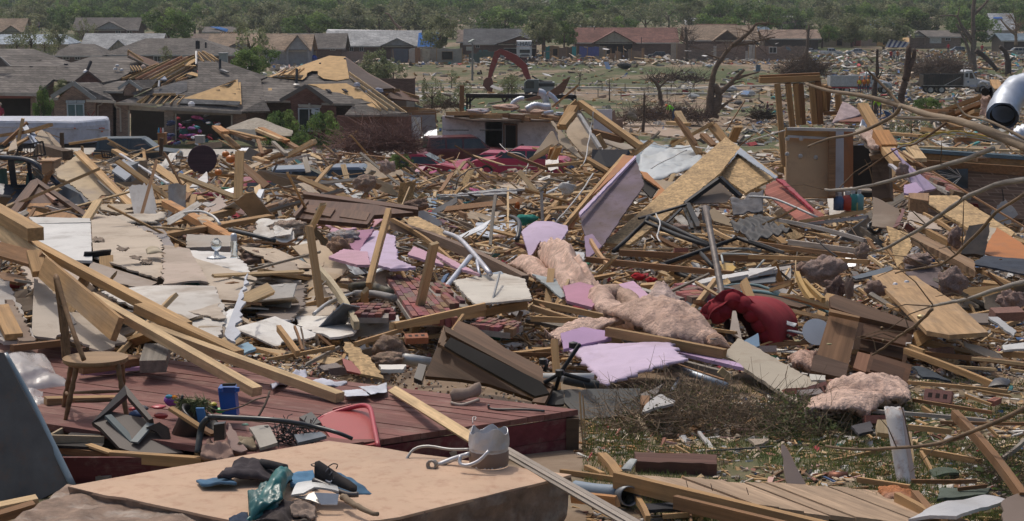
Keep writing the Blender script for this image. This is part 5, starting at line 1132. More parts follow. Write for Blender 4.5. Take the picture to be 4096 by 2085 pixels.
pumpkin(1690,1155,60,.13,'uppermost orange pumpkin right of the round table');pumpkin(1728,1192,58,.17,'largest orange pumpkin right of the round table');pumpkin(1785,1232,56,.16,'orange pumpkin furthest right of the round table');pumpkin(1635,1290,54,.12,'lowest orange pumpkin under the round table')
fr('h2')
clt('canopy',xy(82,96,111,86,150,100,148,104),(97,92),CLO,(.36,.32,.25),.15,.8,.04,10,10,lb='collapsed tan canopy tent in front of the brick houses',k=1)
sh('canopy_tent',xy(80,96,110,86,115,88,150,100,150,103,138,104,115,100,86,101),(96.5,93),.05,CLO,(.36,.32,.26),bow=.15,lb='fallen beige tent fabric behind the debris ridge',cat='canopy')
sh('siding_board',xy(55,112,74,109,76,115,56,118),68,.03,DRY,(.40,.31,.22),lb='tan panel right of the clothes heap')
boxcab('storage_bin',470,1035,560,1110,88,(.4,.4,.38),'grey storage bin on the clothes heap','bin',PLS)
sh('cushion',xy(88,104,110,104,112,110,110,114,93,112,88,108),(72,70),.2,CLO,(.12,.12,.11),bow=.15,lb='dark grey olive cushion among the timbers')
for i,(a,c,w,cl)in enm((((675,935),(925,1160),.22,TAN),((700,940),(790,1000),.3,'orange'),((790,970),(1050,1065),.2,BRN),((840,985),(1200,1070),.22,TAN),((1160,955),(1440,1090),.22,'orange'),((1120,970),(1370,1075),.14,PAL),((1380,1065),(1550,1165),.2,BRN),((1090,1265),(1260,1185),.2,BRN),((1210,1295),(1400,1215),.2,TAN),((1450,1230),(1720,1080),.14,PAL),((1440,1250),(1740,1095),.12,PAL),((1100,1260),(1230,1311),.22,PIN),((1290,1100),(1430,1230),.12,GRY),((1130,1080),(1180,1230),.12,BRN))):
 B(a[0],a[1],66-i*.5,c[0],c[1],64-i*.5,w,.1,0,cl,None,broken=.05)
sh('open_box',xy(96,126,104,115,116,121,108,130),62,.03,PNT,(.3,.28,.24),lb='beige folded box panel beneath the canopy debris')
sh('plaster_board',xy(140,128,169,122,164,125,142,131),58,.03,DRY,'white',.02,lb='long white plaster strip right of the folded box panel')
fr('a2')
_p=P(1620,985,90);car('suv',(_p.x,90,_p.z-1.95),math.radians(12),(.10,.012,.018),'dark red jeep like car in front of the white walls','car',dent=.12)
for x0 in(1470,1720):
 a=P(x0,975,85.3);MB().tube([a,a+Vec((1.1,-.1,0))],.025,6).obj('roof_rail',PNT,None,(.03,.03,.03),lb='%s black roof rail of the dark red car'%('left' if x0==1470 else 'right'),cat='roof rail')
_p=P(1290,1165,80);car('sedan',(_p.x,80,_p.z-1.3),math.radians(-6),(.42,.02,.06),'crushed bright red car with only its bonnet showing','car',dent=.15)
_p=P(1790,1150,82);car('sedan',(_p.x,82,_p.z-1.3),math.radians(170),(.42,.03,.09),'second crushed pinkish red car under the timbers','car',dent=.15)
fr('a3')
_p=P(150,1105,80);car('sedan',(_p.x,80,_p.z-1.4),math.radians(170),(.45,.025,.08),'pink red car roof below the white wall','car',dent=.08)
fr('b2')
_p=P(430,128,64);car('sedan',(_p.x-.2,64,_p.z-1.4),math.radians(8),(.22,.27,.34),'silver blue car buried to its roof in the debris','car',dent=.1)
_p=P(780,112,67);car('sedan',(_p.x+.2,67,_p.z-1.42),math.radians(-4),(.16,.2,.27),'second slate blue car roof buried right of the silver one','car',dent=.1)
_p=P(120,212,56);car('pickup',(_p.x,56,_p.z-1.73),math.radians(-80),(.34,.03,.06),'red pickup truck facing away with dark rear window','pickup truck',dent=.02)
fr('b1')
sh('truck_tailgate',xy(150,33,169,33,169,44,150,44),43.5,.06,GLOSS,(.34,.02,.06),lb='dark red truck bed tailgate left of the blonde woman')
MB().box(P(1600,330,43.3),(1.0,.1,.05)).obj('bed_rail',PLS,None,(.4,.03,.08),lb='bright red rim along the top of the truck bed',cat='rail')
sh('plastic_tub',xy(166,28,172,28,172,34,165,34),44.5,.06,PLS,(.08,.3,.16),lb='green plastic tub behind the truck bed')
_p=P(1760,400,45);pw=person((_p.x,45,P(1760,235,45).z-1.66),1.68,math.radians(160),'woman with long blonde hair and dark top beside the red truck bed',(.02,.02,.025),hair=(.38,.26,.13),name='person');MB().lathe([(.05,-.17),(.07,-.1),(.068,.0),(.05,.05),(.01,.065)],(0,-.02,.93),12).obj('hair',CLO,None,(.38,.26,.13),True)
_h=[o for o in bpy.data.objects if o.name.startswith('hair')][-1];_h.parent=pw;_h.location=(0,-.02,.90);_h.matrix_parent_inverse.identity()
def bluesuv():
 r=emp('suv',P(150,440,37),'wrecked dark blue suv without windows at the left edge','car');c1=(.015,.028,.05)
 ply('body',[xyd(-25,26,37.6,6,26,37.4,30,26,37.1,44,25,36.8,60,33,35.6,64,40,35.2,64,47,35.2,30,47,36.6,-25,47,37.4)],GLOSS,.25,c1,r)
 ply('bonnet',[xyd(44,25,36.9,60,33,35.6,64,40,35.2,69,33,37.2,52,24,38.6)],GLOSS,.04,c1,r)
 for pts in(xy(-25,5,8,6,22,8,30,13,44,26),):
  b=MB();b.tube(crom([P(x,y,37.0-.002*x)for x,y in pts],4),.055,6);b.obj('roof_rail',GLOSS,r,c1,True)
 for a,c in(((80,60),(105,262)),((215,90),(235,262)),((-60,55),(-70,262))):MB().bar(P(*a,36.95),P(*c,37.2),.13 if a[0]==80 else.08,.06).obj('pillar',GLOSS,r,c1)
 ply('roof',[xyd(-25,4,37,8,5,36.9,22,8,36.6,26,7,38.4,6,4,38.8,-25,3,38.8)],GLOSS,.04,c1,r)
 ply('far_side',[xyd(-25,26,39.2,44,26,38.8,44,47,38.8,-25,47,39.2)],DARK,.05,None,r)
 ply('broken_windshield',[xyd(24,13,37.4,30,15,37.2,36,26,37,26,26,37.4)],GLASS,.01,None,r);ply('seat',[xyd(-3,15,38.2,3,14,38.2,4,26,38.1,-4,26,38.2)],CLO,.12,(.1,.18,.16),r)
 ply('seat',[xyd(20,17,38.2,30,18,38.2,32,26,38.1,19,26,38.2)],CLO,.12,(.12,.22,.2),r)
 MB().bar(P(105,290,37.1),P(240,288,37),.01,.03).obj('door_trim',PNT,r,(.01,.01,.01));MB().bar(P(248,262,36.9),P(255,440,36.8),.02,.02).obj('door_seam',DARK,r)
 b=MB();b.tube(crom([P(250,80,36.5),P(330,130,36.3),P(400,215,36.2),P(350,235,36.3),P(230,120,36.6)],4),.012,5);b.obj('hanging_wire',PNT,r,(.02,.02,.02))
bluesuv()
def dumptruck(x0,x1,yb,d,bedc,cabc,lb,blue=False):
 a,c=P(x0,yb,d),P(x1,yb,d);Lw=c.x-a.x;r=emp('dump_truck',(0,0,0),lb,'dump truck');k=Lw/8.6
 MB().box((3.8,0,.85),(7.6,.9,.25)).obj('chassis',PNT,r,(.04,.04,.045))
 b=MB();T=.08
 b.box((2.5,-1.2,1.75),(4.9,T,1.3));b.box((2.5,1.2,1.75),(4.9,T,1.3));b.box((.08,0,1.7),(T,2.3,1.3));b.box((4.95,0,1.85),(T,2.3,1.6));b.box((2.5,0,1.12),(4.85,2.35,T));b.obj('bed',MTL if sum(bedc)>1 else GLOSS,r,bedc)
 for i in rng(9):MB().box((.35+i*.56,-1.26,1.75),(.07,.06,1.25)).obj('bed_rib',GLOSS,r,tuple(q*.85 for q in bedc))
 MB().box((2.5,-1.27,2.42),(5.0,.1,.1)).obj('top_rail',GLOSS,r,bedc);MB().bar((2.6,-1.3,1.05),(4.6,-1.3,2.1),.05,.07).obj('diagonal_brace',MTL,r,(.55,.55,.57));MB().box((2.5,-1.3,1.05),(5,.04,.06)).obj('bed_sill',MTL,r,(.5,.5,.5))
 cab=loft([(5.1,.9),(5.1,2.75),(5.3,2.9),(6.1,2.9),(6.55,2.0),(6.6,.9)],2.3,.05);cab.obj('cab',GLOSS,r,cabc)
 MB().add([(5.75,-1.17,1.9),(6.35,-1.17,1.9),(6.05,-1.17,2.6),(5.75,-1.17,2.6),(5.75,-1.155,1.9),(6.35,-1.155,1.9),(6.05,-1.155,2.6),(5.75,-1.155,2.6)],[(0,1,2,3),(7,6,5,4)]).obj('side_window',GLASS,r)
 MB().box((5.4,-1.165,2.3),(.35,.02,.5)).obj('side_window',GLASS,r)
 v=[Vec(p)for p in((6.63,-.95,2.02),(6.63,.95,2.02),(6.2,.9,2.78),(6.2,-.9,2.78))];vf('windshield',v+[p-Vec((.03,0,.01))for p in v],[(0,1,2,3),(7,6,5,4)],GLASS,r)
 h=loft([(6.5,.8),(6.5,1.95),(7.6,1.75),(8.45,1.45),(8.6,1.1),(8.6,.8)],1.9,.12);h.obj('hood',GLOSS,r,cabc)
 fd=MB();fd.tube([(6.9,-1.02,.9),(7.0,-1.02,1.35),(7.4,-1.02,1.5),(7.85,-1.02,1.4),(8.1,-1.02,1.0)],.16,8);fd.obj('fender',GLOSS,r,cabc,True)
 MB().box((8.65,0,.75),(.15,2.2,.28)).obj('bumper',MTL,r,(.5,.5,.5));MB().box((8.55,-.7,1.15),(.1,.3,.2)).obj('headlight',PLS,r,(.7,.7,.65));MB().tube([(5.0,-1.1,.9),(5.0,-1.1,3.2)],.07,8).obj('exhaust_stack',MTL,r,(.4,.4,.4))
 MB().bar((6.6,-1.25,1.8),(6.6,-1.25,2.3),.04,.14).obj('mirror',PNT,r,(.03,.03,.03));MB().tube([(5.8,-1.1,.85),(6.6,-1.1,.85)],.28,10).obj('fuel_tank',MTL,r,(.4,.4,.42));MB().box((5.6,-1.18,1.5),(.22,.02,.22)).obj('door_emblem',PNT,r,(.12,.2,.3))
 for x in(1.0,2.35,7.5):
  for s in(-1,1):wheel(r,x,s*1.05,.5,.32)
 if blue:MB().lathe([(.12,0),(.12,.15),(.02,.2)],(5.6,0,2.9),8).obj('beacon',PLS,r,(.03,.1,.5))
 r.location=a;r.scale=(k,k,k);return r
fr('a4')
dumptruck(1284,1800,700,205,(.015,.016,.02),(.52,.54,.56),'black bodied dump truck with white cab on the far track')
dumptruck(592,1060,700,206,(.52,.54,.58),(.50,.53,.56),'silver bodied dump truck behind the workers in orange vests',True)
B(600,657,190,920,663,190,.12,.12,0,(.35,.03,.04),'long red rail in front of the silver dump truck',name='rail',m=PNT)
for i,(x,v,l,c)in enm(((825,(.55,.5,.05),'yellow green vest and orange trousers, leftmost of the three by the silver truck','l'),(862,(.6,.17,.03),'orange vest and hard hat, middle of the three by the silver truck','m'),(892,(.6,.3,.04),'orange yellow vest, rightmost of the three by the silver truck','r'))):
 _p=P(x,700,186);person((_p.x,186,_p.z),1.75+.1*i/2,math.radians(180-30*i),'worker in '+l,(.45,.13,.04),hat=(.6,.15,.03),vest=v)
for i,(x,s,l)in enm(((1062,(.4,.03,.04),'person in red shirt and jeans, left of the three walkers near the awning'),(1086,(.4,.4,.42),'person in light grey top, middle of the three walkers near the awning'),(1112,(.5,.15,.05),'person in orange top, right of the three walkers near the awning'))):
 _p=P(x,462,292);person((_p.x,292,_p.z),1.95,math.radians(170),l,s)
for(x,yb,d,s,l,h)in((1492,400,320,(.45,.03,.04),'person in bright red shirt beside the blue van',1.9),(1745,405,318,(.42,.03,.05),'person in red top near the tall snag, right',1.8),(1520,425,310,(.4,.06,.04),'person bending over in the debris right of the walkers',1.5)):
 _p=P(x,yb,d);person((_p.x,d,_p.z),h,2.6,l,s,pose='bend' if h==1.5 else 'stand')
_p=P(975,880,122);person((_p.x,122,_p.z),1.7,2.5,'worker in lime shirt bending behind the leaning stud',(.3,.55,.04),hat=(.6,.12,.03),pose='bend')
_p=P(1090,880,122);person((_p.x,122,_p.z),1.5,3.2,'worker in orange cap half hidden behind the branch',(.06,.1,.2),hat=(.6,.12,.03),pose='bend')
clt('tarp',xy(100,82,106,85,108,88,103,88),118,CLO,(.04,.08,.18),.1,1,lb='dark blue tarp beside the lime shirted worker')
fr('a3')
_p=P(1300,905,140);person((_p.x,140,_p.z),1.75,1.9,'worker in lime green shirt bending over the brush in mid field',(.2,.6,.05),hat=(.65,.14,.02),pose='bend')
_p=P(2003,870,160);person((_p.x,160,_p.z),1.3,2,'person in dark clothes and red cap far behind the stud frame',(.08,.05,.06),hat=(.5,.04,.04))
fr('a1')
for(x,y,s,l)in((295,215,(.35,.3,.28),'roofer standing on the pale blue roof, left one'),(340,262,(.5,.5,.5),'roofer in white shirt on the pale blue roof, right one')):
 _p=P(x,y+22,306);person((_p.x,306,_p.z),1.9,2,l,s,pose='bend' if x==340 else 'stand')
_p=P(8,945,110);person((_p.x,110,_p.z-.3),1.75,2.8,'person in dark red shirt and straw hat before the left garage',(.28,.03,.06),hat=(.5,.42,.3))
for(f,k,x,yb,w,c,yaw,l)in(('a4','pickup',610,412,165,(.6,.6,.62),0,'white pickup parked before the roofless beige walls'),('a4','sedan',800,408,150,(.35,.38,.42),3.1,'grey car with its bonnet toward the beige walls'),('a4','suv',470,392,90,(.5,.5,.52),0,'small silver car left of the white pickup'),('a4','van',1138,252,75,(.6,.62,.63),3.14,'white van in the distant carport'),('a4','van',1560,388,105,(.10,.14,.2),3.14,'dark blue van by the person in red'),('a4','suv',2000,412,160,(.4,.37,.32),3.14,'tan sport utility car at the right edge'),('a4','sedan',340,410,80,(.45,.47,.5),0,'small pale car left of the silver car'),('a3','suv',1175,432,130,(.03,.045,.07),3.14,'dark suv beside the reddish brown roofed house'),('a3','pickup',120,458,165,(.16,.02,.04),3.14,'dark maroon pickup in front of the moving truck'),('a4','sedan',515,385,60,(.1,.1,.12),0,'dark little car between the silver and white cars')):
 fr(f);dd=_tab(TS,full(0,yb)[1]);wm_w=w/CUR[2]/S(dd);L=CARP[k][0];_p=P(x,yb,dd);car(k,(_p.x,dd,_p.z-.1),yaw,c,l,'car',scale=wm_w/L)
def movetruck():
 fr('a3');dd=285;r=emp('moving_truck',P(182,440,dd),'white box moving truck seen from the front','truck')
 def bx(nm,x0,y0,x1,y1,dz,dep,m,c):
  a,q=P(x0,y0,dd),P(x1,y1,dd);return MB().box(((a.x+q.x)/2,dd+dz+dep/2,(a.z+q.z)/2),(q.x-a.x,dep,a.z-q.z)).obj(nm,m,r,c)
 bx('box',125,312,240,420,1.6,5,PNT,(.62,.63,.64));bx('orange_stripe',126,350,239,356,1.56,.04,PNT,(.45,.12,.03));bx('cab',140,368,232,428,0,1.6,GLOSS,(.6,.62,.63));bx('windshield',148,372,224,398,-.03,.04,GLASS,None);bx('grille',150,408,222,424,-.05,.05,PNT,(.15,.15,.15));bx('cab_header',132,352,236,366,.9,.7,PNT,(.5,.5,.5))
 for x in(152,222):bx('headlight',x-6,404,x+6,412,-.08,.05,PLS,(.7,.7,.65));bx('wheel',x-8,425,x+8,446,.1,.7,CLO,(.03,.03,.03))
 cu=bpy.data.curves.new('lettering','FONT');cu.body='U-HAUL';cu.size=.95;cu.extrude=.02;cu.align_x='CENTER'
 o=bpy.data.objects.new('lettering',cu);SC.collection.objects.link(o);p=P(184,346,dd);o.location=(p.x,dd+1.52,p.z);o.rotation_euler=(math.pi/2,0,0);bpy.context.view_layer.update()
 me=bpy.data.meshes.new_from_object(o.evaluated_get(bpy.context.evaluated_depsgraph_get()));bpy.data.objects.remove(o);me.materials.clear()
 q=mob('lettering',me,PNT,r,(.05,.05,.06),kind='stuff');q.location=(p.x,dd+1.52,p.z);q.rotation_euler=(math.pi/2,0,0);q.scale=(1.05,1,1)
movetruck()
def excavator():
 fr('a3');d=214;r=emp('excavator',P(290,700,d),'red excavator with raised bent boom and bucket on the field','excavator');red=(.30,.04,.04)
 def seg(nm,pts,w,m=GLOSS,c=red):
  W=[P(x,y,d)for x,y,_ in pts];b=MB()
  for i in rng(len(pts)):
   dv=(W[min(i+1,len(W)-1)]-W[max(0,i-1)]).normalized();s=Vec((-dv.z,0,dv.x))*pts[i][2]/2
   for y in(-w/2,w/2):
    for k in(-1,1):q=W[i]+s*k;b.v.append((q.x,d+y,q.z))
  for i in rng(len(pts)-1):
   o=i*4;b.f+=[(o,o+4,o+5,o+1),(o+2,o+3,o+7,o+6),(o,o+2,o+6,o+4),(o+1,o+5,o+7,o+3)]
  n=(len(pts)-1)*4;b.f+=[(0,1,3,2),(n,n+2,n+3,n+1)];return b.obj(nm,m,r,c)
 seg('boom',xyd(22,60,.5,20,56,.7,18,50,.85,11,44,1.0,4,40,.7,-1,38,.4),.5)
 seg('stick',xyd(0,38,.35,-2,40,.75,-6,51,.6,-8,59,.4),.4)
 seg('hydraulic_cylinder',xyd(12,42,.2,3,38,.2,0,37,.2),.2,MTL,(.1,.03,.03));seg('hydraulic_cylinder',xyd(-2,47,.16,-6,56,.16),.16,MTL,(.3,.3,.3))
 bk=MB();X=[P(x,y,d)for x,y in((-100,580),(-60,585),(-48,640),(-60,690),(-90,680),(-128,640),(-122,600))]
 for y in(-.6,.6):bk.v+=[(p.x,d+y,p.z)for p in X]
 n=len(X);bk.f+=[(i,(i+1)%n,n+(i+1)%n,n+i)for i in rng(n)]+[tuple(rng(n)),tuple(rng(2*n-1,n-1,-1))];bk.obj('bucket',PNT,r,(.2,.07,.05))
 for i in rng(4):MB().bar(P(-128+i*14,672+i*5,d),P(-126+i*14,700,d),.08,.08).obj('bucket_tooth',MTL,r,(.3,.3,.3))
 a,c=P(178,592,d),P(290,690,d);b=loft([(0,0),(.05,(a.z-c.z)*.75),(.45,a.z-c.z),(c.x-a.x,a.z-c.z),(c.x-a.x,0)],1.2,.05);o=b.obj('cab',GLOSS,r,(.12,.14,.15));o.location+=Vec((a.x,d-.6,c.z))
 MB().box(((a.x*.6+c.x*.4),d-1.23,a.z*.6+c.z*.4),((c.x-a.x)*.55,.03,(a.z-c.z)*.55)).obj('cab_window',GLASS,r)
 a,c=P(290,615,d),P(408,692,d);MB().box(((a.x+c.x)/2,d+.2,(a.z+c.z)/2),(c.x-a.x,2.4,a.z-c.z)).obj('engine_housing',GLOSS,r,(.35,.36,.37));MB().box(((a.x+c.x)/2,d-1.02,a.z-.3),(c.x-a.x,.04,.4)).obj('dark_band',PNT,r,(.03,.03,.03));MB().box(((a.x+c.x)/2-.1,d+.2,a.z+.06),(1.6,2.2,.12)).obj('engine_cover',PNT,r,(.05,.05,.05))
 for y in(-1.2,1.2):
  t=MB();q=P(290,712,d);t.tube([q+Vec((-1.7,y,0)),q+Vec((1.8,y,0))],.45,12);t.obj('track',CLO,r,(.04,.035,.03))
 seg('bonnet_guard',xyd(24,57,.2,29,60,.15,33,61,.12),.3,PNT,(.05,.05,.05))
excavator()
fr('a2')
def lamp():
 r=emp('street_lamp',P(1665,605,180),'tall grey street lamp beside the red excavator','street lamp')
 MB().tube([P(1665,605,180),P(1667,380,180),P(1668,325,180)],[.11,.09,.07],8).obj('pole',MTL,r,(.3,.3,.3));MB().bar(P(1668,325,180),P(1652,318,179.5),.06,.06).obj('arm',MTL,r,(.3,.3,.3));MB().bar(P(1640,318,179.4),P(1676,298,179.8),.3,.14).obj('lamp_head',PNT,r,(.4,.45,.42))
 MB().box(P(1645,365,180),(.7,.1,.4)).obj('sign',PNT,r,(.45,.45,.42))
lamp()
B(1588,640,100,1585,842,100,.26,.24,0,BRN,'tall dark wooden post left of the black gantry frame',name='post')
def gantry():
 r=emp('steel_gantry',P(1640,835,101),'long black steel gantry frame behind the white walls','frame');K=(.02,.02,.02)
 MB().bar(P(1620,713,101),P(2440,722,99),.2,.16).obj('beam',PNT,r,K);MB().bar(P(1620,728,101),P(2440,736,99),.08,.08).obj('lower_chord',PNT,r,K)
 for a,c in(((1625,715),(1625,838)),((1648,715),(1648,838)),((1625,780),(1700,715)),((1890,735),(1900,760)),((1925,735),(1905,770)),((2440,720),(2440,770)),((2400,735),(2440,765))):MB().bar(P(*a,101 if a[0]<2000 else 99),P(*c,101 if a[0]<2000 else 99),.1,.1).obj('brace',PNT,r,K)
gantry()
def fence(pts,d,h,lb,rails=(.5,.95),col=(.5,.5,.5),post=(.12,.1,.08),gp=None):
 W=[Pf(x,y,d)for x,y in pts];r=emp('fence',W[0],lb,'fence')
 for a in W:MB().bar(a,a+Vec((0,0,h)),.09,.09).obj('post',PNT,r,post)
 for k in rails:
  b=MB();b.tube([p+Vec((0,0,h*k))for p in W],.03,5);b.obj('rail',PNT,r,col)
fence([(u,368+3*math.sin(u*.01))for u in rng(1580,2900,92)],214,1.0,'low pipe rail fence along the far side of the channel')
fence([(u,395+4*math.sin(u*.013))for u in rng(2300,3050,92)],203,1.1,'low pipe rail fence nearer the channel, right part')
def limb(r,nm,pts,r0,r1,col,d=None,wob=.0,n=7):
 W=crom([P(p[0],p[1],p[2]if len(p)>2 else d)for p in pts],4);k=len(W)
 if wob:W=[W[0]]+[w+Vec((uni(-wob,wob),uni(-wob,wob),uni(-wob,wob)))for w in W[1:]]
 R=[(r0+(r1-r0)*i/(k-1))*uni(.9,1.1)for i in rng(k)];b=MB();b.tube(W,R,n);return b.obj(nm,BARK,r,col,True)
def twigs(r,anchors,L,n,rad,col,d,seed=3,up=.3,nm='twigs'):
 rr=random.Random(seed);b=MB()
 for(x,y)in anchors:
  for i in rng(n):
   p=P(x+rr.uniform(-14,14),y+rr.uniform(-14,14),d);v=Vec((rr.gauss(0,1),rr.gauss(0,1),rr.gauss(up,.7))).normalized()*L*rr.uniform(.4,1)
   q=p+v*.55+Vec((rr.gauss(0,.08),0,rr.gauss(0,.08)))*L;b.tube([p,q,p+v],[rad,rad*.6,rad*.25],3,False)
 return b.obj(nm,BARK,r,col,kind='stuff')
def snag(f,base,d,limbs,lb,col=(.14,.105,.08),tw=None,name='broken_tree'):
 fr(f);r=emp(name,P(*base,d),lb,'tree')
 for i,(pts,r0,r1)in enm(limbs):limb(r,'trunk' if i==0 else 'limb',pts,r0,r1,col,d,.02)
 if tw:twigs(r,tw[0],tw[1],tw[2],tw[3],col,d,int(base[0]))
 return r
snag('a3',(1590,880),150,[(xy(156,88,157,79,158,69,159,60,162,50,169,40,174,34),.38,.15),(xy(174,34,181,29,188,23,192,18,200,18),.2,.06),(xy(175,34,185,33,196,30,206,28),.12,.05),(xy(160,88,162,79,164,70,160,64),.48,.3),(xy(164,70,170,65,176,59,183,52),.26,.12),(xy(177,59,186,56,194,54),.14,.05),(xy(169,66,177,62,183,61),.09,.04),(xy(163,83,170,77,176,74),.18,.06),(xy(165,44,159,42,154,40),.09,.06)],'big twisted bare tree with split trunk in mid field',(.17,.12,.085),(xy(187,24,180,33,190,31,198,29,170,38,200,18),2.6,14,.03))
snag('a3',(1205,790),165,[(xy(121,79,120,72,119,66,116,61,112,58),.28,.12),(xy(119,66,123,62,126,59,130,58),.12,.05)],'small Y shaped bare stump tree left of the twisted tree',tw=(xy(112,58,128,58),1.0,8,.02))
snag('a3',(1400,460),285,[(xy(140,46,140,38,140,30,139,20),.4,.12),(xy(140,37,143,33,145,30),.14,.05),(xy(140,34,134,30),.12,.04)],'thin dead tree before the torn tan roofed house',tw=(xy(139,23,137,26,142,25,139,30,144,31),3.2,22,.035))
snag('a3',(1075,990),88,[(xy(107,99,108,85,108,70),.09,.04)],'slim sapling on the slope right of the doubled rafter',tw=(xy(108,80,108,85,108,90,108,75),1.1,16,.012),name='sapling')
snag('a3',(820,760),165,[(xy(82,76,82,68,82,59),.08,.03)],'bare sapling in the middle of the far lawn',tw=(xy(82,62,82,66,82,70),1.2,12,.015),name='sapling')
snag('a3',(590,640),175,[(xy(59,64,60,59,60,54),.07,.02)],'leafless sapling right of the excavator',tw=(xy(60,56,60,59),1.3,14,.015),name='sapling')
snag('a4',(940,850),132,[(xy(94,85,94,76,94,68,95,60,96,54,96,37),.26,.1),(xy(95,62,98,57,100,52),.08,.03),(xy(93,47,88,42),.06,.03)],'slim dark broken trunk in front of the silver dump truck',(.10,.075,.06))
snag('a4',(1130,790),128,[(xy(114,79,114,72,116,64,118,54,120,35),.3,.2),(xy(117,60,120,50,123,44,124,37),.3,.12)],'thick forked dark stump tree left of the black dump truck',(.11,.075,.06),(xy(120,35,124,38),.6,8,.02))
snag('a4',(425,465),280,[(xy(42,46,43,40,44,30,45,19),.42,.12)],'thin dark leaning trunk above the brush heap',tw=(xy(44,23,44,30,43,40),1.6,14,.04))
snag('a4',(1685,525),258,[(xy(169,53,168,40,168,25,168,11,169,-4),.42,.25),(xy(168,11,174,6,180,-1),.3,.15),(xy(167,32,161,24,155,18),.28,.1),(xy(167,29,159,19,155,12,143,12),.25,.07),(xy(156,13,158,5),.14,.05),(xy(167,50,165,40,162,31,156,20),.42,.1)],'tall bare storm broken tree with many snapped limbs, upper right',(.20,.16,.13))
snag('a4',(1860,545),250,[(xy(170,38,178,44,186,53),.42,.3),(xy(194,56,194,46,192,39,188,35),.5,.28),(xy(194,47,198,43),.2,.1)],'charred looking crooked stump right of the tall snag',(.07,.055,.045))
snag('a4',(2000,345),300,[(xy(200,34,200,25,200,18,195,10),.3,.08),(xy(200,26,194,21,188,14),.3,.08),(xy(200,24,204,17),.2,.05)],'pale broken tree before the white roofed house',(.3,.22,.15),(xy(200,18,196,13,198,22,204,19),2.6,20,.04))
snag('a3',(1020,890),130,[(xy(96,85,99,87,102,89),.28,.2)],'fallen pale log near the dusty path',(.3,.25,.2),(xy(98,84,100,83),1.5,10,.03),name='log')
snag('a2',(1120,205),330,[(xy(113,22,108,17,104,11,101,10),.3,.08),(xy(112,21,114,20),.25,.1)],'reddish snapped tree fork above the long pale roof',(.32,.22,.17))
def brush(f,x0,y0,x1,y1,d,n,L,lb,col=(.17,.12,.085),rad=.02,leafy=0,hh=.8,name='brush_pile',cat='brush pile',seed=4,lcol=GR,ls=.03):
 fr(f);rr=random.Random(seed);b=MB();a,c=P(x0,y1,d),P(x1,y1,d);H=P(x0,y0,d).z-a.z;W=c.x-a.x;dp=max(1,W*.3);r=emp(name,a.lerp(c,.5),lb,cat)
 for i in rng(n):
  t=rr.random();s=rr.random();env=math.sin(math.pi*min(.97,max(.03,t)))**.6;p=Vec((a.x+W*t,d+dp*(s-.5),a.z+H*env*rr.random()*hh));v=Vec((rr.gauss(0,1),rr.gauss(0,.6),rr.gauss(.25,.45))).normalized()*L*rr.uniform(.3,1)
  m=p+v*.5+Vec((rr.gauss(0,.12),rr.gauss(0,.1),rr.gauss(0,.12)))*L;b.tube([p,m,p+v],[rad*rr.uniform(.5,1.2),rad*.6,rad*.25],3,False)
 b.obj('branches',BARK,r,col,kind='stuff')
 if leafy:
  V,K=[],[];B0=[]
  for i in rng(leafy):
   t=rr.random();env=math.sin(math.pi*min(.97,max(.03,t)))**.6;p=np.array((a.x+W*t,d+dp*(rr.random()-.5),a.z+H*env*rr.random()*hh*1.1));q=NPR.normal(size=3);q/=np.linalg.norm(q);w=np.cross(q,NPR.normal(size=3));w/=np.linalg.norm(w);z=ls*rr.uniform(.6,1.4)
   V+=[p-q*z,p-w*z*.5,p+q*z,p+w*z*.5];k=np.array(rr.choice(lcol))*rr.uniform(.6,1.3);K.append(k)
  me=newmesh('leaves');cc=np.mean(V,0);me.from_pydata([tuple(v-cc)for v in V],[],[(i*4,i*4+1,i*4+2,i*4+3)for i in rng(leafy)]);me.update()
  at=me.attributes.new('Col','FLOAT_COLOR','POINT');kk=np.ones((leafy*4,4),dtype=np.float32);kk[:,:3]=np.repeat(np.array(K),4,0);at.data.foreach_set('color',kk.ravel());o=mob('leaves',me,LEAF,r,kind='stuff');o.location=tuple(cc)
 return r
brush('a4',250,430,560,565,235,700,3.0,'tangled heap of uprooted brown branches by the field, upper right',rad=.05,hh=.9)
brush('a4',1200,420,1640,560,232,900,3.0,'wide grey brown heap of snapped limbs behind the black truck',(.22,.165,.125),rad=.05,seed=8)
brush('a3',900,780,1560,905,148,900,1.8,'long brown brush windrow behind the bending worker',(.15,.10,.075),rad=.03,seed=5)
brush('a3',1090,555,1530,610,215,260,2.2,'low dark brush line across the far lawn',(.10,.07,.055),rad=.05,seed=6)
brush('a2',700,1000,1250,1135,80,650,2.2,'reddish dry twig heap at the foot of the red brick wall',(.2,.12,.10),rad=.02,seed=7)
brush('a2',1330,745,1560,805,140,200,1.6,'small brush heap behind the slender young tree',(.14,.095,.07),rad=.03,seed=9)
brush('a4',20,820,160,890,130,200,1.4,'dark brush heap left of the stud frame',(.07,.05,.04),rad=.03,seed=10)
fr('f')
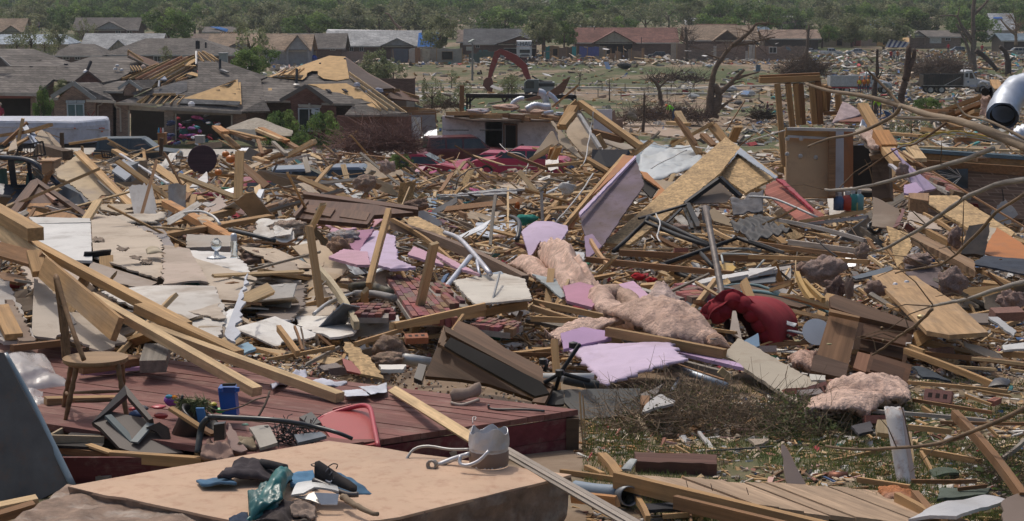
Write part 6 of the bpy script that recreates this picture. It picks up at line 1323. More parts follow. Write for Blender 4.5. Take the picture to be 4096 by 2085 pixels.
for(f,x,y,w,h,c,l,s)in(('a3',930,492,110,55,(.03,.035,.035),'dark green overturned skip shaped bin on the far lawn',3),('a3',1565,495,55,35,(.42,.46,.5),'pale blue grey washing machine lying on the far lawn',4),('a3',1450,722,90,60,(.4,.42,.42),'whitish upturned appliance beyond the channel',5),('a3',1720,665,110,70,(.3,.32,.34),'grey crumpled metal panel behind the twisted tree',6),('a3',1850,700,120,70,(.42,.42,.41),'large white crumpled sheets right of the twisted tree',7),('a3',1785,770,70,50,(.06,.06,.06),'dark round culvert scrap below the white sheets',8)):
 fr(f);dd=_tab(TS,full(0,y+h/2)[1]);o=mob('appliance',fluff(s,.5,2,.3,1.1),PNT,None,c,lb=l,cat='scrap');o.location=P(x,y,dd);k=w/2/CUR[2]/S(dd);o.scale=(k,k*.7,k*.95)
 for pf in o.data.polygons:pf.use_smooth=False
T=lambda l=None:dict(lb=l)
fr('a3')
def duct(pts,R,d,lb,name='duct'):
 r=emp(name,P(*pts[0],d),lb,'duct');W=crom([P(x,y,d)for x,y in pts],8);b=MB();b.tube(W,[R*(1+.10*(-1)**i)for i in rng(len(W))],14);b.obj('sleeve',MTL,r,(.62,.66,.72),True)
 n=(W[0]-W[1]).normalized();M=frame(n);MB().lathe([(R*.6,0),(R*1.05,0),(R*1.05,.04),(R*.6,.04)],W[0],14,M@Mtx.Rotation(math.pi/2,3,'Y')).obj('lining',INSUL,r,(.5,.4,.33));return r
duct(xy(8,82,10,77,15,74,18,74),.12,87,'thin silver duct curling left of the big ducts on the roofless house')
duct(xy(20,82,26,79,33,80,38,80),.17,86,'long horizontal silver duct on the roofless house')
duct(xy(29,69,32,70,34,74,35,79),.18,86.5,'upright silver duct rising from the heap on the roofless house')
duct(xy(36,70,40,73,43,77),.12,86.2,'short silver duct at the right end of the duct pile')
duct(xy(33,85,38,84,40,84),.1,85.8,'small silver duct end low on the roof heap')
for(x,y,k,cl,l)in((60,800,.55,(.6,.42,.34),'pink wool wad left of the duct pile'),(250,835,.5,(.6,.45,.36),'pink wool wad under the long duct'),(-150,830,.45,(.5,.5,.55),'pale crumpled film on the roofless house'),(470,855,.35,(.3,.4,.5),'blue grey film scrap on the wall top')):
 o=mob('insulation_wad',FLM[int(x)%6],None,None,cl,lb=l,cat='insulation');o.location=P(x,y,87);o.scale=(k*1.3,k,k*.5)
ply('curved_board',[xyd(17,75,88,27,72,88,36,69,88,44,64,88,48,60,88,53,57,88,51,62,88,48,69,88,44,71,88,33,74,88,22,76,88)],DARKW,.08,(.2,.12,.08),lb='dark brown curved splintered board behind the duct pile')
B(395,800,85,585,640,84,.09,.07,0,TAN,'thin pole crossing up right from the duct pile',name='pole')
B(490,790,78,490,862,78,.16,.1,0,PIN,'short upright stud stub left of the leaning wall panels',cat='stud',name='stud')
B(690,755,70,718,750,70,.12,.06,0,PIN,'tiny timber tip above the doubled rafter')
B(545,765,44,600,825,44,.22,.2,0,TAN,lb='blunt timber end at the peak of the leaning wall panels')
B(600,770,44,1060,1100,42,.16,.13,0,PIN,**T('long doubled rafter sloping down right from the peak',))
B(640,815,44.3,1030,1105,42.3,.12,.08,0,BRN)
B(460,960,43,550,800,43.5,.26,.12,0,TAN)
B(470,945,42.6,545,850,43,.2,.1,0,PIN)
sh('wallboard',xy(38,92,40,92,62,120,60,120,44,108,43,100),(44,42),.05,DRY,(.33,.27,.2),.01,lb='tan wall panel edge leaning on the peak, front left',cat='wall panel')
sh('wallboard',xy(38,99,40,99,44,108,24,121,25,117),(44,42.5),.03,DRY,(.28,.22,.16),lb='shade coloured brown wall panel at far left of the peak',cat='wall panel')  # darker copy of the tan panel colour, with shade put into it
sh('wallboard',xy(57,89,60,88,65,94,74,111,64,119,50,103,50,98),(45,42.8),.04,DRY,(.44,.35,.25),.01,lb='large sunlit tan wall panel under the peak',cat='wall panel')  # lighter copy of the wall panel colour, with sunlight put into it
B(590,860,43.5,750,1112,42.5,.10,.08,0,(.55,.54,.52),'white edged stud running down the sunlit wall panel',name='stud',m=PNT)
B(560,810,44,680,975,43.4,.12,.1,0,GRY,'grey torn stud behind the sunlit wall panel',name='stud')
sh('wallboard',xy(77,104,100,110,101,112,93,113,78,108),(44,43),.03,DRY,(.36,.31,.25),lb='low tan panel under the long doubled rafter',cat='wall panel')
B(700,990,43,920,1050,42.6,.2,.15,0,BRN)
B(735,1010,42,790,1110,42,.2,.12,0,PIN)
for i,(a,c,w,cl)in enm((((230,1195),(390,1095),.12,PAL),((235,1200),(410,1110),.1,PIN),((375,1185),(395,1110),.16,'orange'),((400,1190),(440,1100),.2,PIN),((60,1150),(360,1270),.12,BRN),((350,1245),(650,1215),.22,PIN),((640,1185),(820,1290),.25,TAN),((790,1311),(950,1180),.22,'orange'),((945,1200),(1135,1055),.22,PIN),((1290,1090),(1600,920),.16,PIN),((1580,930),(1690,1065),.35,TAN),((1380,960),(1500,1160),.22,TAN),((1330,840),(1380,930),.2,PAL),((1265,920),(1405,935),.25,PIN),((1735,1060),(1785,945),.25,PIN),((1520,1010),(1600,1090),.2,BRN),((1320,885),(1470,1090),.14,BRN))):
 B(*a,42-i*.25,*c,41.6-i*.25,w*.8,.07,0,cl,None,broken=.05)
ply('plastic_tub',[xyd(69,112,41,74,112,41,96,112,41,98,115,41,93,125,40.6,80,125,40.6,69,120,40.8)],PLS,.3,(.012,.014,.02),lb='black plastic tub lodged between the timbers')
fr('b3')
clt('tarpaulin',xyd(108,-4,42,142,-3,42,154,9,36.5,100,26,35),None,PLS,(.50,.53,.53),.22,1.1,.01,22,22,lb='crumpled silvery white tarpaulin behind the strand board')
clt('tarpaulin',xyd(105,-8,43,133,-3,42,115,8,40,100,12,40),None,PLS,(.26,.32,.36),.2,1.0,.01,14,14,lb='blue grey plastic sheet left of the silvery tarpaulin')
fr('a4')
def studframe():
 r=emp('stud_partition',P(300,900,38),'standing wooden stud frame with doubled top plate, right of centre','stud frame');d=38
 MB().bar(P(78,592,d),P(528,572,d),.14,.16).obj('top_plate',WOOD,r,WC['brown']);MB().bar(P(75,603,37.9),P(528,584,37.9),.14,.12).obj('top_plate',WOOD,r,WC['tan']);MB().bar(P(100,615,d),P(528,600,d),.12,.06).obj('plate_edge',WOOD,r,WC['grey'])
 for(x0,y0,x1,y1)in((212,628,262,1240),(292,625,325,955),(350,625,375,935),(385,630,405,930),(468,620,492,930),(515,610,535,930),(560,635,575,840),(668,700,672,830),(595,650,580,830)):
  beam('stud',P(x0,y0,d-.1),P(x1,y1,d-.3 if y1>1000 else d),.12,.12,0,'brown' if x0%2 else 'tan',pa=r)
 MB().bar(P(560,850,d-.2),P(680,845,d-.2),.12,.08).obj('sill_plate',WOOD,r,WC['brown'])
studframe()
def closet():
 d=36;r=emp('closet',P(440,1300,36),'tan gypsum closet wall with pale marks standing under the stud frame','wall')
 fr('a4');ply('panel',[xyd(28,101,36,60,102,36,60,148,35.6,28,148,35.6)],DRY,.1,(.50,.33,.19),r)
 MB().bar(P(270,993,35.9),P(605,1005,35.9),.1,.2).obj('header',WOOD,r,WC['tan']);MB().bar(P(622,985,35.9),P(618,1480,35.5),.14,.22).obj('corner_stud',WOOD,r,WC['brown']);MB().bar(P(285,965,35.9),P(790,975,35.5),.1,.06).obj('ragged_edge',DRY,r,(.5,.48,.45))
 MB().bar(P(290,1022,35.85),P(600,1038,35.85),.02,.05).obj('joint_tape',DRY,r,(.5,.52,.55))
 for q in((390,1040),(385,1170),(385,1320),(285,1155),(500,1180),(580,1360),(390,1380),(288,1040)):MB().lathe([(.002,0),(.05,.01),(.035,.03),(.002,.04)],P(q[0],q[1],35.85),7,Mtx.Rotation(math.pi/2,3,'X')).obj('plaster_patch',DRY,r,(.5,.48,.46))
 fr('a4');ply('white_jamb',[xyd(65,98,36.2,71,98,36.2,71,148,35.9,64,148,35.9)],PNT,.1,(.45,.45,.48),r);ply('orange_return',[xyd(71,98,36.8,78,97,37.3,78,140,37,70,140,36.3)],PNT,.08,(.30,.11,.035),r)
 ply('closet_interior',[xyd(78,109,38,105,109,38,105,148,38,78,148,38)],DARK,.1,None,r)
 MB().bar(P(640,1420,36),P(920,1425,36),.5,.04).obj('shelf',DRY,r,(.4,.33,.25))
closet()
fr('b4')
for(x,c,w,h,l)in((675,(.05,.10,.2),.12,.24,'blue bottle at the left on the closet shelf'),(735,(.4,.05,.03),.13,.26,'red canister on the closet shelf'),(775,(.03,.2,.18),.12,.28,'teal bottle on the closet shelf'),(795,(.35,.32,.12),.1,.16,'small yellow lidded jar on the closet shelf'),(822,(.12,.3,.33),.1,.28,'pale green spray can on the closet shelf')):
 r=emp('bottle',P(x,450,35.5),l,'bottle');p=P(x,450,35.5);MB().lathe([(.001,0),(w,0),(w,h),(w*.4,h*1.2)],p,10).obj('flask',PLS,r,c,True);MB().lathe([(w*.4,h*1.2),(w*.4,h*1.5),(.001,h*1.5)],p,8).obj('cap',PLS,r,(.5,.5,.5))
fr('a4')
clt('torn_lining',xy(70,77,73,77,86,85,62,92),(37.5,36.5),CLO,(.42,.33,.33),.06,2,.02,lb='torn brownish white wall lining flapping above the closet',cat='sheet')
sh('board',xy(69,89,87,85,85,92,64,92),(37.2,36.6),.03,PNT,(.25,.10,.06),.02,lb='reddish brown panel behind the torn lining',cat='panel')
B(850,790,33,1015,1075,31.5,.2,.1,0,TAN,'tan rafter leaning over the insulated panel, upper piece',name='rafter')
B(985,1000,31.5,1050,1110,31,.3,.15,0,'orange','thick orange brown block joined under the leaning rafter',name='timber')
B(1040,1120,31,1130,1230,30,.25,.12,0,PIN,'broken pine block below the orange brown block',name='timber')
B(910,860,32.6,1000,990,32,.1,.06,0,'dark','dark splintered lath beside the leaning rafter',name='lath')
sh('insulated_board',xy(79,100,85,96,108,112,92,116,90,113),(32.5,31.5),.06,DRY,(.42,.36,.29),.02,lb='beige panel with white torn paper holding pink wool',cat='panel')
clt('insulation_batt',xyd(83,99,32,93,96,32,98,110,31,93,109,31),None,INSUL,(.55,.42,.36),.07,4,.08,14,14,lb='ragged pink batt lying on the beige leaning panel',cat='insulation')
clt('torn_foil',xyd(85,88,33,89,88,33,88,98,32.5,82,98,32.5),None,MTL,(.45,.5,.58),.08,3,.01,10,10,lb='bluish torn foil beside the leaning rafter')
def curio():
 fr('a4');r=emp('cupboard',P(980,1311,31.2),'dark brown cupboard standing under the insulated panel','cupboard')
 ply('side',[xyd(92,116,31.4,104,113,31.2,106,148,31,92,150,31)],DARKW,.3,(.11,.07,.045),r);ply('top',[xyd(90,115,31.3,104,112,31.1,105,114,31,90,117,31.2)],DARKW,.1,(.2,.14,.09),r)
curio()
fr('a4')
def brickwall():
 fr('b4');r=emp('brick_house',P(1600,500,40),'long brown brick house wall at the right edge with cracked window','wall')
 ply('wall',[xyd(125,9,40,225,12,38.5,225,64,38,125,56,39.8)],BRK,.3,(.22,.165,.13),r)
 fr('a4')
 for(a,c,w,h,col,nm)in(((1100,1115),(2200,1190),.3,.08,(.12,.19,.24),'blue_plate'),((1050,1000),(1300,1020),.2,.06,WC['tan'],'rail'),((1100,1160),(2200,1230),.2,.14,WC['tan'],'wall_plate'),((1170,1185),(2200,1258),.12,.1,WC['brown'],'wall_plate'),((1200,1100),(2200,1140),.12,.05,WC['pale'],'rail')):MB().bar(P(*a,40.3),P(*c,38.6),w,h).obj(nm,WOOD if nm!='blue_plate' else PNT,r,col)
 ply('header_board',[xyd(117,119,39.9,220,126,38.3,220,133,38.3,118,124,39.9)],WOOD,.06,WC['brown'],r)
 fr('b4');ply('cracked_window',[xyd(140,15,39.2,164,14,38.9,164,29,38.8,140,27,39.1)],GLASS,.03,None,r)
 b=MB();c=P(1590,200,38.6)
 for i in rng(16):a=uni(2.0,4.4);L=uni(.3,.75);b.bar(c,c+Vec((math.cos(a)*L,-.1,-math.sin(a)*L*.6)),.015,.006)
 b.obj('cracked_film',PNT,r,(.45,.45,.45),kind='stuff')
 MB().tube(crom([P(1895,290,38),P(1905,360,38),P(1900,420,38)],3),.012,5).obj('hanging_cable',PNT,r,(.02,.02,.02))
brickwall()
fr('a4')
for(a,c,w,cl)in(((1460,830),(2200,560),.3,TAN),((1500,870),(1760,770),.25,BRN),((1590,900),(1730,830),.3,PIN),((1120,880),(1500,900),.12,GRY),((1300,965),(1460,990),.12,PIN),((1300,830),(1520,835),.14,BRN),((1330,850),(1480,850),.45,BRN),((1490,905),(1560,965),.35,TAN),((1215,1100),(1290,1200),.3,PAL),((1560,1050),(1760,1040),.2,BRN),((1840,610),(1870,680),.25,TAN),((1690,970),(1740,940),.14,PIN),((1700,1180),(1760,1200),.3,BRN)):
 B(*a,38,*c,36.5,w*.8,.08,0,cl,None,broken=.04)
for i in rng(7):
 y=uni(-14,14);pipe('cable',[(1040,1070+y,36),(1200,1085+y*.6,35.5),(1330,1020+y,35.2),(1480,1000+y*.8,35),(1650,1010+y*1.3,35),(1900,1060+y,35)],.012,PLS,(.5,.36,.06)if i%3 else(.5,.5,.45),lb='loose yellow electrical cable in the bundle along the wall plate',gp='yellow cables along the wall plate',wob=.02)
def bigduct():
 fr('a4');r=emp('duct',P(1880,900,20),'huge silver foil duct with torn pink insulation at the right edge','duct');W=crom([P(x,y,20-.002*y)for x,y in((1900,870),(1925,780),(1985,700),(2080,660),(2200,660))],7)
 b=MB();n=22;R=.165
 b.tube(W,[R*(1+.05*fbm(w*9))for w in W],n,False);b.v=[tuple(Vec(v)+Vec((.02*fbm(Vec(v)*9),0,.02*fbm(Vec(v)*20))))for v in b.v];b.obj('foil',MTL,r,(.45,.5,.57),True)
 b2=MB();b2.tube([W[0]+(W[0]-W[1])*.4,W[2]],[R*.8,R*.7],n,False);b2.obj('inner_tube',DARK,r)
 fr('a4');cl=clt('wool_lining',xyd(174,70,19.9,183,70,19.7,184,90,19.6,174,86,19.9),None,INSUL,(.50,.38,.33),.04,9,.06,20,20,pa=r)
 clt('wool_lining',xyd(184,85,19.5,199,86,19.6,198,99,19.5,190,92,19.5),None,INSUL,(.48,.36,.32),.03,12,.05,20,20,pa=r)
 MB().tube([P(1770,690,19.6),P(1800,670,19.7),P(1845,720,19.6)],.05,8).obj('black_collar',PNT,r,(.02,.02,.02))
bigduct()
duct(xy(199,106,204,101,214,99),.13,24,'second silver duct low at the right edge')
fr('b1')
def cabinet_front():
 r=emp('cabinet',P(300,470,25.5),'dark framed wooden cabinet front with amber panels lying tilted','cabinet')
 k=dict(pa=r,m=DARKW);dd=(27.5,24.5)
 sh('carcass',xy(6,48,23,26,28,24,67,51,64,56,13,52),dd,.06,col=(.10,.05,.03),**k)
 sh('moulding',xy(8,48,24,27,28,25,30,27,13,50),(27.3,24.4),.06,col=(.13,.065,.035),**k);sh('moulding',xy(28,25,66,51,64,53,29,28),(27.2,24.4),.06,col=(.11,.055,.03),**k)
 sh('door_panel',xy(12,52,26,30,40,40,31,54),(27,24.4),.04,col=(.36,.18,.06),**k);sh('door_panel',xy(33,54,42,41,59,53,56,54),(26.2,24.3),.04,col=(.32,.16,.055),**k)
 sh('door_rail',xy(27,30,30,30,44,40,40,40),(27,25.5),.05,col=(.33,.19,.13),**k);MB().lathe([(.02,0),(.03,.02),(.001,.03)],P(425,382,25.4),8).obj('knob',MTL,r,(.03,.03,.03))
cabinet_front()
sh('gypsum_board',[(410,160),(590,40),(870,345),(760,345),(720,400),(745,470),(640,355),(500,240,.02),(440,215)],(32,28),.02,DRY,(.47,.37,.24),.02,lb='big ochre tan board propped under the doubled stud')
B(575,20,31.5,975,420,27.5,.10,.05,0,PIN,'bright doubled stud on the ochre tan board, upper stud',name='stud')
B(598,12,31.7,1000,415,27.6,.06,.05,0,TAN,'bright doubled stud on the ochre tan board, lower stud',name='stud')
sh('gypsum_board',xy(74,42,100,42,110,46,90,49,76,46),(27.5,25.5),.03,DRY,(.40,.32,.22),.015,lb='fallen beige board with pale blue edge below the doubled stud')
sh('gypsum_board',xy(41,15,54,11,52,16,44,22),(32.5,31.5),.02,DRY,(.46,.38,.27),.02,lb='small curled tan board corner left of the ochre board')
boxcab('carton',310,85,403,180,36,(.45,.28,.16),'tan cardboard box behind the wrecked blue suv','box',DRY,.6)
boxcab('cabinet',850,120,985,240,36,(.16,.18,.2),'small tipped grey blue cabinet in the debris','cabinet',PNT,.7).rotation_euler=(0,0,0)
sh('cupboard_board',xy(84,17,93,8,102,17,94,24),(36,34.5),.04,PNT,(.25,.28,.32),lb='grey diamond shaped cabinet door facing up',cat='door')
B(900,30,40,1260,255,33,.06,.03,0,(.5,.5,.52),'long pale grey strip slanting down past the grey cabinet',name='strip',m=PNT)
B(855,5,41,950,55,40,.14,.08,0,PIN,'yellowish timber end at the top of the pale grey strip',name='timber')
sh('louvre_board',xy(142,29,155,17,156,24,153,28),(38,35),.03,PNT,(.6,.58,.55),.01,lb='white louvred panel tipped in the debris left of the truck bed',cat='panel')
sh('board',xy(106,36,114,30,115,41,108,40),(32,30),.04,PNT,(.22,.27,.33),lb='pale grey blue panel below the grey cabinet',cat='panel')
B(1245,400,26,1740,670,22,.14,.09,0,'orange')
B(1190,590,24,1740,460,26,.12,.09,0,PIN)
B(1225,640,22.6,2030,500,24,.17,.06,0,TAN,**T('long wide tan beam rising right over the crossed timbers'))
B(1335,430,27,1420,330,28,.09,.05,0,BRN)
B(1430,450,26.5,1455,350,27,.09,.08,0,PIN)
pipe('conduit',xyd(138,47,23,150,46,22.8,160,50,22.6,165,56,22.4),.018,PLS,(.6,.6,.58),lb='curved white flexible conduit over the crossed timbers')
pipe('conduit',xyd(172,60,22,190,64,21.6,206,68,21.4),.028,PLS,(.03,.035,.04),lb='long dark pipe lying right of the crossed timbers',cat='pipe')
sh('torn_board',xy(148,50,165,34,172,47,160,48),(28,26),.02,DRY,(.42,.34,.29),.02,lb='pinkish torn board behind the crossed timbers')
B(1885,480,25,1960,315,28,.09,.09,0,(.55,.57,.6),'shiny silver downpipe leaning by the tan beams',name='downpipe',m=MTL,cat='pipe')
sh('panelled_board',xy(22,53,26,55,68,56,69,85,33,84,28,70),(22.5,18.6),.03,PNT,(.62,.61,.58),.004,lb='white panelled board with raised frame at upper left of the slope')
sh('frame_strip',xy(22,53,67,54,68,57,26,58),(22.3,21.9),.05,PNT,(.55,.53,.49),.012,lb='torn cornice strip along the top of the white panelled board')
sh('gypsum_board',xyd(68,48,.01,90,54,.035,120,70,.03,123,84,.02,124,96,.02,118,100,.035,88,90,0,70,84,0),(23.2,17.6),.02,DRY,(.50,.42,.33),.0,.05,lb='large pale tan gypsum sheet with torn holes, middle of the slope')
sh('gypsum_board',xyd(90,52,.01,118,53,.01,132,76,0,122,74,.03,110,66,.03,96,60,.03),(23.6,20),.02,DRY,(.27,.25,.25),0,lb='gypsum sheet coloured grey for shade standing behind the large tan sheet')  # shade is put into this sheet's grey colour
clt('torn_paper',xyd(76,49,23,125,47,23.2,117,54,22.6,90,56,22.6),None,DRY,(.50,.44,.36),.05,3.5,.02,20,8,jag=.03,lb='curled torn wall paper along the top of the tan gypsum sheet')
clt('torn_paper',xyd(109,74,19,118,72,19,122,77,18.6,110,78,18.7),None,DRY,(.5,.43,.31),.02,5,.01,10,8,dome=.04,lb='cream curled paper flap on the tan gypsum sheet')
for(x,y,l)in((735,672,'left dark torn hole in the tan sheet'),(918,738,'middle torn hole in the tan sheet'),(1015,802,'small torn hole right of the middle one'),(1090,835,'long ragged tear with crumbs at the right of the tan sheet'),(1365,980,'round tear on the buckled sheet')):
 clt('torn_flap',[(x-38,y-14,18.55 if y>700 else 20.3),(x+40,y-8,18.55 if y>700 else 20.3),(x+38,y+16,18.4 if y>700 else 20.1),(x-30,y+14,18.4 if y>700 else 20.1)],None,DRY,(.22,.17,.13),.025,18,.006,8,6,jag=.02,lb=l,cat='paper flap')
sh('gypsum_board',xyd(123,74,.01,142,77,.01,156,103,.03,150,102,.04,122,104,.03),(19.7,16.9),.02,DRY,(.48,.39,.32),0,.04,lb='buckled pinkish tan gypsum sheet right of the torn one')
sh('gypsum_board',xyd(138,80,.01,192,100,.02,188,108,.03,176,120,.02,170,122,.03,160,116,.03,156,104,0),(19,16),.022,DRY,(.50,.42,.33),0,.03,lb='long tan gypsum sheet with folded fringe, right end of the slope')
sh('white_board',xyd(132,76,.02,174,78,.02,185,88,.01,189,98,.01,140,83,.02),(19.9,18),.02,DRY,(.68,.66,.62),0,lb='white board carrying the glass lamp and bottle')
def lamp_glass():
 fr('b1');p=P(1622,812,18.7);r=emp('glass_lamp',p,'clear glass lamp on a flared round base on the white board','lamp')
 MB().lathe([(.001,0),(.11,.003),(.09,.02),(.03,.04),(.02,.08)],p,20).obj('base',MTL,r,(.6,.62,.63),True);MB().lathe([(.02,.08),(.055,.12),(.06,.17),(.03,.21),(.02,.22)],p,16).obj('globe',CLEAR,r,None,True)
 p=P(1755,805,18.5);r=emp('glass_jar',p,'tall clear glass shaker with chrome cap beside the glass lamp','jar');MB().lathe([(.001,0),(.045,0),(.035,.02),(.038,.16),(.03,.18)],p,14).obj('glass',CLEAR,r,None,True);MB().lathe([(.034,.18),(.036,.24),(.02,.26),(.001,.262)],p,14).obj('cap',MTL,r,(.6,.62,.64),True)
lamp_glass()
sh('timber_board',xy(140,68,177,69,178,77,140,78),(21,20.3),.08,DRY,(.38,.34,.29),.01,lb='grey plaster covered beam behind the glass lamp',cat='beam')
sh('gypsum_board',xyd(34,85,.01,64,93,.03,69,101,.04,68,115,.03,60,124,.03,40,119,.03,26,111,.03,16,90,.03),(18.4,15.6),.02,DRY,(.47,.38,.30),0,.03,lb='tan gypsum sheet beneath the long beams, left')
sh('gypsum_board',[(690,850),(1180,1005,.03),(1100,1060,.02),(880,1010,.03),(640,930)],(18.7,17.2),.02,DRY,(.36,.30,.25),0,lb='shade coloured board under the edge of the large tan sheet')  # shade under the sheet edge is put into this darker colour
sh('white_board',xyd(76,108,.02,110,104,.02,160,104,.02,170,129,.02,164,142,0,148,144,.02,129,140,.02,88,118,.02),(16.9,14.6),.02,DRY,(.58,.55,.50),0,.05,lb='broad off white gypsum sheet at the lower right of the slope')
sh('gypsum_board',xyd(119,101,.02,156,104,.03,169,127,.03,164,128,.02,124,119,.03),(17,15.2),.012,DRY,(.50,.43,.35),0,.02,lb='thin tan sheet lying on the broad off white sheet')
sh('plastic_sheet',xyd(169,125,.03,176,119,.02,178,133,.04,168,141,.03),(15.8,15),.01,PNT,(.72,.72,.7),0,.04,lb='bright white torn sheet hanging at the end of the slope')
sh('grey_board',xy(0,65,4,64,42,85,33,84,0,70),(19.5,18),.02,PNT,(.50,.48,.46),0,lb='white board edge passing behind the long beams at left')
fr('c1')
sh('grey_board',[(0,-200,.02),(60,-170,.02),(215,200,.02),(20,205,.02),(-60,60)],(16.5,13.6),.03,DRY,(.42,.39,.36),0,lb='mud flecked grey white board slanting at the left edge')
sh('mud_strip',xy(3,-6,8,-6,22,20,12,20),(15.2,13.5),.03,DRY,(.22,.16,.12),.02,lb='mud coated dark strip on the slanting grey white board')
sh('gypsum_board',[(215,-200,.02),(330,-120,.03),(480,80,.03),(350,180,.03),(200,150)],(15.6,13.8),.02,DRY,(.47,.41,.34),0,lb='tan plaster sheet behind the chair back')
sh('gypsum_board',xyd(44,2,.03,62,4,.04,80,20,.03,64,26,.03,44,20,.03),(14.9,13.4),.02,DRY,(.44,.37,.29),0,.05,lb='crumpled tan sheet by the chair back')
sh('white_board',xyd(106,38,.02,120,27,.02,128,35,.04,118,42,.03),(14.2,13.4),.02,DRY,(.55,.52,.47),0,lb='off white broken board between the pale beams')
sh('white_board',xyd(150,-9,.01,156,-24,.03,148,20,.02,141,15,0),(15.6,13.8),.02,PNT,(.5,.52,.56),0,lb='bluish white jagged edge board under the slope')
fr('b1')
B(-60,445,16.8,268,632,15.6,.15,.12,0,PIN,**T('thick square ended pine beam entering at the left edge'))
B(20,590,16.8,1400,1325,13.9,.10,.075,0,PIN,**T('longest pale beam running from upper left down to the deck, upper of three'))
fr('c1')
B(870,-30,14.15,1500,268,13.3,.10,.075,0,PIN)
B(560,-100,14.0,1615,498,12.35,.085,.07,0,PAL,**T('lower long pale beam whose square end rests on the deck'))
fr('f')
B(590,1310,13.9,1360,1590,12.35,.085,.07,0,PAL,**T('rightmost long pale beam with square end on the deck'))
fr('b1')
B(0,575,16.4,440,985,14.9,.19,.05,1.2,PAL,**T('wide tan plank descending behind the chair, upper half'))
B(330,880,14.9,880,1345,13.2,.19,.05,1.2,TAN)
B(-40,740,16.2,300,835,15.1,.14,.07,.8,BRN)
B(255,770,15.2,300,930,14.9,.13,.06,0,TAN)
B(640,1040,16,900,1250,14.8,.12,.05,.6,'dark',broken=.1)
sh('torn_flap',xy(66,98,74,94,77,94,79,105,72,102),(15.9,15.6),.01,DRY,(.34,.27,.2),.02,lb='dark torn paper flap caught on the longest beam',cat='paper flap')
B(0,1180,14.4,105,1400,13.6,.14,.05,0,TAN)
fr('c1')
B(75,225,12.9,400,190,13.3,.05,.05,0,BRN)
B(500,355,13.1,975,290,13.5,.13,.07,0,BRN)
sh('foam_board',xy(51,38,98,33,98,34,52,40),(13.3,13.3),.03,FOAM,(.5,.3,.46),.01,lb='lilac foam edge under the timber behind the chair',cat='foam board')
B(285,555,12.3,800,545,12.6,.09,.05,0,TAN)
B(960,340,13,990,230,13.4,.2,.1,0,GRY,'twisted grey cloth wound post behind the chair',name='post',broken=.05)
sh('blue_board',xy(143,25,156,20,161,24,150,28),(14.2,13.6),.02,PNT,(.2,.33,.42),.01,lb='light blue board scrap between the long beams')
clt('plastic_wrap',xyd(0,24,13.4,25,24,13.6,44,48,12.9,-6,56,12.6),None,FILM,(.6,.55,.5),.06,3,.01,24,20,dome=.1,lb='clear plastic wrapped pink insulation at the far left')
clt('insulation_batt',xyd(0,25,13.7,23,26,13.8,42,48,13.2,-6,56,12.9),None,INSUL,(.58,.46,.38),.05,3,.1,20,16,lb='pink insulation batt under the clear plastic at far left',cat='insulation')
clt('plastic_wrap',xyd(15,48,12.6,27,50,12.6,30,58,12.3,19,60,12.2),None,FILM,None,.05,8,.006,16,12,lb='crinkled clear film scrap left of the chair legs',cat='film')
def hp(u,v,z):
 q=ray(u,v);t=(z-CZ)/q.z;return Vec((0,0,CZ))+q*t
ZD=CZ-2.97
def deck():
 r=emp('deck',(-.5,12.2,ZD),'low platform deck of worn dark red planks with boarded side','deck')
 A,Bc=hp(1150,1498,ZD),hp(2312,1640,ZD)
 F0,F1=hp(200,1795,ZD),hp(1330,1787,ZD);C0=hp(200,1612,ZD)
 u=(Bc-A).normalized();w=Vec((u.y,-u.x,0));w=w if w.y<0 else-w
 v1=F1-Bc;N=17
 red=(.20,.085,.07)
 for i in rng(N):
  t0,t1=i/N,(i+.955)/N
  R0,R1=Bc+v1*t0*1.25,Bc+v1*t1*1.25;L=5.2
  a,b_=R0-u*L,R1-u*L;q=[a,R0,R1,b_];dz=uni(-.004,.004)
  V=[(p.x,p.y,ZD+dz)for p in q]+[(p.x,p.y,ZD-.04)for p in q];c=[uni(.85,1.15)]*1
  o=vf('plank',V,[(0,3,2,1),(4,5,6,7),(0,1,5,4),(1,2,6,5),(2,3,7,6),(3,0,4,7)],DECKM,None,tuple(x*c[0]for x in red));o.rotation_euler[2]=0;setpar(o,r)
  al=math.atan2(u.y,u.x);o.data.transform(Mtx.Rotation(-al,4,'Z'));o.rotation_euler[2]=al
 E=Bc+v1*1.25;nrm=Vec((v1.y,-v1.x,0)).normalized()
 for k in rng(2):
  z1=ZD-.05-k*.15;z0=z1-.145;a,b_=Bc+u*.0,E;o=MB().add([(a.x,a.y,z0),(b_.x,b_.y,z0),(b_.x,b_.y,z1),(a.x,a.y,z1)]+[(p.x-u.x*.03,p.y-u.y*.03,z)for p,z in((a,z0),(b_,z0),(b_,z1),(a,z1))],BOXQ).obj('skirt_board',DECKM,r,(.16,.035,.04))
 a=Bc;MB().box((a.x-.04,a.y-.02,ZD-.3),(.09,.09,.5)).obj('post',WOOD,r,WC['dark'])
 lf=hp(200,1800,ZD);MB().box((lf.x+.6,lf.y-.03,ZD-.14),(3.0,.03,.2)).obj('skirt_board',DECKM,r,(.12,.03,.03))
BOXQ=[(0,1,2,3),(7,6,5,4),(0,4,5,1),(1,5,6,2),(2,6,7,3),(3,7,4,0)]
DECKM=mat('worn_red_paint',var=.3,sc=(1.5,22,22),dirt=.75,dcol=(.28,.18,.14),dsc=3.5,bu=.25,ro=.75,two=((.30,.18,.15),(2,9,9),.55,.8))
deck()
ZS=CZ-2.80
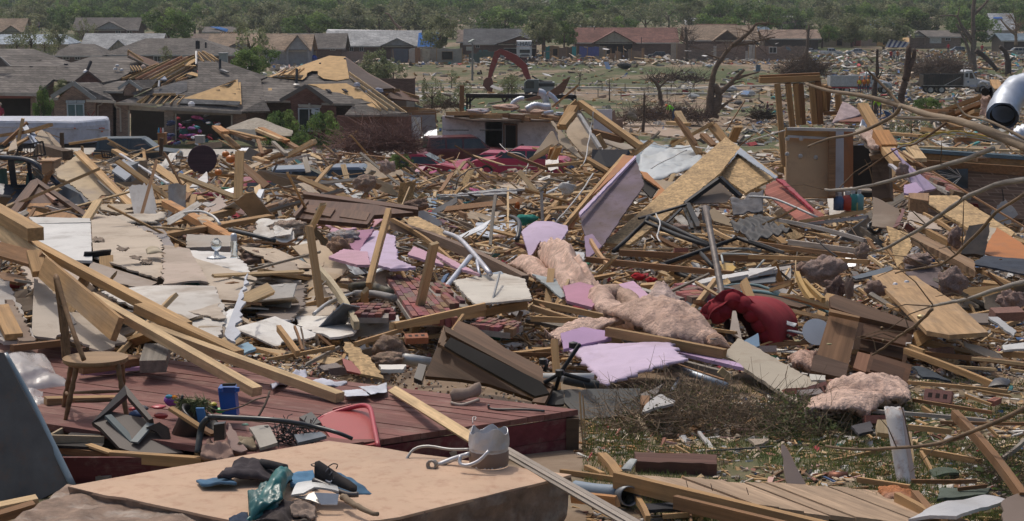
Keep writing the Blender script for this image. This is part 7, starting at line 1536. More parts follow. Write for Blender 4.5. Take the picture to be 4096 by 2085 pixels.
def slab():
 v=[hp(*q,ZS)for q in((1312,1762),(2290,1897),(1592,2066),(1300,2115),(915,2078),(272,1943))]
 m=mat('stained_concrete',col=(.56,.39,.27),var=.15,sc=(1.6,1.6,1.6),bu=.12,bsc=(30,30,30),dirt=.6,dcol=(.36,.19,.12),dsc=11,two=((.47,.34,.25),(.5,.5,.5),.45,.7))
 ms=mat('muddy_concrete',col=(.27,.19,.14),var=.4,sc=(9,9,9),bu=.6,bsc=(25,25,25),dirt=.8,dcol=(.09,.05,.035),dsc=4,two=((.36,.30,.25),(5,5,5),.5,.65))
 r=emp('concrete_pad',(sum(p.x for p in v)/6,sum(p.y for p in v)/6,ZS),'tan stained concrete slab with muddy broken sides in the foreground','slab')
 bm=bmesh.new();top=[bm.verts.new(p)for p in v];f=bm.faces.new(top);bmesh.ops.triangulate(bm,faces=[f]);
 for _ in rng(3):bmesh.ops.subdivide_edges(bm,edges=bm.edges[:],cuts=1,use_grid_fill=True);bmesh.ops.triangulate(bm,faces=bm.faces[:])
 bnd=[q for q in bm.verts if q.is_boundary]
 for q in bm.verts:q.co.z+=.006*fbm(q.co*2);
 for q in bnd:q.co+=Vec((fbm(q.co*7)*.012,fbm(q.co*7+Vec((4,0,0)))*.012,-.008*abs(fbm(q.co*9))))
 me=newmesh('top');bmesh.ops.recalc_face_normals(bm,faces=bm.faces[:]);bm.normal_update()
 if sum(fc.normal.z for fc in bm.faces)<0:bmesh.ops.reverse_faces(bm,faces=bm.faces[:])
 rr=bmesh.ops.extrude_face_region(bm,geom=bm.faces[:]);
 low=[g for g in rr['geom']if isa(g,bmesh.types.BMVert)]
 for q in bm.verts:
  if q not in low:q.co.z-=.015
 bm.to_mesh(me);bm.free();o=mob('top',me,m,r)
 V,F=[],[];n=0;ring=[]
 for i in rng(len(v)):
  a,c=v[i],v[(i+1)%len(v)];k=max(2,int((c-a).length/.06));ring+=[a.lerp(c,j/k)for j in rng(k)]
 cen=sum(v,Vec())/len(v);nl=9
 for j in rng(nl):
  for p in ring:
   q=p+(cen-p).normalized()*(.004+.008*j);q=q+(p-cen).normalized()*(.035*fbm(Vec((p.x*6,p.y*6,j*.5)))+.09*max(0,j-3)/5*fbm(Vec((p.x*3,p.y*3,j*.3))));V.append((q.x,q.y,ZS-.01-.06*j))
 R=len(ring)
 for j in rng(nl-1):
  for i in rng(R):F.append((j*R+i,j*R+(i+1)%R,(j+1)*R+(i+1)%R,(j+1)*R+i))
 vf('side',V,F,ms,r);fr('c1');clt('side',xyd(42,109,9.82,144,130,9.2,144,140,8.7,4,134,8.9),None,ms,None,.03,5,.05,40,16,pa=r)
slab()
fr('c1')
sh('metal_sheet',xy(-6,25,3,26,46,108,24,119,10,123,-8,122),(11.0,10.6),.035,mat('slate_paint',col=(.125,.122,.118),var=.3,sc=(3,3,3),ro=.8,spec=.15,dirt=.6,dcol=(.17,.11,.08),dsc=9,bu=.15),None,lb='big slate grey metal panel standing at the left edge',cat='panel')
b=MB();b.tube(crom([P(28,262,11.0),P(180,530,10.9),P(330,830,10.75),P(458,1090,10.6)],4),.022,8);b.obj('panel_rim',GLOSS,None,(.20,.26,.30),True,lb='rounded lighter rim of the slate grey panel',cat='rim')
B(-30,1235,9.9,235,1180,10.0,.10,.05,0,PAL)
B(-30,1290,9.8,220,1215,9.9,.09,.05,0,BRN)
def chair():
 fr('c1');r=emp('chair',P(600,690,12),'wooden spindle back chair standing on the red deck','chair');W1=(.22,.13,.065)
 c=P(600,292,12);b=MB();n=28
 for z,k in((-.03,.9),(-.012,1),(.012,1),(.02,.93)):
  for i in rng(n):a=6.283*i/n;rr=k*(.215+.012*math.cos(2*a));b.v.append((c.x+rr*math.cos(a),c.y+rr*math.sin(a),c.z+z-(.012*(k<.95 and z>0))))
 for j in rng(3):
  for i in rng(n):b.f.append((j*n+i,j*n+(i+1)%n,(j+1)*n+(i+1)%n,(j+1)*n+i))
 b.f.append(tuple(rng(n))[::-1]);b.f.append(tuple(rng(3*n,4*n)));b.obj('seat',DARKW,r,(.33,.21,.11))
 def leg(p,q):
  W=[P(*p).lerp(P(*q),t/10)for t in rng(11)];MB().tube(W,[.016,.019,.02,.015,.022,.014,.022,.018,.017,.015,.013],10).obj('leg',DARKW,r,W1,True)
 leg((485,325,11.88),(408,690,11.85));leg((450,322,12.18),(392,632,12.25));leg((738,318,11.9),(802,690,11.85));leg((765,315,12.15),(782,600,12.3))
 for p,q in(((440,505,12),(770,495,12)),((470,560,11.9),(745,550,11.9)),((425,520,11.9),(415,500,12.25)),((775,520,11.95),(770,510,12.2))):MB().tube([P(*p),P(*p).lerp(P(*q),.5),P(*q)],[.009,.014,.009],8).obj('stretcher',DARKW,r,W1,True)
 for k,(x0,x1)in enm(((385,418),(398,428),(412,436))):MB().tube(crom([P(350+k*5,-230,12.25),P(x0-8,-60,12.25),P(x0+12,120,12.2),P(x1,285,12.15)],5),.011,8).obj('spindle',DARKW,r,W1,True)
 MB().tube(crom([P(350,-235,12.25),P(420,0,12.05),P(470,150,11.9),P(528,300,11.82)],5),[.017]*16,10).obj('back_post',DARKW,r,(.26,.155,.08),True)
 MB().tube(crom([P(345,-225,12.3),P(372,-40,12.3),P(388,120,12.3),P(400,290,12.25)],5),.014,10).obj('back_post',DARKW,r,W1,True)
chair()
fr('g1')
def speakerbox():
 r=emp('open_box',P(800,600,11.4),'dark brown tipped box with square opening on the deck','box');k=dict(pa=r,m=PNT);c1=(.085,.065,.055)
 sh('face',xy(50,38,56,42,70,57,83,61,117,61,93,36,80,50,61,30),(11.6,11.2),.04,col=c1,**k)
 sh('face',xy(50,38,74,11,77,16,61,30,56,34),(11.7,11.5),.05,col=(.10,.09,.085),**k);sh('face',xy(74,11,77,14,95,36,92,37,76,19),(11.7,11.4),.05,col=c1,**k)
 MB().bar(P(610,302,11.5),P(800,498,11.3),.05,.02).obj('inner_lip',PNT,r,(.16,.19,.19));MB().bar(P(805,498,11.25),P(925,360,11.4),.06,.015).obj('inner_lip',PNT,r,(.22,.25,.25))
speakerbox()
def tray():
 r=emp('tray',P(380,450,11.6),'pale wooden tray with black mesh base left of the tipped box','tray');q=xyd(18,46,11.3,38,35,12.1,56,35,12.1,58,47,11.4)
 for a,c in((0,3),(0,1),(1,2)):MB().bar(P(*q[a])+Vec((0,0,-.02)),P(*q[c])+Vec((0,0,-.02)),.018,.075 if a!=1 else.05).obj('side',WOOD,r,(.42,.33,.22))
 sh('mesh_base',xy(30,46,38,40,54,40,56,46),(11.9,11.4),.01,PNT,(.02,.02,.022),pa=r);MB().bar(P(205,512,11.3),P(570,530,11.3),.1,.02).obj('base_plate',PNT,r,(.02,.02,.02))
tray()
def planter():
 r=emp('planter',P(1120,600,11.5),'tipped dark planter with wilted grassy plant among toys','planter');R=Mtx.Rotation(math.radians(35),3,'Y')
 MB().lathe([(.001,-.02),(.10,-.02),(.15,.26),(.165,.28),(.14,.28),(.12,.2)],P(1140,560,11.5),18,R).obj('pot',PLS,r,(.03,.027,.025),True);sh('soil',xy(90,40,100,36,118,58,110,60),(11.4,11.3),.05,CHIP if False else PNT,(.05,.035,.025),.03,pa=r)
 b=MB();rr=random.Random(2)
 for i in rng(240):
  p=P(rr.uniform(1130,1340),rr.uniform(190,260),11.6);v=Vec((rr.gauss(-.2,.6),rr.gauss(0,.3),rr.gauss(.2,.4))).normalized()*rr.uniform(.05,.15);b.tube([p-v*.5,p+Vec((0,0,.012)),p+v*.5],[.002,.004,.001],3,False)
 b.obj('foliage',PNT,r,(.20,.21,.09),kind='stuff')
planter()
def toy(nm,x,y,d,sx,sy,col,lb,shape='fluff',mt=PLS,seed=1,rz=0):
 o=mob(nm,fluff(seed,1,2,.25,1.2)if shape=='fluff' else bmesh_(1,1,1,RND,.05),mt,None,col,lb=lb,cat=nm.replace('_',' '));o.location=P(x,y,d);k=1/1.84/S(d)
 o.scale=(sx*k/2,sx*k/2.5,sy*k/2)if shape=='fluff' else(sx*k,sx*k*.4,sy*k);o.rotation_euler=(0,rz,.3)
toy('fabric_ball',1075,190,11.9,110,90,(.35,.12,.5),'rainbow patterned soft toy on the deck','fluff',CLO,3)
for(x,y,sx,sy,c,l)in((1060,160,60,30,(.1,.35,.5),'light blue patch on top of the rainbow soft toy'),(1100,165,50,30,(.7,.25,.03),'orange patch on the rainbow soft toy'),(1110,200,34,24,(.65,.6,.05),'yellow patch on the rainbow soft toy')):toy('toy_part',x,y,11.8,sx,sy,c,l,'fluff',CLO,5)
for i,(x,y,sx,sy,c,l,nm)in enm(((860,245,110,40,(.04,.04,.05),'black shoe like toy left of the toy heap','toy'),(800,250,70,30,(.5,.04,.05),'red toy car behind the chair leg','toy_car'),(985,235,110,30,(.5,.04,.06),'red plastic toy track on the deck','toy'),(1000,300,110,45,(.5,.06,.05),'red toy engine with white parts','toy'),(830,285,130,60,(.12,.17,.3),'blue denim scrap in the toy heap','rag'),(1440,262,90,44,(.08,.5,.12),'bright green toy beside the blue box','toy'),(1385,215,60,30,(.6,.5,.05),'yellow rubber toy left of the blue box','toy'),(1360,210,16,60,(.5,.25,.08),'orange toy arm above the yellow toy','toy'),(1380,250,90,70,(.03,.03,.03),'black round gadget left of the green toy','gadget'),(1620,370,60,28,(.12,.3,.2),'green glass bottle on the deck','bottle'))):
 toy(nm,x,y,11.7-.02*i*(x<1300),sx,sy,c,l,'fluff',PLS if nm!='rag' else CLO,i)
sh('packet',xy(126,24,132,24,134,34,128,36),11.45,.02,PLS,(.05,.22,.5),lb='blue plastic packet with rounded corners in the planter heap')
def bluebox():
 r=emp('blue_case',P(1510,270,11.8),'bright blue plastic case with carry slot standing on the deck','case');bl=(.015,.11,.42)
 sh('shell',xy(144,7,156,7,158,28,148,28,146,23),11.8,.12,PLS,bl,pa=r);sh('handle_bar',xy(144,8,156,8,156,12,144,12),11.72,.05,PLS,(.012,.08,.33),pa=r)
 MB().bar(P(1455,72,11.66),P(1550,70,11.66),.03,.015).obj('carry_slot',DARK,r);
 for q in((1442,95),(1562,92)):MB().tube([P(q[0],q[1],11.62),P(q[0],q[1]+30,11.62)],.016,8).obj('hinge',PLS,r,bl)
bluebox()
B(1070,245,11.3,1290,385,11.2,.05,.02,0,TAN)
B(1290,385,11.2,1390,440,11.1,.05,.02,0,BRN,'lower brown piece of the slat across the planter',name='slat')
pipe('black_tube',[(1345,310,11.0),(1500,315,11),(1800,330,10.9),(2000,355,10.9),(2150,385,10.9),(2300,425,10.8),(2410,470,10.8)],[.02,.012],PLS,(.03,.035,.04),lb='long black bent tube lying over the clutter',n=10)
pipe('black_tube',xyd(135,32,11.0,131,36,11,129,43,11,128,50,10.95,127,58,10.9),.022,PLS,(.025,.03,.03),lb='black tube bending down at the left of the clutter',n=10)
pipe('dead_twig',xyd(180,12,11.4,177,21,11.3,171,32,11.2),.008,BARK,(.12,.09,.07),lb='thin dark twig standing in the clutter');
pipe('dead_twig',xyd(180,16,11.4,170,18,11.3,160,23,11.3,148,26,11.3,140,26,11.3),.005,BARK,(.15,.12,.09),lb='long curving twig over the blue case');pipe('pole_end',xyd(116,15,11.6,114,22,11.6),.009,PLS,(.02,.02,.02),lb='black knobbed stick behind the wilted plant',cat='stick')
sh('post_stub',xy(140,35,148,34,148,46,140,47),11.1,.06,PLS,(.03,.03,.03),lb='black plastic block under the bent tube',cat='block')
sh('beige_scrap',xy(165,43,179,40,186,53,173,55),(11.3,10.9),.02,PNT,(.36,.33,.28),bow=.03,lb='crumpled beige plastic casing in the clutter',cat='casing')
sh('wood_shard',xy(150,37,153,42,164,57,159,59,152,57,148,45),(11.3,10.9),.02,PNT,(.22,.13,.11),.01,lb='maroon brown shard standing in the clutter')
clt('muddy_rag',xyd(134,49,11.1,149,46,11.2,153,59,10.8,129,60,10.8),None,CLO,(.30,.20,.16),.05,9,.03,16,14,lb='muddy pinkish rag heap below the bent tube')
clt('muddy_rag',xyd(156,46,11.2,168,44,11.2,170,52,11,158,50,11),None,CLO,(.32,.26,.18),.03,10,.02,12,10,lb='tan crumpled cloth beside the beige casing')
sh('grey_tray',xy(198,46,218,44,222,47,201,52),(11.2,10.9),.02,PLS,(.13,.15,.17),lb='dark grey plastic tray beside the red bin')
sh('metal_box',xy(202,34,211,30,218,38,210,40),(11.5,11.3),.03,PNT,(.09,.09,.085),lb='dark hinged metal flap left of the red bin',cat='flap')
def wires():
 rr=random.Random(12);b=MB()
 for i in rng(150):
  p=P(rr.uniform(1830,2120),rr.uniform(370,500),11.2);v=Vec((rr.gauss(0,1),rr.gauss(0,.5),rr.gauss(0,.7))).normalized()*rr.uniform(.04,.12);b.tube([p,p+v*.5+Vec((0,0,rr.uniform(-.03,.03))),p+v],.0035,4,False)
 b.obj('wires',PLS,None,(.06,.055,.05),kind='stuff',lb='tangle of dark wires and roots beside the red bin')
wires()
def redbin():
 r=emp('red_bin',P(2380,480,11.5),'bright red plastic storage bin lying tilted on the deck','bin');k=dict(pa=r,m=PLS)
 sh('inside',[(2165,345),(2230,300),(2400,262),(2510,240),(2560,330),(2600,530),(2300,560),(2220,440)],(11.9,11.2),.02,col=(.40,.06,.055),**k)
 b=MB();b.tube(crom([P(2155,360,11.6),P(2175,320,11.75),P(2300,270,11.8),P(2440,232,11.8),P(2510,228,11.75),P(2545,260,11.65),P(2570,380,11.4),P(2600,530,11.1)],4),.017,8);b.obj('rim',PLS,r,(.5,.05,.07),True)
 sh('back_lip',[(2265,245),(2400,212),(2408,245),(2270,275)],12.0,.02,col=(.45,.13,.10),**k)
redbin()
B(635,598,11.1,1310,645,10.9,.055,.07,0,TAN)
B(465,515,11.3,640,575,11.1,.05,.015,0,PIN,'splintered yellow slat touching the weathered beam',name='slat',broken=.05)
B(230,545,11.3,640,605,11.2,.03,.05,0,BRN)
B(365,765,11.1,640,765,11.0,.07,.05,0,GRY)
B(545,745,11,650,640,11.2,.02,.01,0,BRN,'thin brown stick in the dark gap left of the slab',name='stick')
fr('c2');KD[0]=.98
clt('paper',xy(58,49,70,48,76,52,60,53),(12.9,12.6),PNT,(.62,.64,.70),.006,6,.002,12,8,jag=.01,k=1,lb='creased white paper lying flat on the red deck')
clt('paper',xy(68,47,86,45,86,50,77,52),(13.1,12.65),PNT,(.6,.62,.68),.02,8,.002,14,8,lb='other creased paper with curled corner on the deck')
clt('cloth_strip',xy(34,44,60,43,61,44,40,47),(13.3,12.95),CLO,(.55,.56,.62),.03,6,.01,18,8,lb='long white cloth strip near the back of the deck',cat='cloth')
clt('cloth_strip',xy(12,42,35,37,36,40,14,48),(13.7,12.9),CLO,(.55,.56,.64),.05,6,.01,18,12,lb='rumpled white cloth under the longest pale beam',cat='cloth')
def shoe():
 r=emp('shoe',P(1350,560,12.6),'muddy pale trainer lying on the back of the red deck','shoe');b=MB();n=12
 S_=[(1262,540,.035,.04),(1285,525,.05,.055),(1330,525,.055,.05),(1380,510,.045,.042),(1420,495,.05,.055),(1448,485,.035,.05)]
 for x,y,ry,rz in S_:
  c=P(x,y,12.6)
  for k in rng(n):a=6.283*k/n;b.v.append((c.x+.008*math.cos(a*2),c.y+ry*math.cos(a),c.z+rz*math.sin(a)*(1.1 if math.sin(a)>0 else.8)))
 for i in rng(len(S_)-1):
  for k in rng(n):b.f.append((i*n+k,i*n+(k+1)%n,(i+1)*n+(k+1)%n,(i+1)*n+k))
 b.f+=[tuple(rng(n)),tuple(rng((len(S_)-1)*n,len(S_)*n))];b.obj('upper',CLO,r,(.33,.25,.20),True)
 MB().tube(crom([P(1262,568,12.52),P(1320,582,12.5),P(1370,572,12.5),P(1440,548,12.52)],4),.013,6).obj('sole',PLS,r,(.4,.33,.27),True)
shoe()
pipe('bent_rod',xyd(150,58,12.4,150,60,12.4,156,61,12.35,173,61,12.3,185,62,12.3),.009,MTL,(.12,.12,.12),lb='thin dark hooked rod on the right of the deck')
pipe('wire_hook',xyd(140,70,11.9,140,66,11.95,142,66,11.95,141,68,11.92),.003,MTL,(.5,.5,.5),lb='little wire hook lying on the deck')
for(x,y,w,l)in((1520,545,60,'pale crumpled leaf near the right shoe'),(1690,562,50,'dry straw tuft at the back right of the deck'),(1070,535,70,'grey twig scrap in the middle of the deck')):
 toy('scrap',(1000+x/1.57-100)*1.84,(1250+y/1.57-1500)*1.84,12.4,w*.9,14,(.4,.36,.2)if x!=1070 else(.2,.17,.15),l,'fluff',CLO,4)
fr('f');KD[0]=1
B(1570,1557,12.6,1905,1765,10.6,.07,.02,.5,PAL,'long pale lath from the deck toward the metal can',name='lath')
fr('c3')
for k,o_ in enm((-.022,0,.022)):
 a,c=P(-190,745,10.9),P(960,1400,8.6);s=Vec((.55,0,.6)).normalized();a+=s*o_;c+=s*o_;beam('moulding_strip',a,c,.02,.03 if k==1 else.022,.6,(.36,.31,.26),'ribbed grey white moulding strip crossing over the slab corner, %s rib'%['lower','middle','upper'][k],PNT,cat='moulding',gp='ribs of the moulding strip')
KD[0]=.925
def can():
 fr('c2');r=emp('metal_can',P(1500,1020,10.9),'crushed shiny metal canister with bent pipes on the slab','canister');c=P(1500,1025,10.9);c.z=ZS+.002;R=.115;b=MB();n=36;lv=[0,.02,.06,.1,.112,.15,.18,.205]
 for j,z in enm(lv):
  for i in rng(n):
   a=6.283*i/n;k=1+(.10*fbm(Vec((math.cos(a)*2,math.sin(a)*2,z*16)))if z>.1 else.02*fbm(Vec((math.cos(a)*3,math.sin(a)*3,z*9))));rr=R*k*(1.06 if z==.112 else 1);zz=z+(.05*fbm(Vec((math.cos(a)*1.6,math.sin(a)*1.6,3)))if j==7 else 0)
   b.v.append((c.x+rr*math.cos(a),c.y+rr*math.sin(a),c.z+zz))
 for j in rng(len(lv)-1):
  for i in rng(n):b.f.append((j*n+i,j*n+(i+1)%n,(j+1)*n+(i+1)%n,(j+1)*n+i))
 o=b.obj('shell',MTL,r,(.62,.64,.68));so=o.modifiers.new('t','SOLIDIFY');so.thickness=.003
 q=MB();q.lathe([(R*1.0,-.001),(R*1.03,.03),(R*1.03,.085),(R*1.0,.09)],c,30);q.obj('muddy_band',PNT,r,(.23,.16,.12),True)
 fr('c2')
 pipe('bent_wand',xyd(96,102,11.0,98,93,11.05,103,86,11.1,112,84,11.1,125,86,11.05,138,86,10.95),.0085,MTL,(.4,.39,.37),pa=r,n=10);pipe('pipe',xyd(118,96,10.9,128,92,10.9,138,89,10.85),.016,MTL,(.55,.56,.58),pa=r,n=10)
 p=P(1150,958,10.85);MB().lathe([(.02,0),(.034,0),(.034,.04),(.03,.05),(.02,.05),(.02,0)],p,14,frame(P(1150,958,10.85)-P(1190,950,11))@Mtx.Rotation(math.pi/2,3,'Y')).obj('pipe_collar',MTL,r,(.3,.27,.24));pipe('strap',xyd(132,90,10.75,132,95,10.72,137,96,10.7,144,93,10.7,150,87,10.72),.011,MTL,(.6,.6,.62),pa=r)
 MB().lathe([(.001,0),(.016,0),(.014,.03)],P(962,1028,10.95),8).obj('nozzle',MTL,r,(.25,.2,.17))
can();KD[0]=1.0
sh('wood_shard',xy(110,77,116,76,125,83,130,90,119,90),(11.9,11.6),.03,WOOD,TAN,.01,lb='brown splintered shard leaning on the deck side by the can')
fr('g1');KD[0]=.90
clt('jacket',xyd(156,68,11.0,186,64,11.05,196,77,10.7,142,80,10.65),None,CLO,(.06,.05,.055),.06,5,.02,26,20,dome=.06,lb='black muddy jacket heaped on the slab')
clt('jeans_leg',xyd(126,78,10.75,150,74,10.8,156,80,10.6,130,80,10.6),None,CLO,(.08,.16,.25),.015,6,.015,16,8,lb='flat blue denim corner left of the black jacket',cat='jeans')
clt('jeans_leg',xyd(194,72,10.9,212,70,10.95,215,79,10.6,196,80,10.6),None,CLO,(.10,.22,.35),.03,5,.02,18,10,lb='light blue denim between the tarp and the sneaker',cat='jeans')
clt('jeans_leg',[(2200,690,10.95),(2380,760,10.8),(2576,890,10.5),(2340,880,10.5)],None,CLO,(.07,.15,.24),.03,5,.02,22,12,dome=.02,lb='blue jeans leg with open cuff right of the sneaker',cat='jeans')
pipe('roll',xyd(174,65,10.9,180,66,10.85,192,69,10.8),.027,CLO,(.035,.035,.04),lb='rolled black fabric tube on top of the jacket')
clt('green_tarp',xyd(187,68,10.75,198,72,10.7,186,101,10.05,162,109,9.95),None,PLS,(.02,.15,.145),.05,5,.01,26,30,dome=.09,lb='shiny teal green tarp bag draped over the slab edge')
clt('green_tarp',xyd(164,90,10.3,188,80,10.5,190,90,10.1,165,108,9.95),None,PLS,(.018,.11,.11),.06,7,.01,22,22,dome=.05,lb='darker folded side of the teal green tarp')
clt('navy_cloth',xyd(150,106,10,164,102,10.1,165,110,9.9,150,110,9.9),None,CLO,(.03,.05,.09),.03,8,.01,12,10,lb='dark navy cloth at the bottom under the tarp')
def metalbox():
 r=emp('dented_tin',P(2120,900,10.3),'dented silver sheet metal box beside the green tarp','box');k=dict(pa=r,m=MTL)
 sh('top',xy(196,90,201,80,219,79,230,85,231,88,213,87,205,90),(10.5,10.15),.012,col=(.55,.56,.56),bow=.02,**k);sh('front',xy(213,87,231,88,230,96,218,96),(10.15,10.1),.01,col=(.35,.38,.42),**k);sh('side',xy(196,90,205,90,213,87,218,96,210,93),(10.2,10.1),.01,col=(.5,.48,.45),**k)
metalbox()
clt('fringed_rug',xyd(193,92,10.15,213,94,10.15,214,106,9.95,196,101,10),None,CLO,(.33,.25,.20),.03,14,.02,22,18,lb='muddy fringed rug scrap under the dented tin')
clt('muddy_rag',xyd(175,96,10.1,195,94,10.15,210,108,9.9,170,109,9.9),None,CLO,(.06,.05,.05),.05,9,.02,22,18,lb='dark muddy rags piled at the bottom centre')
def sneaker():
 r=emp('sneaker',P(2280,860,10.3),'black laced trainer with pale sole on the blue jeans','shoe');b=MB();n=16;S_=[]
 path=[(2135,720,.040,.062),(2165,715,.045,.066),(2215,735,.045,.055),(2275,765,.047,.045),(2335,795,.050,.036),(2395,822,.052,.030),(2440,845,.038,.02)]
 for(x,y,ry,rz)in path:
  c=P(x,y,10.45-(x-2135)*.0005)
  for k in rng(n):a=6.283*k/n;b.v.append((c.x+.0*math.cos(a),c.y+ry*math.cos(a),c.z+rz*(math.sin(a)if math.sin(a)>0 else.75*math.sin(a))))
 for i in rng(len(path)-1):
  for k in rng(n):b.f.append((i*n+k,i*n+(k+1)%n,(i+1)*n+(k+1)%n,(i+1)*n+k))
 b.f+=[tuple(rng(n)),tuple(rng((len(path)-1)*n,len(path)*n))];b.obj('upper',CLO,r,(.03,.028,.03),True)
 MB().tube(crom([P(2125,775,10.38),P(2200,805,10.33),P(2290,850,10.28),P(2380,880,10.25),P(2455,880,10.25)],4),.016,8).obj('sole',PLS,r,(.10,.085,.08),True)
 MB().tube(crom([P(2215,775,10.36),P(2245,790,10.33),P(2262,772,10.34)],3),.004,5).obj('side_emblem',PLS,r,(.55,.56,.6))
 for i in rng(5):x=2225+i*28;y=690+i*26;MB().tube([P(x-12,y+22,10.33),P(x+6,y,10.36),P(x+34,y+14,10.42)],.0045,5).obj('lace',CLO,r,(.10,.10,.11),True)
 MB().tube(crom([P(2228,680,10.4),P(2265,655,10.4),P(2300,662,10.4),P(2290,690,10.4)],4),.0035,5).obj('lace',CLO,r,(.05,.05,.05))
 MB().lathe([(.035,0),(.038,.004),(.028,.004)],P(2152,665,10.45),14).obj('collar',CLO,r,(.05,.045,.045),True)
sneaker()
pipe('dry_root',[(2340,895,10.2),(2400,940,10.1),(2480,985,10),(2600,1030,9.9)],[.02,.012],BARK,(.25,.19,.13),lb='dry muddy root lying at the front of the slab',wob=.006)
KD[0]=1.0
def Z(f,lst,cat='timber',m=None,k=.955):
 fr(f)
 for t in lst:
  x0,y0,x1,y1=[10*e for e in t[:4]];wz,col=t[4:6];rest=[e for e in t[6:]if not isa(e,str)];kk=rest[0]if rest else k;l=t[6]if len(t)>6 and isa(t[6],str)else None
  q=[full(x0,y0),full(x1,y1)];dm=D(*q[1])*kk if isa(kk,float)else kk[1]
  d=[D(*q[0])*kk,dm]if isa(kk,float)else kk
  if abs(y1-y0)>1.1*abs(x1-x0)and isa(kk,float):mx=max(d);d=[mx if d[0]==mx else max(d[0],mx*.93),mx if d[1]==mx else max(d[1],mx*.93)]
  w=wz/CUR[2]/S(sum(d)/2)
  o=beam(cat,P(x0,y0,d[0]),P(x1,y1,d[1]),w*.55,w*.8,0,col,l,m,.03 if RND.random()<.5 else 0,uni(-.012,.012),None,cat)
  if not l:named(o,x0,y0,x1,y1,col)
def H(f,lst,m=DRY,cat='board',th=.02,jag=.01,bow=0.):
 fr(f)
 for pts,c,*e in lst:
  o=dict(n=cat.replace(' ','_'),th=th,m=m,j=jag,b=bow,c=cat)
  for q in e:o.update(q if isa(q,dict)else{'l' if isa(q,str)else 'd' if isa(q,tuple)else 'm':q})
  sh(o['n'],pts,o.get('d'),o['th'],o['m'],c,o['j'],o['b'],o.get('l'),o['c'])
Z('b2',[(4,6,34,22,22,TAN),(32,13,47,22,45,TAN),(6,48,44,18,60,BRN),(44,19,83,40,38,TAN),(51,18,59,32,32,BRN),(56,18,84,38,34,(.03,.035,.04)),(48,20,78,10,20,PIN),(70,20,80,13,30,PIN),(79,14,86,20,24,PIN),(65,22,150,18,26,TAN),(80,16,108,14,45,BRN),(114,16,142,12,48,PIN),(125,4,143,0,60,PIN),(123,-13,170,6,40,GRY),(111,22,118,26,40,TAN),(128,21,137,27,40,TAN),(68,28,150,29,34,TAN),(118,30,122,25,28,PAL),(14,48,25,38,20,PAL),(0,51,15,50,75,TAN),(64,42,86,56,50,(.45,.2,.09)),(34,30,50,36,24,PIN),(44,29,64,37,26,BRN),(15,79,27,79,60,PIN),(142,43,172,54,50,BRN),(141,48,170,59,40,'dark'),(156,38,170,50,30,BRN),(156,55,178,64,16,'dark'),(182,66,198,62,46,PIN),(182,68,206,70,34,PIN),(190,48,206,43,60,TAN),(191,78,207,73,40,BRN),(191,82,207,79,34,TAN)])
Z('b2',[(104,46,89,102,78,PIN,'wide upright pale plank standing in the middle of the rubble',(19.5,18.2)),(50,88,80,132,75,(.50,.42,.28),'pale stamped plank leaning down toward the deck, with dark ink marks',(18.8,15.6)),(184,34,180,72,42,GRY,'weathered grey bracketed post standing by the pale sheet',(30,29)),(178,46,186,45,24,GRY,'grey bracket arm crossing the weathered post',(29.8,29.8)),(106,52,156,88,40,TAN,'long edge timber of the strand board slab',(26,21)),(107,56,206,98,90,(.22,.15,.11),'long pinkish brown plank face sloping down right behind the cream board',(26,19)),(175,122,106,132,70,PIN,'long thick pine beam below the cream board, left part',(16.9,15.4)),(207,116,170,122,80,PIN,'right end of the long thick pine beam',(17.2,16.9))])
Z('c2',[(56,22,35,33,26,GRY,.93),(95,11,66,20,36,TAN,(15.5,14.2)),(53,22,11,30,34,PIN,(14.4,13.9)),(18,10,30,26,55,TAN,(14.9,14.0)),(28,9,33,24,26,BRN,(14.8,14.3)),(32,10,34,24,18,'dark',(14.8,14.3)),(134,2,120,21,34,TAN,(14.8,14.2)),(148,-4,90,9,55,PIN,(15.6,15.4)),(0,4,0,6,10,TAN)])
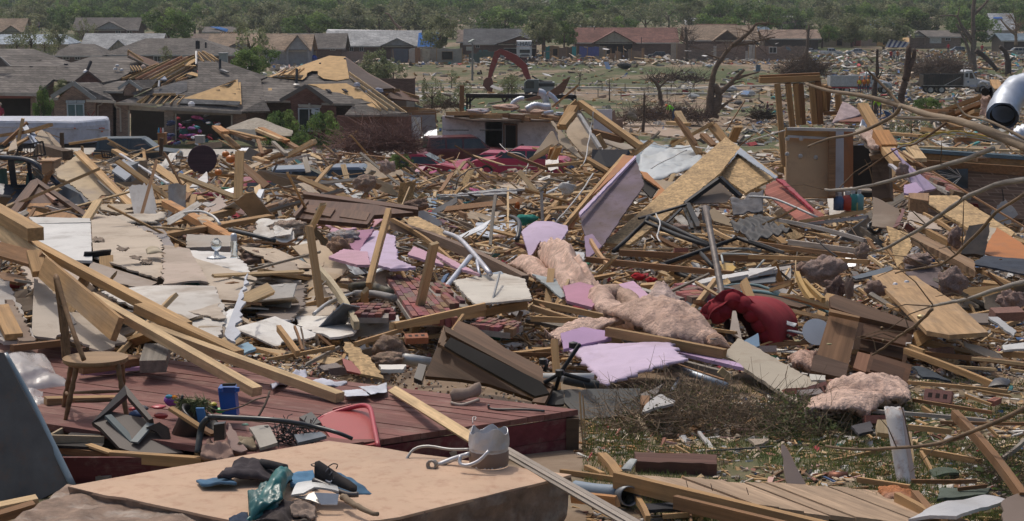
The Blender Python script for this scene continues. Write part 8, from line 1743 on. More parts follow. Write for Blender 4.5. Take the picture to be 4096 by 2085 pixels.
Z('b3',[(93,5,47,59,46,PIN,'bright stud edging the orange painted panel',(33,29)),(-2,29,28,41,40,TAN,'tan torn plank beside the steel channel post'),(34,50,73,22,46,TAN,'tan stud rising right behind the orange panel'),(34,12,64,9,50,PIN,'thick pine timber below the wall panels, left part'),(64,8,81,17,50,TAN,'tan timber sloping under the black tub'),(15,9,41,38,36,PIN,'splintered pine branch like stud leaning down right'),(94,11,111,1,60,PIN,'pine timber behind the foam board top'),(6,18,70,20,30,TAN,'long tan board in the middle distance'),(47,23,71,21,34,PIN,'pine board lying behind the orange panel'),(31,32,32,56,40,(.2,.18,.17),'grey steel channel post in the middle',(31,30.6)),(25,82,31,62,42,PIN,'upright pine stud in front of the lilac foam sheet',(24.4,25)),(45,78,59,90,100,TAN,'broad tan plank behind the insulation roll',(24.4,23.6)),(68,68,82,88,44,(.5,.3,.16),'curved orange tan plank below the tall foam board',(25.5,24)),(47,64,65,60,36,PIN,'pine timber left of the tall foam board foot'),(65,82,174,93,55,BRN,'long brown beam running right across the centre',(24.6,22.5)),(90,77,206,82,60,BRN,'long doubled brown beam above it',(26,24.5)),(86,74,132,74,14,PAL,'pale lath along the doubled brown beam',(26.2,25.6)),(161,98,139,126,58,PIN,'tan stud sloping left in front of the dark blue board',(20.5,17.6)),(159,60,180,70,36,PIN,'pine timber behind the leaning pipe',(27,25)),(150,56,186,61,26,TAN,'tan batten behind the chair frames',(28.5,27.5)),(164,60,207,70,28,PIN,'long pine batten right of the leaning pipe',(27.5,26)),(93,51,105,48,50,PIN,'pine block right of the tall foam board'),(110,71,115,69,28,PIN,'round pine dowel on the beams'),(26,114,87,127,55,(.42,.26,.12),'yellow brown timber bundle under the insulation, upper one',(17.2,16.4)),(24,118,60,129,55,(.38,.24,.12),'yellow brown timber bundle under the insulation, lower one',(17,16.4)),(26,113,33,120,50,BRN,'end block of the yellow brown timber bundle',(17.3,17))])
Z('c3',[(67,12,141,26,75,(.33,.21,.10),(15.3,14.6)),(34,18,36,50,80,TAN,(14.6,14.3)),(50,50,54,101,16,PIN,(12.2,12)),(52,52,54,100,12,TAN,(12.2,12)),(124,9,149,13,26,PIN,(16.4,16)),(103,31,142,44,44,BRN,(14.7,14.2)),(104,29,145,40,60,GRY,(14.8,14.3)),(138,36,144,41,60,(.45,.35,.2),(14.2,14.2)),(20,4,65,6,46,PIN,(16.8,16.2))])
Z('b4',[(38,54,88,46,34,PIN,(27,26)),(40,56,89,50,30,(.3,.3,.32),(26.8,25.8)),(13,51,87,68,34,(.33,.30,.28),(27.5,23.5)),(30,69,82,76,50,(.38,.32,.27),(25,23.4)),(0,69,82,80,40,BRN,(25.4,23)),(0,80,90,84,40,TAN,(23.6,22)),(75,56,84,70,12,'dark',(25,24)),(50,66,66,80,14,(.03,.03,.035),(24,22.6)),(0,68,26,77,26,(.1,.1,.1),(24.6,23.6)),(84,59,101,72,44,(.03,.035,.04),(26,25)),(90,80,101,88,28,PAL,(22,21)),(35,83,35,100,14,PAL,(20.5,19.6)),(16,105,32,100,34,TAN,(19.6,19)),(18,101,33,98,24,BRN,(20,19.4)),(28,110,33,101,26,PIN,(19.2,19.2)),(36,93,47,113,60,(.42,.27,.10),(19.4,18)),(41,98,56,113,50,(.42,.27,.10),(19.2,18)),(82,104,113,120,26,PIN,(19.5,17.6)),(131,48,162,69,34,TAN,(25,22)),(116,2,124,8,40,PAL,(30,29)),(111,0,210,60,16,BRN,(29,24)),(125,56,150,70,60,TAN,(24,23)),(168,89,196,101,40,TAN,(20,18.6)),(170,92,189,83,34,BRN,(20.6,20))])
Z('c4',[(98,24,155,46,50,TAN,(15,13.8)),(100,21,110,25,40,PIN,(15.4,15)),(110,26,176,33,40,BRN,(15.2,14.6)),(140,29,176,33,26,PAL,(14.8,14.4)),(127,34,157,36,22,PAL,(14.6,14.4)),(160,26,176,27,50,TAN,(15.5,15.3)),(164,36,176,38,22,PAL,(14.4,14.3)),(100,44,164,50,30,PIN,(14,13.5)),(143,49,166,53,20,TAN,(13.6,13.4)),(136,52,152,58,24,TAN,(13.6,13.3)),(103,55,153,63,28,BRN,(13.4,12.9)),(76,62,149,68,30,(.40,.36,.31),(12.9,12.6)),(100,72,127,75,44,PIN,(12.4,12.3)),(120,69,176,70,26,BRN,(12.6,12.5)),(109,60,115,64,40,TAN,(12.9,12.8)),(101,76,103,98,36,PAL,(11.7,11.5)),(40,96,85,86,34,TAN,(11.6,11.9)),(41,98,83,94,24,BRN,(11.5,11.6)),(108,87,146,94,50,TAN,(11.8,11.4)),(108,88,115,101,36,TAN,(11.7,11.2)),(159,92,174,80,40,GRY,(11.6,12)),(68,105,101,110,44,TAN,(10.9,10.7)),(54,112,76,110,24,BRN,(10.8,10.8)),(102,106,143,106,34,BRN,(10.9,10.8)),(129,64,172,116,85,BRN,(11.6,9.9)),(93,116,123,133,80,TAN,(10.3,9.6)),(104,115,115,128,90,BRN,(10.35,9.8)),(131,111,150,109,30,BRN,(10.6,10.6)),(150,72,156,78,26,TAN,(12,11.9))])
Z('c3',[(38,100,80,106,44,TAN,(11.2,10.9)),(64,92,74,104,110,TAN,(11.6,11)),(54,98,65,103,60,TAN,(11.3,11.1)),(86,117,93,130,60,TAN,(10.3,9.8)),(119,115,120,133,30,BRN,(10.4,9.8)),(46,116,74,119,90,'orange',(10.3,10)),(62,84,86,85,24,'orange',(12.2,12)),(79,86,117,92,26,PIN,(12,11.8)),(100,88,145,94,26,TAN,(11.9,11.6)),(110,84,120,90,26,PIN,(12,11.8)),(60,76,89,82,14,BRN,(12.7,12.3)),(86,66,97,85,60,(.45,.36,.24),(12.9,12.3)),(118,78,129,70,12,TAN,(12.7,12.9)),(130,87,173,84,14,(.12,.12,.12),(11.9,12)),(59,87,76,80,20,PIN,(12.3,12.4)),(139,126,173,130,50,TAN,(9.9,9.8)),(102,128,131,126,40,PIN,(10,10)),(48,82,59,84,30,'orange',(12.4,12.3))])
H('b2',[(xy(48,82,56,80,70,88,77,106,106,56)[:4]+xy(64,103,42,96),TAN),(xy(0,94,19,82,34,86,40,102,23,101,2,95),(.33,.27,.21),{'j':.02}),(xy(2,95,38,99,38,102,3,98),(.6,.56,.5),{'th':.05}),(xy(4,101,42,101,40,118,31,129,6,125),(.20,.165,.14),{'j':.03}),(xy(18,108,27,106,33,108,31,129,21,130,14,123),(.52,.52,.53),{'j':.03}),(xy(18,69,25,62,38,64,48,72,47,79,33,75),'white',{'j':.03}),(xy(34,116,52,107,66,113,62,125,32,127),(.50,.43,.35),{'j':.02}),(xy(33,127,48,124,66,124,76,130,78,140,60,142,38,137),'white','big bright torn plaster slab just behind the deck',{'j':.03,'b':.03}),(xy(41,90,70,105,80,107,64,118,59,113,40,96),(.45,.39,.32)),(xy(152,99,188,93,206,98,211,113,169,117,162,111),(.58,.54,.47),'cream painted wall board with a seam, centre',(19.4,16.6)),(xy(153,99,188,92,190,94,154,100),(.3,.36,.42),(19.3,19),PNT),(xy(166,62,177,42,200,54,201,69,174,65),(.50,.55,.62),'large pale grey white sheet behind the weathered post',{'m':PNT}),(xy(121,45,133,37,140,36,142,52),(.10,.19,.32),'blue sheet with pale frame edge, centre',{'m':PNT}),(xy(94,34,134,33,137,42,122,46,110,44,96,41),(.26,.29,.29),{'m':PNT}),(xy(124,43,130,44,156,59,150,58,128,48),(.11,.03,.045),{'m':PNT}),(xy(27,82,52,80,46,88,36,92),(.10,.16,.2),{'m':PNT}),(xy(120,48,128,52,144,60,151,77,129,64,118,56),(.5,.5,.5),'strand board slab with red and green edge lines',{'m':OSB,'d':(27,23)}),(xy(70,29,84,29,86,34,76,35),(.45,.45,.42)),(xy(56,20,60,20,84,38,82,40),(.40,.42,.44)),(xy(79,35,96,38,96,41,84,40),(.5,.48,.45)),(xy(78,125,104,124,105,131,80,132),(.30,.15,.08),{'m':DARKW}),(xy(142,36,200,30,200,35,143,38),(.26,.26,.26),{'m':MTL,'th':.1}),(xy(140,34,206,29,206,30,140,35),(.6,.6,.6),{'m':MTL,'th':.04,'d':(31,31)})])
MUDF=mat('muddy_foam',var=.3,sc=(2.5,2.5,2.5),dirt=1.,dcol=(.10,.07,.06),dsc=5,bu=.1,two=((.16,.12,.12),(1.6,1.6,1.6),.45,.7));LV,PK=(.52,.41,.54),(.52,.31,.38)
H('b2',[(xy(40,51,64,54,80,60,70,62,56,64,52,60),PK,'pink foam blade pointing left above the wool'),(xy(86,64,95,62,108,66,111,84,124,90,105,91,83,84,82,78),LV,'lavender foam sheet behind the upright pale plank',{'j':.02,'d':(22,19)}),(xy(59,82,70,76,88,78,90,88,80,88),PK,'pink foam shard pointing left below the lavender sheet',(20.5,19)),(xy(73,70,80,62,93,61,86,70,82,79,76,75),(.36,.17,.26),'pink foam fold coloured dark for shade',(21.5,20.3)),(xy(118,80,123,74,137,80,145,88,130,84),PK,'pink foam piece with printed dark lettering like marks',(20.6,19.6)),(xy(134,77,140,78,172,95,154,90),PK,'long pink foam splinter beside the printed piece',(20.6,18.6))],FOAM,'foam board',.03,.008)  # the dark fold has its shade put into a deeper pink
H('b3',[(xy(16,65,26,57,40,55,50,59,51,65,43,77,34,79,30,72,22,82),LV,'large lilac foam sheet with crushed folds, centre',(25.6,24.2),{'b':.08}),(xy(60,48,101,6,108,27,76,74,69,70,64,66,61,57),(.2,.155,.19),'tall muddy purple foam board standing at centre right',(31,27.5),{'j':.01,'m':MUDF}),(xy(63,66,69,64,76,73,65,83),(.42,.3,.42),'small torn foam corner under the tall foam board',(26,25.5)),(xy(59,49,101,6,102,7,60,51),(.62,.5,.66),'pale lilac edge strip of the tall foam board',(30.9,28.3),{'th':.05}),(xy(47,104,60,101,78,106,69,120,50,115),(.45,.22,.3),'pink foam panel left of the folded insulation',(18.6,17.2)),(xy(78,105,100,100,114,113,108,118,90,113),(.55,.34,.46),'pink foam panel with white edge right of the folded insulation',(19.2,17.6)),(xy(93,5,101,6,64,40,54,60,50,59),(.45,.19,.07),'orange painted panel behind the tall foam board',(32.5,29.3),PNT),(xy(105,17,110,18,124,32,114,38,120,30,108,22),(.45,.19,.06),'orange panel corner right of the tall foam board',(33,31.5),PNT),(xy(105,19,119,29,113,37,103,26),(.12,.07,.05),'dark brown sheet for the shaded hollow behind the orange corner',(33.2,31.8),DARK)],FOAM,'foam board',.03,.006)  # the hollow is a near black sheet standing in for shade
H('c3',[(xy(38,15,52,11,69,14,70,18,56,21,40,25),(.40,.26,.42),'shade coloured lilac flap at the top left of the big foam sheet',(15.6,15)),(xy(104,24,118,25,150,34,153,37,115,28),(.50,.35,.52),'right tail of the big foam sheet under the brown beam',(15,14.3))],FOAM,'foam board',.03,.006)  # the flap's shade is put into its darker lilac
fr('c3');clt('foam_sheet',xyd(40,20,15.3,106,19,15.0,118,29,14.0,66,46,13.6),None,FOAM,(.56,.45,.58),.045,1.5,.022,26,26,jag=.03,dome=.03,lb='big torn lavender foam sheet curving over the rubble',cat='foam board')
H('b3',[(xy(78,72,169,-8,180,0,164,20,148,33,120,56,97,73),(.5,.5,.5),'long strand board strip rising to the right, centre right',(37,28),OSB,{'th':.05}),(xy(180,0,208,21,184,34,164,20),(.5,.5,.5),'strand board panel with grey weathered top, right half of the peak',(36,33),OSB,{'th':.05}),(xy(180,-1,208,21,206,22,178,3,164,20,162,18),(.33,.37,.42),(35.8,33.2),PNT),(xy(140,40,164,25,174,34,170,40,148,41),(.20,.16,.13),(30.5,30)),(xy(135,103,159,98,207,90,208,92,160,101,137,106),(.62,.6,.57),'long white topped board right of centre',(22.5,21),PNT,{'th':.05}),(xy(135,105,160,101,207,92,206,100,164,103,145,107),(.13,.14,.15),(22.6,21.2),PNT),(xy(140,110,160,104,164,129,144,130,139,125),(.10,.13,.17),(20.5,18.6),PNT),(xy(164,85,174,86,177,89,170,96),(.5,.33,.1),(24,23)),(xy(24,94,42,98,49,111,46,112),(.3,.33,.33),(20,18),PNT),(xy(160,44,179,58,177,59,160,54,156,47),(.25,.19,.12),(29,28)),(xy(55,79,64,78,62,88,59,90),(.5,.5,.5),(24,23),CLO,{'b':.06}),(xy(106,104,119,109,110,111),(.4,.38,.33),'grey tan chip right of the pink foam panels',(20,19))])
H('b4',[(xy(116,36,156,36,199,64,192,72,179,70,160,58,135,43),(.5,.5,.5),'large strand board slab lying before the brick wall',(27,22.5),OSB,{'th':.04}),(xy(119,42,134,42,134,48,120,46),(.33,.2,.11),(26,25.5),WOOD,{'th':.2}),(xy(115,60,121,46,133,51,146,61,125,59,119,54),(.45,.37,.30),'torn beige wall board with white paper edge',(25,23.5),{'j':.02}),(xy(179,70,186,59,218,80,218,92,196,86,176,78),(.46,.17,.045),'bright orange board at the right edge',(22.8,20.5),PNT),(xy(180,59,186,60,194,72,179,70),(.5,.43,.33),(23,22.4),{'j':.02}),(xy(164,59,180,57,176,81,158,80),(.03,.028,.028),'dark upright panel in front of the strand board slab',(21.6,21.2),PNT,{'th':.06}),(xy(103,58,120,64,122,74,111,90,107,74),(.3,.25,.2),'strand board triangle pointing down',(22.6,21.4),OSB),(xy(93,36,98,38,112,45,113,48,108,60,92,58),(.20,.15,.11),(26.5,25)),(xy(117,45,112,57,108,59,115,44),(.3,.16,.15),(25.4,25),PNT),(xy(92,97,110,92,120,93,130,101,156,118,179,140,150,142,133,139,115,120),(.42,.27,.14),'light wood door lying diagonally with two small hinges',(20.6,14.9),WOOD,{'th':.04,'c':'door','n':'door_leaf','j':0}),(xy(123,65,168,88,169,96,156,88,121,70),(.3,.19,.11),(21,19.4),WOOD,{'th':.08}),(xy(116,82,144,88,142,105,118,96),(.15,.12,.12),(20.6,19.4),CLO),(xy(104,126,110,128,123,140,120,149,110,140),(.66,.65,.63),(16.8,15.6),PNT),(xy(20,89,0,96,0,90),(.6,.58,.55),(21.5,21),PNT),(xy(19,24,25,25,40,39,56,49,56,56,37,54,12,33,13,27),(.33,.13,.10),'tilted red brick face panel by the closet wall',(31,28),BRK),(xy(20,23,26,24,47,44,48,47,24,26),(.35,.04,.06),(30.6,28.6),PNT,{'th':.04}),(xy(163,124,181,124,179,131,165,131),(.17,.13,.10),(16.6,16),PNT),(xy(176,80,206,85,220,93,220,99,190,93,165,89),(.05,.06,.08),(20.5,19),CLO,{'b':.05}),(xy(77,96,106,88,109,92,80,98),(.10,.12,.14),(20.8,20),PNT)])
H('b4',[(xy(106,0,110,0,125,34,140,30,124,20),(.45,.36,.5),'lilac foam splinter leaning on the wall corner',(29,28)),(xy(116,28,125,26,130,32,124,35,116,34),(.45,.33,.48),'lilac foam block at the strand board slab corner',(28,27.5)),(xy(104,12,107,12,124,24,121,25),(.6,.58,.6),'white splintered foam edge above the closet',(29,28.4))],FOAM,'foam board',.04,.01)
H('c3',[(xy(140,28,150,18,156,21,202,48,190,64,183,60,143,30)[:5]+[(1880,600)],(.42,.37,.29),'muddy beige board with silver tape edge below the red sofa',(15.6,13.4),{'th':.03}),(xy(40,50,88,49,88,65,48,69,40,56),(.055,.06,.06),'dark slate board standing behind the deck corner',(13.4,13),PNT),(xy(22,52,40,50,40,59,24,59),(.03,.03,.03),(13.5,13.3),PNT),(xy(95,58,101,53,110,59,109,61,89,65),(.48,.47,.45),(13,12.6),PNT,{'b':.03}),(xy(88,56,94,56,94,62,89,62),(.35,.2,.11),(12.9,12.8),WOOD,{'th':.06}),(xy(88,53,103,46,96,55,92,56),(.18,.16,.14),(13.3,13),PNT),(xy(124,76,126,76,135,87,136,91,132,89),(.6,.58,.55),(12.3,12),PNT),(xy(76,100,82,94,86,94,82,101),(.5,.52,.5),'crumpled white bag behind the raft',(11.2,11.1),CLO,{'b':.02}),(xy(71,87,80,89,76,91,72,90),(.66,.66,.66),(12.2,12),PNT),(xy(84,96,136,98,136,104,85,102),(.13,.065,.05),'dark red brown timber lying behind the raft',(11.4,11.2),WOOD,{'th':.1}),(xy(90,88,98,88,101,94,93,94),(.08,.085,.09),(12,11.8),SHING),(xy(142,89,150,88,156,93,146,95),(.07,.07,.075),(12,11.8),SHING),(xy(91,122,131,121,129,124,93,126),(.06,.06,.065),(10.2,10),SHING),(xy(156,81,169,81,165,84,160,85),(.4,.33,.26),(12.2,12)),(xy(113,121,117,120,117,124,112,124),(.5,.33,.03),(10.2,10.1),PLS)])
H('c4',[(xy(20,84,22,84,36,110,24,109),(.28,.22,.19),'pointed brown shard standing on the grass behind the raft',(10.95,10.75),{'th':.02}),(xy(80,70,88,70,88,79,80,78),(.55,.42,.25),(12.2,12.1),WOOD,{'th':.05}),(xy(120,112,152,112,148,116,118,119),(.13,.16,.13),(10.7,10.4),SHING),(xy(113,102,129,100,132,104,115,105),(.09,.12,.09),(11.3,11.1),CLO,{'b':.03}),(xy(134,100,146,97,146,98,136,101),(.6,.6,.58),(11.5,11.4),PNT),(xy(122,96,131,96,131,98,123,98),(.06,.09,.16),(11.6,11.5),CLO),(xy(64,73,76,70,78,76,69,78),(.10,.095,.1),(12.4,12.1),SHING),(xy(100,132,148,119,162,123,130,134),(.5,.5,.5),'white foil rimmed sheet in the bottom right corner',(10.1,9.6),PLS,{'b':.04}),(xy(159,120,180,111,180,134,159,134),(.2,.15,.12),(10,9.6),PNT),(xy(102,36,106,36,127,44,109,43),(.05,.06,.07),(14.6,14.2),CLO,{'b':.02}),(xy(150,47,156,44,164,46,162,48),(.03,.03,.035),(13.8,13.6),PLS,{'b':.04}),(xy(38,40,48,41,48,44,39,44),(.5,.48,.42),(14.4,14.2)),(xy(150,4,166,16,168,13,156,4),(.4,.4,.4),(16.2,15.6),PNT),(xy(159,22,173,20,173,24,160,25),(.62,.62,.6),(15.6,15.4),PNT)])
fr('c4')
o=[q for q in bpy.data.objects if q.parent is None and q.get('label','').startswith('light wood door')][0]
fr('b4')
for x,y in((1095,1010),(1180,993)):b=MB();b.lathe([(.001,0),(.03,.004),(.02,.02),(.001,.025)],P(x,y,18.55),10);b.obj('hinge',MTL,o,(.6,.6,.62))
fr('c4');MB().lathe([(.001,0),(.03,.01),(.034,.035),(.001,.05)],P(1078,45,15.2),12).obj('knob',MTL,o,(.5,.42,.25))
def bars(f,lst,r,name,lb,cat,col=(.02,.022,.025),m=PNT):
 fr(f);e=emp(name,P(*lst[0][0]),lb,cat)
 for t in lst:b=MB();b.tube([P(*p)for p in t],r,6);b.obj('bar',m,e,col,True)
 return e
def gable():
 fr('b3');e=emp('metal_gable',P(1650,210,30),'black metal gable shaped frame standing before the strand boards','frame')
 for a,c,w in(((1392,402,30),(1655,212,30.3),.1),((1645,208,30.3),(1800,352,30),.1),((1040,515,29),(1392,412,29.8),.05),((1400,400,30),(1490,585,28.6),.09),((1380,440,30),(1440,590,28.6),.05),((1250,545,28.6),(1360,440,29.4),.04)):MB().bar(P(*a),P(*c),w,w*.7).obj('bar',PNT,e,(.022,.024,.026))
gable()
bars('b3',[xyd(85,76,26,93,69,26.4,109,54,27,133,64,26,156,72,25),xyd(111,50,27.3,135,61,26.4,159,72,25.2),xyd(109,54,27,111,50,27.3),xyd(93,69,26.4,96,66,26.6)],.035,'patio_chair','black patio chair frame lying left of the leaning pipe','chair')
bars('b3',[xyd(121,86,24,156,74,24.6,178,66,25,206,76,24),xyd(121,86,24,140,93,23.4,156,100,22.8),xyd(150,77,24.5,160,88,23.4),xyd(122,88,23.9,150,99,23)],.032,'patio_chair','second black folding frame spreading behind the leaning pipe','chair')
bars('b3',[xyd(166,78,24,183,78,24,200,80,23.8,192,89,23.2),xyd(166,79,24,167,85,23.5)],.016,'tube_hoop','pale grey tube frame right of the leaning pipe','frame',(.4,.43,.42))
bars('b3',[xyd(163,74,25,174,74,25,185,74,24.8,195,76,24.4)],.02,'hoop','grey curved tube between the chair frames','hoop',(.2,.22,.22))
fr('b3');pipe('metal_pole',xyd(154,43,19.5,163,90,18.4,170,130,17.4,173,145,16.9),.036,mat('rusty_steel',col=(.17,.15,.14),var=.4,sc=(2,12,12),metal=.3,ro=.55,dirt=.5,dcol=(.14,.10,.07),dsc=3),None,lb='tall grey steel pole leaning beside the red sofa',n=12)
fr('b2');pipe('black_hose',xyd(195,50,27,200,52,26.8,202,57,26.4,200,68,26),.035,PLS,(.02,.02,.025),lb='black bent hose at the pale grey white sheet')
for pts,r,c,l in((xyd(146,62,22,156,66,21,166,76,20,180,93,18.6),.03,(.48,.48,.52),'pale curved gutter pipe sloping to the cream board'),(xyd(165,80,19.6,154,94,18.8,145,105,18.2),.03,(.5,.52,.58),'white square tube leaning down left'),(xyd(170,83,19.4,172,94,18.9),.02,(.4,.42,.48),'short pale tube by the curved gutter pipe'),(xyd(187,92,18.2,184,104,17.4,180,118,16.8),.012,(.3,.3,.3),'thin grey seam rod lying over the cream board'),(xyd(48,123,16.4,60,114,17,79,107,17.8),.02,(.42,.42,.42),'grey metal edge rod left of the stamped plank'),(xyd(76,103,18.6,90,102,18.8,105,107,18),.05,(.10,.09,.06),'dark olive curved tyre like rim in the hollow'),(xyd(78,108,17.7,93,108,17.8,108,111,17.4),.04,(.24,.23,.22),'grey curved metal rim under the olive one'),(xyd(0,63,24.8,10,65,24.4,19,67,24),.03,(.02,.025,.03),'dark pipe end left of the wool heap')):
 pipe('pipe',pts,r,MTL if r<.04 else PNT,c,lb=l)
for f,pts,l in(('a3',xyd(70,84,40,68,96,40,66,108,39,64,120,38,61,125,38),'white cord hanging down the sunlit wall panel'),('b3',xyd(70,18,31,60,32,30,52,43,29.5,42,54,29),'pale rope slanting down left in the middle'),('a3',xyd(111,107,40,130,111,39,145,110,39,160,112,38),'white cord sagging over the silvery tarpaulin'),('b3',xyd(108,17,37,124,8,37,140,0,37),'taut white cord crossing the silvery tarpaulin'),('a3',xyd(0,108,58,6,114,57,15,115,56,21,120,56,20,126,55),'looping white cable over the pink red car'),('b3',xyd(117,48,27,120,56,26.5,118,64,26,120,69,25.6),'white hanging cord in front of the black chair frame'),('a4',xyd(-1,106,37,15,101,36,27,98,35.5),'pale cable running to the closet header'),('b2',xyd(154,30,33,156,22,33,164,15,33,173,13,33),'curled dark wire above the metal gutter')):
 fr(f);pipe('cord',pts,.014,PLS,(.55,.53,.5)if 'dark' not in l else(.12,.09,.07),lb=l,n=5,wob=.01)
def opencab():
 fr('c2');r=emp('cabinet',P(1500,540,13.6),'overturned brown cabinet with long open compartments behind the deck','cabinet');k=dict(pa=r,m=DARKW);br=(.12,.065,.035)
 sh('side',xy(118,22,129,26,180,54,183,58,150,47,133,44,110,42),(14.0,13.5),.04,col=(.10,.055,.03),**k)
 sh('opening',xy(126,17,183,45,188,52,179,54,130,27,122,22),(13.2,12.8),.03,col=(.012,.010,.009),pa=r,m=DARK)
 sh('rail',xy(122,11,126,13,190,48,189,50,123,15),(14.0,13.4),.05,col=br,**k);sh('rail',xy(119,22,122,20,187,56,185,58),(13.8,13.3),.04,col=(.22,.14,.085),**k)
 sh('back_panel',xy(131,7,142,11,160,24,170,29,183,36,189,47,126,14),(14.6,13.8),.03,col=(.15,.08,.045),**k);sh('end',xy(186,47,191,48,185,60,177,59),(13.5,13.1),.04,col=br,**k)
 sh('edge',xy(122,11,126,16,122,22,118,22),(14.1,13.9),.05,col=(.2,.12,.07),**k)
opencab()
def carved():
 fr('b2');r=emp('cabinet',P(600,540,24.5),'dark carved wooden cabinet lying on its back with a knob','cabinet');k=dict(pa=r,m=DARKW)
 sh('body',xy(41,40,93,44,123,50,93,52,88,59,32,54),(25,23.2),.06,col=(.12,.06,.035),**k);sh('cornice',xy(40,36,95,43,126,48,126,50,94,46,40,38),(25.6,24.4),.1,col=(.15,.08,.05),**k)
 sh('drawer',xy(43,43,64,46,60,52,40,48),(24.4,23.6),.04,col=(.17,.085,.045),**k);sh('drawer',xy(70,46,90,49,87,55,67,52),(24.2,23.4),.04,col=(.15,.08,.045),**k);sh('rail',xy(32,52,42,41,44,41,34,53),(24.6,23.4),.06,col=(.16,.09,.055),**k)
 MB().lathe([(.001,0),(.04,.02),(.05,.06),(.001,.1)],P(518,475,23.7),10).obj('knob',MTL,r,(.05,.06,.07))
carved()
def desk():
 fr('c4');r=emp('desk',P(700,440,15),'brown wooden chest desk tipped over with one drawer pulled out','desk');k=dict(pa=r,m=DARKW)
 sh('side',xy(51,0,69,5,66,18,60,44,47,42,38,39,40,30,42,29),(15.6,15.0),.05,col=(.27,.15,.08),**k);sh('base_moulding',xy(40,30,42,29,62,35,60,44,38,39),(15.0,14.8),.06,col=(.19,.12,.085),**k)  # lit side gets a lighter brown than the front, light put into colour
 sh('top',xy(50,-6,54,-8,104,10,103,14,69,6,51,0),(15.9,15.4),.06,col=(.13,.075,.045),**k);sh('top_edge',xy(50,0,69,5,69,6,50,2),(15.5,15.4),.05,col=(.42,.25,.13),**k)
 sh('front',xy(69,6,103,13,98,33,96,47,61,44,66,18),(16.0,15.4),.04,col=(.09,.045,.025),**k)
 for(q,c2)in((xy(72,8,99,14,98,22,70,16),(.13,.065,.035)),(xy(70,18,97,24,96,31,69,25),(.115,.06,.032))):sh('drawer_front',q,(15.55,15.3),.03,col=c2,**k)
 sh('drawer_side',xy(68,26,76,28,73,39,65,36),(15.0,14.8),.03,col=(.34,.17,.10),**k);sh('drawer_front',xy(76,27,102,35,99,46,73,39),(15.0,14.7),.04,col=(.14,.07,.04),**k);sh('drawer_panel',xy(78,30,98,36,96,43,76,37),(14.8,14.6),.02,col=(.10,.05,.03),**k)
 for q in((845,195),(860,360),(835,115)):MB().lathe([(.001,0),(.015,.01),(.018,.03),(.001,.04)],P(q[0],q[1],14.75),8).obj('knob',MTL,r,(.1,.07,.04))
desk()
def sofa():
 fr('f');r=emp('sofa',P(3000,1420,17.5),'overturned red velvet sofa back with tufted channels','sofa');red=(.26,.02,.03)
 def puff(nm,pts,d,th,c=red,k=.0,b=.1):o=sh(nm,pts,d,th,VELV,c,0,b,pa=r,smo=False);return o
 V,F=[],[];inner=[(2838,1290),(2850,1262),(2880,1245),(2915,1205),(2950,1228),(2985,1262),(3015,1300),(3040,1340),(3055,1380),(3065,1418)];outer=[(2820,1280),(2845,1205),(2890,1177),(2960,1180),(3040,1184),(3105,1195),(3155,1225),(3186,1270),(3192,1330),(3175,1425)]
 nI=28
 def cr2(pts,n):W=crom([Vec((x,y,0))for x,y in pts],6);return[W[int(i*(len(W)-1)/n)]for i in rng(n+1)]
 I,O=cr2(inner,nI),cr2(outer,nI);nj=10
 for j in rng(nj+1):
  t=j/nj
  for i in rng(nI+1):
   x,y=I[i].x*(1-t)+O[i].x*t,I[i].y*(1-t)+O[i].y*t;d=17.0+1.3*(t-.15)**2*(1 if t>.15 else 3)-.22*math.sin(math.pi*min(1,t*1.15))+(.045*abs(math.sin(i*math.pi/3.1))if t<.3 else 0)*-1
   V.append(Pf(x,y,d))
 for j in rng(nj):
  for i in rng(nI):a=j*(nI+1)+i;F.append((a,a+1,a+nI+2,a+nI+1))
 solid('shell',V,F,VELV,.12,red,r,True)
 def lobe(p,a,L,R,nm):o=MB().lathe([(.001,-L),(R*.7,-L*.85),(R,-L*.4),(R,L*.4),(R*.7,L*.85),(.001,L)],(0,0,0),16).obj(nm,VELV,r,red,True);o.location=p;o.rotation_euler=(math.pi/2,a,0)
 W=crom([Vec((x,y,0))for x,y in inner],10)
 for i in rng(7):
  k=int((.2+.12*i)*(len(W)-1));p,q=W[k],W[min(len(W)-1,k+3)];lobe(Pf(p.x+22,p.y-8,16.95),math.atan2(q.x-p.x,q.y-p.y)+1.57,.125,.088,'cushion_channel')
 lobe(Pf(2868,1245,17),.5,.16,.12,'arm')
 puff('inner_lining',[(2890,1250),(2950,1235),(3010,1300),(3055,1400),(3000,1370),(2960,1290)],(17.5,17.4),.05,(.10,.015,.02))  # dark red sheet stands in for the shade in the arch opening
VELV=mat('velvet',var=.3,sc=(2.5,2.5,2.5),ro=.9,bu=.25,bsc=(5,5,5),dirt=.3,dcol=(.24,.10,.09),dsc=2.2);sofa()
fr('c3');sh('painted_board',xy(153,19,162,14,163,22,160,23),(15.6,15.4),.02,PNT,(.15,.25,.36),.004,lb='chipped blue painted board below the sofa');sh('board_shard',xy(146,0,148,0,152,18,144,13),(16.6,16.2),.02,DRY,(.45,.38,.32),.004,lb='tan pointed board between the pole and the sofa')
fr('b3');pipe('teal_rim',xyd(165,103,20.5,178,101,20.5,195,102,20.3,212,109,19.8),.02,PNT,(.10,.17,.18),lb='dark teal curved rim behind the sofa, upper');pipe('teal_rim',[(1740,1085,19.8),(1900,1060,19.8),(2100,1090,19.4),(2350,1170,18.6),(2500,1230,18.2)],.022,PNT,(.12,.22,.24),lb='teal edged curved board behind the sofa, lower')
sh('dark_table',xy(166,105,180,102,210,109,233,118,224,120,190,112,169,111),(20.4,19.2),.03,DARKW,(.13,.075,.04),lb='dark brown round table leaf behind the sofa')
WL=(.74,.54,.44)
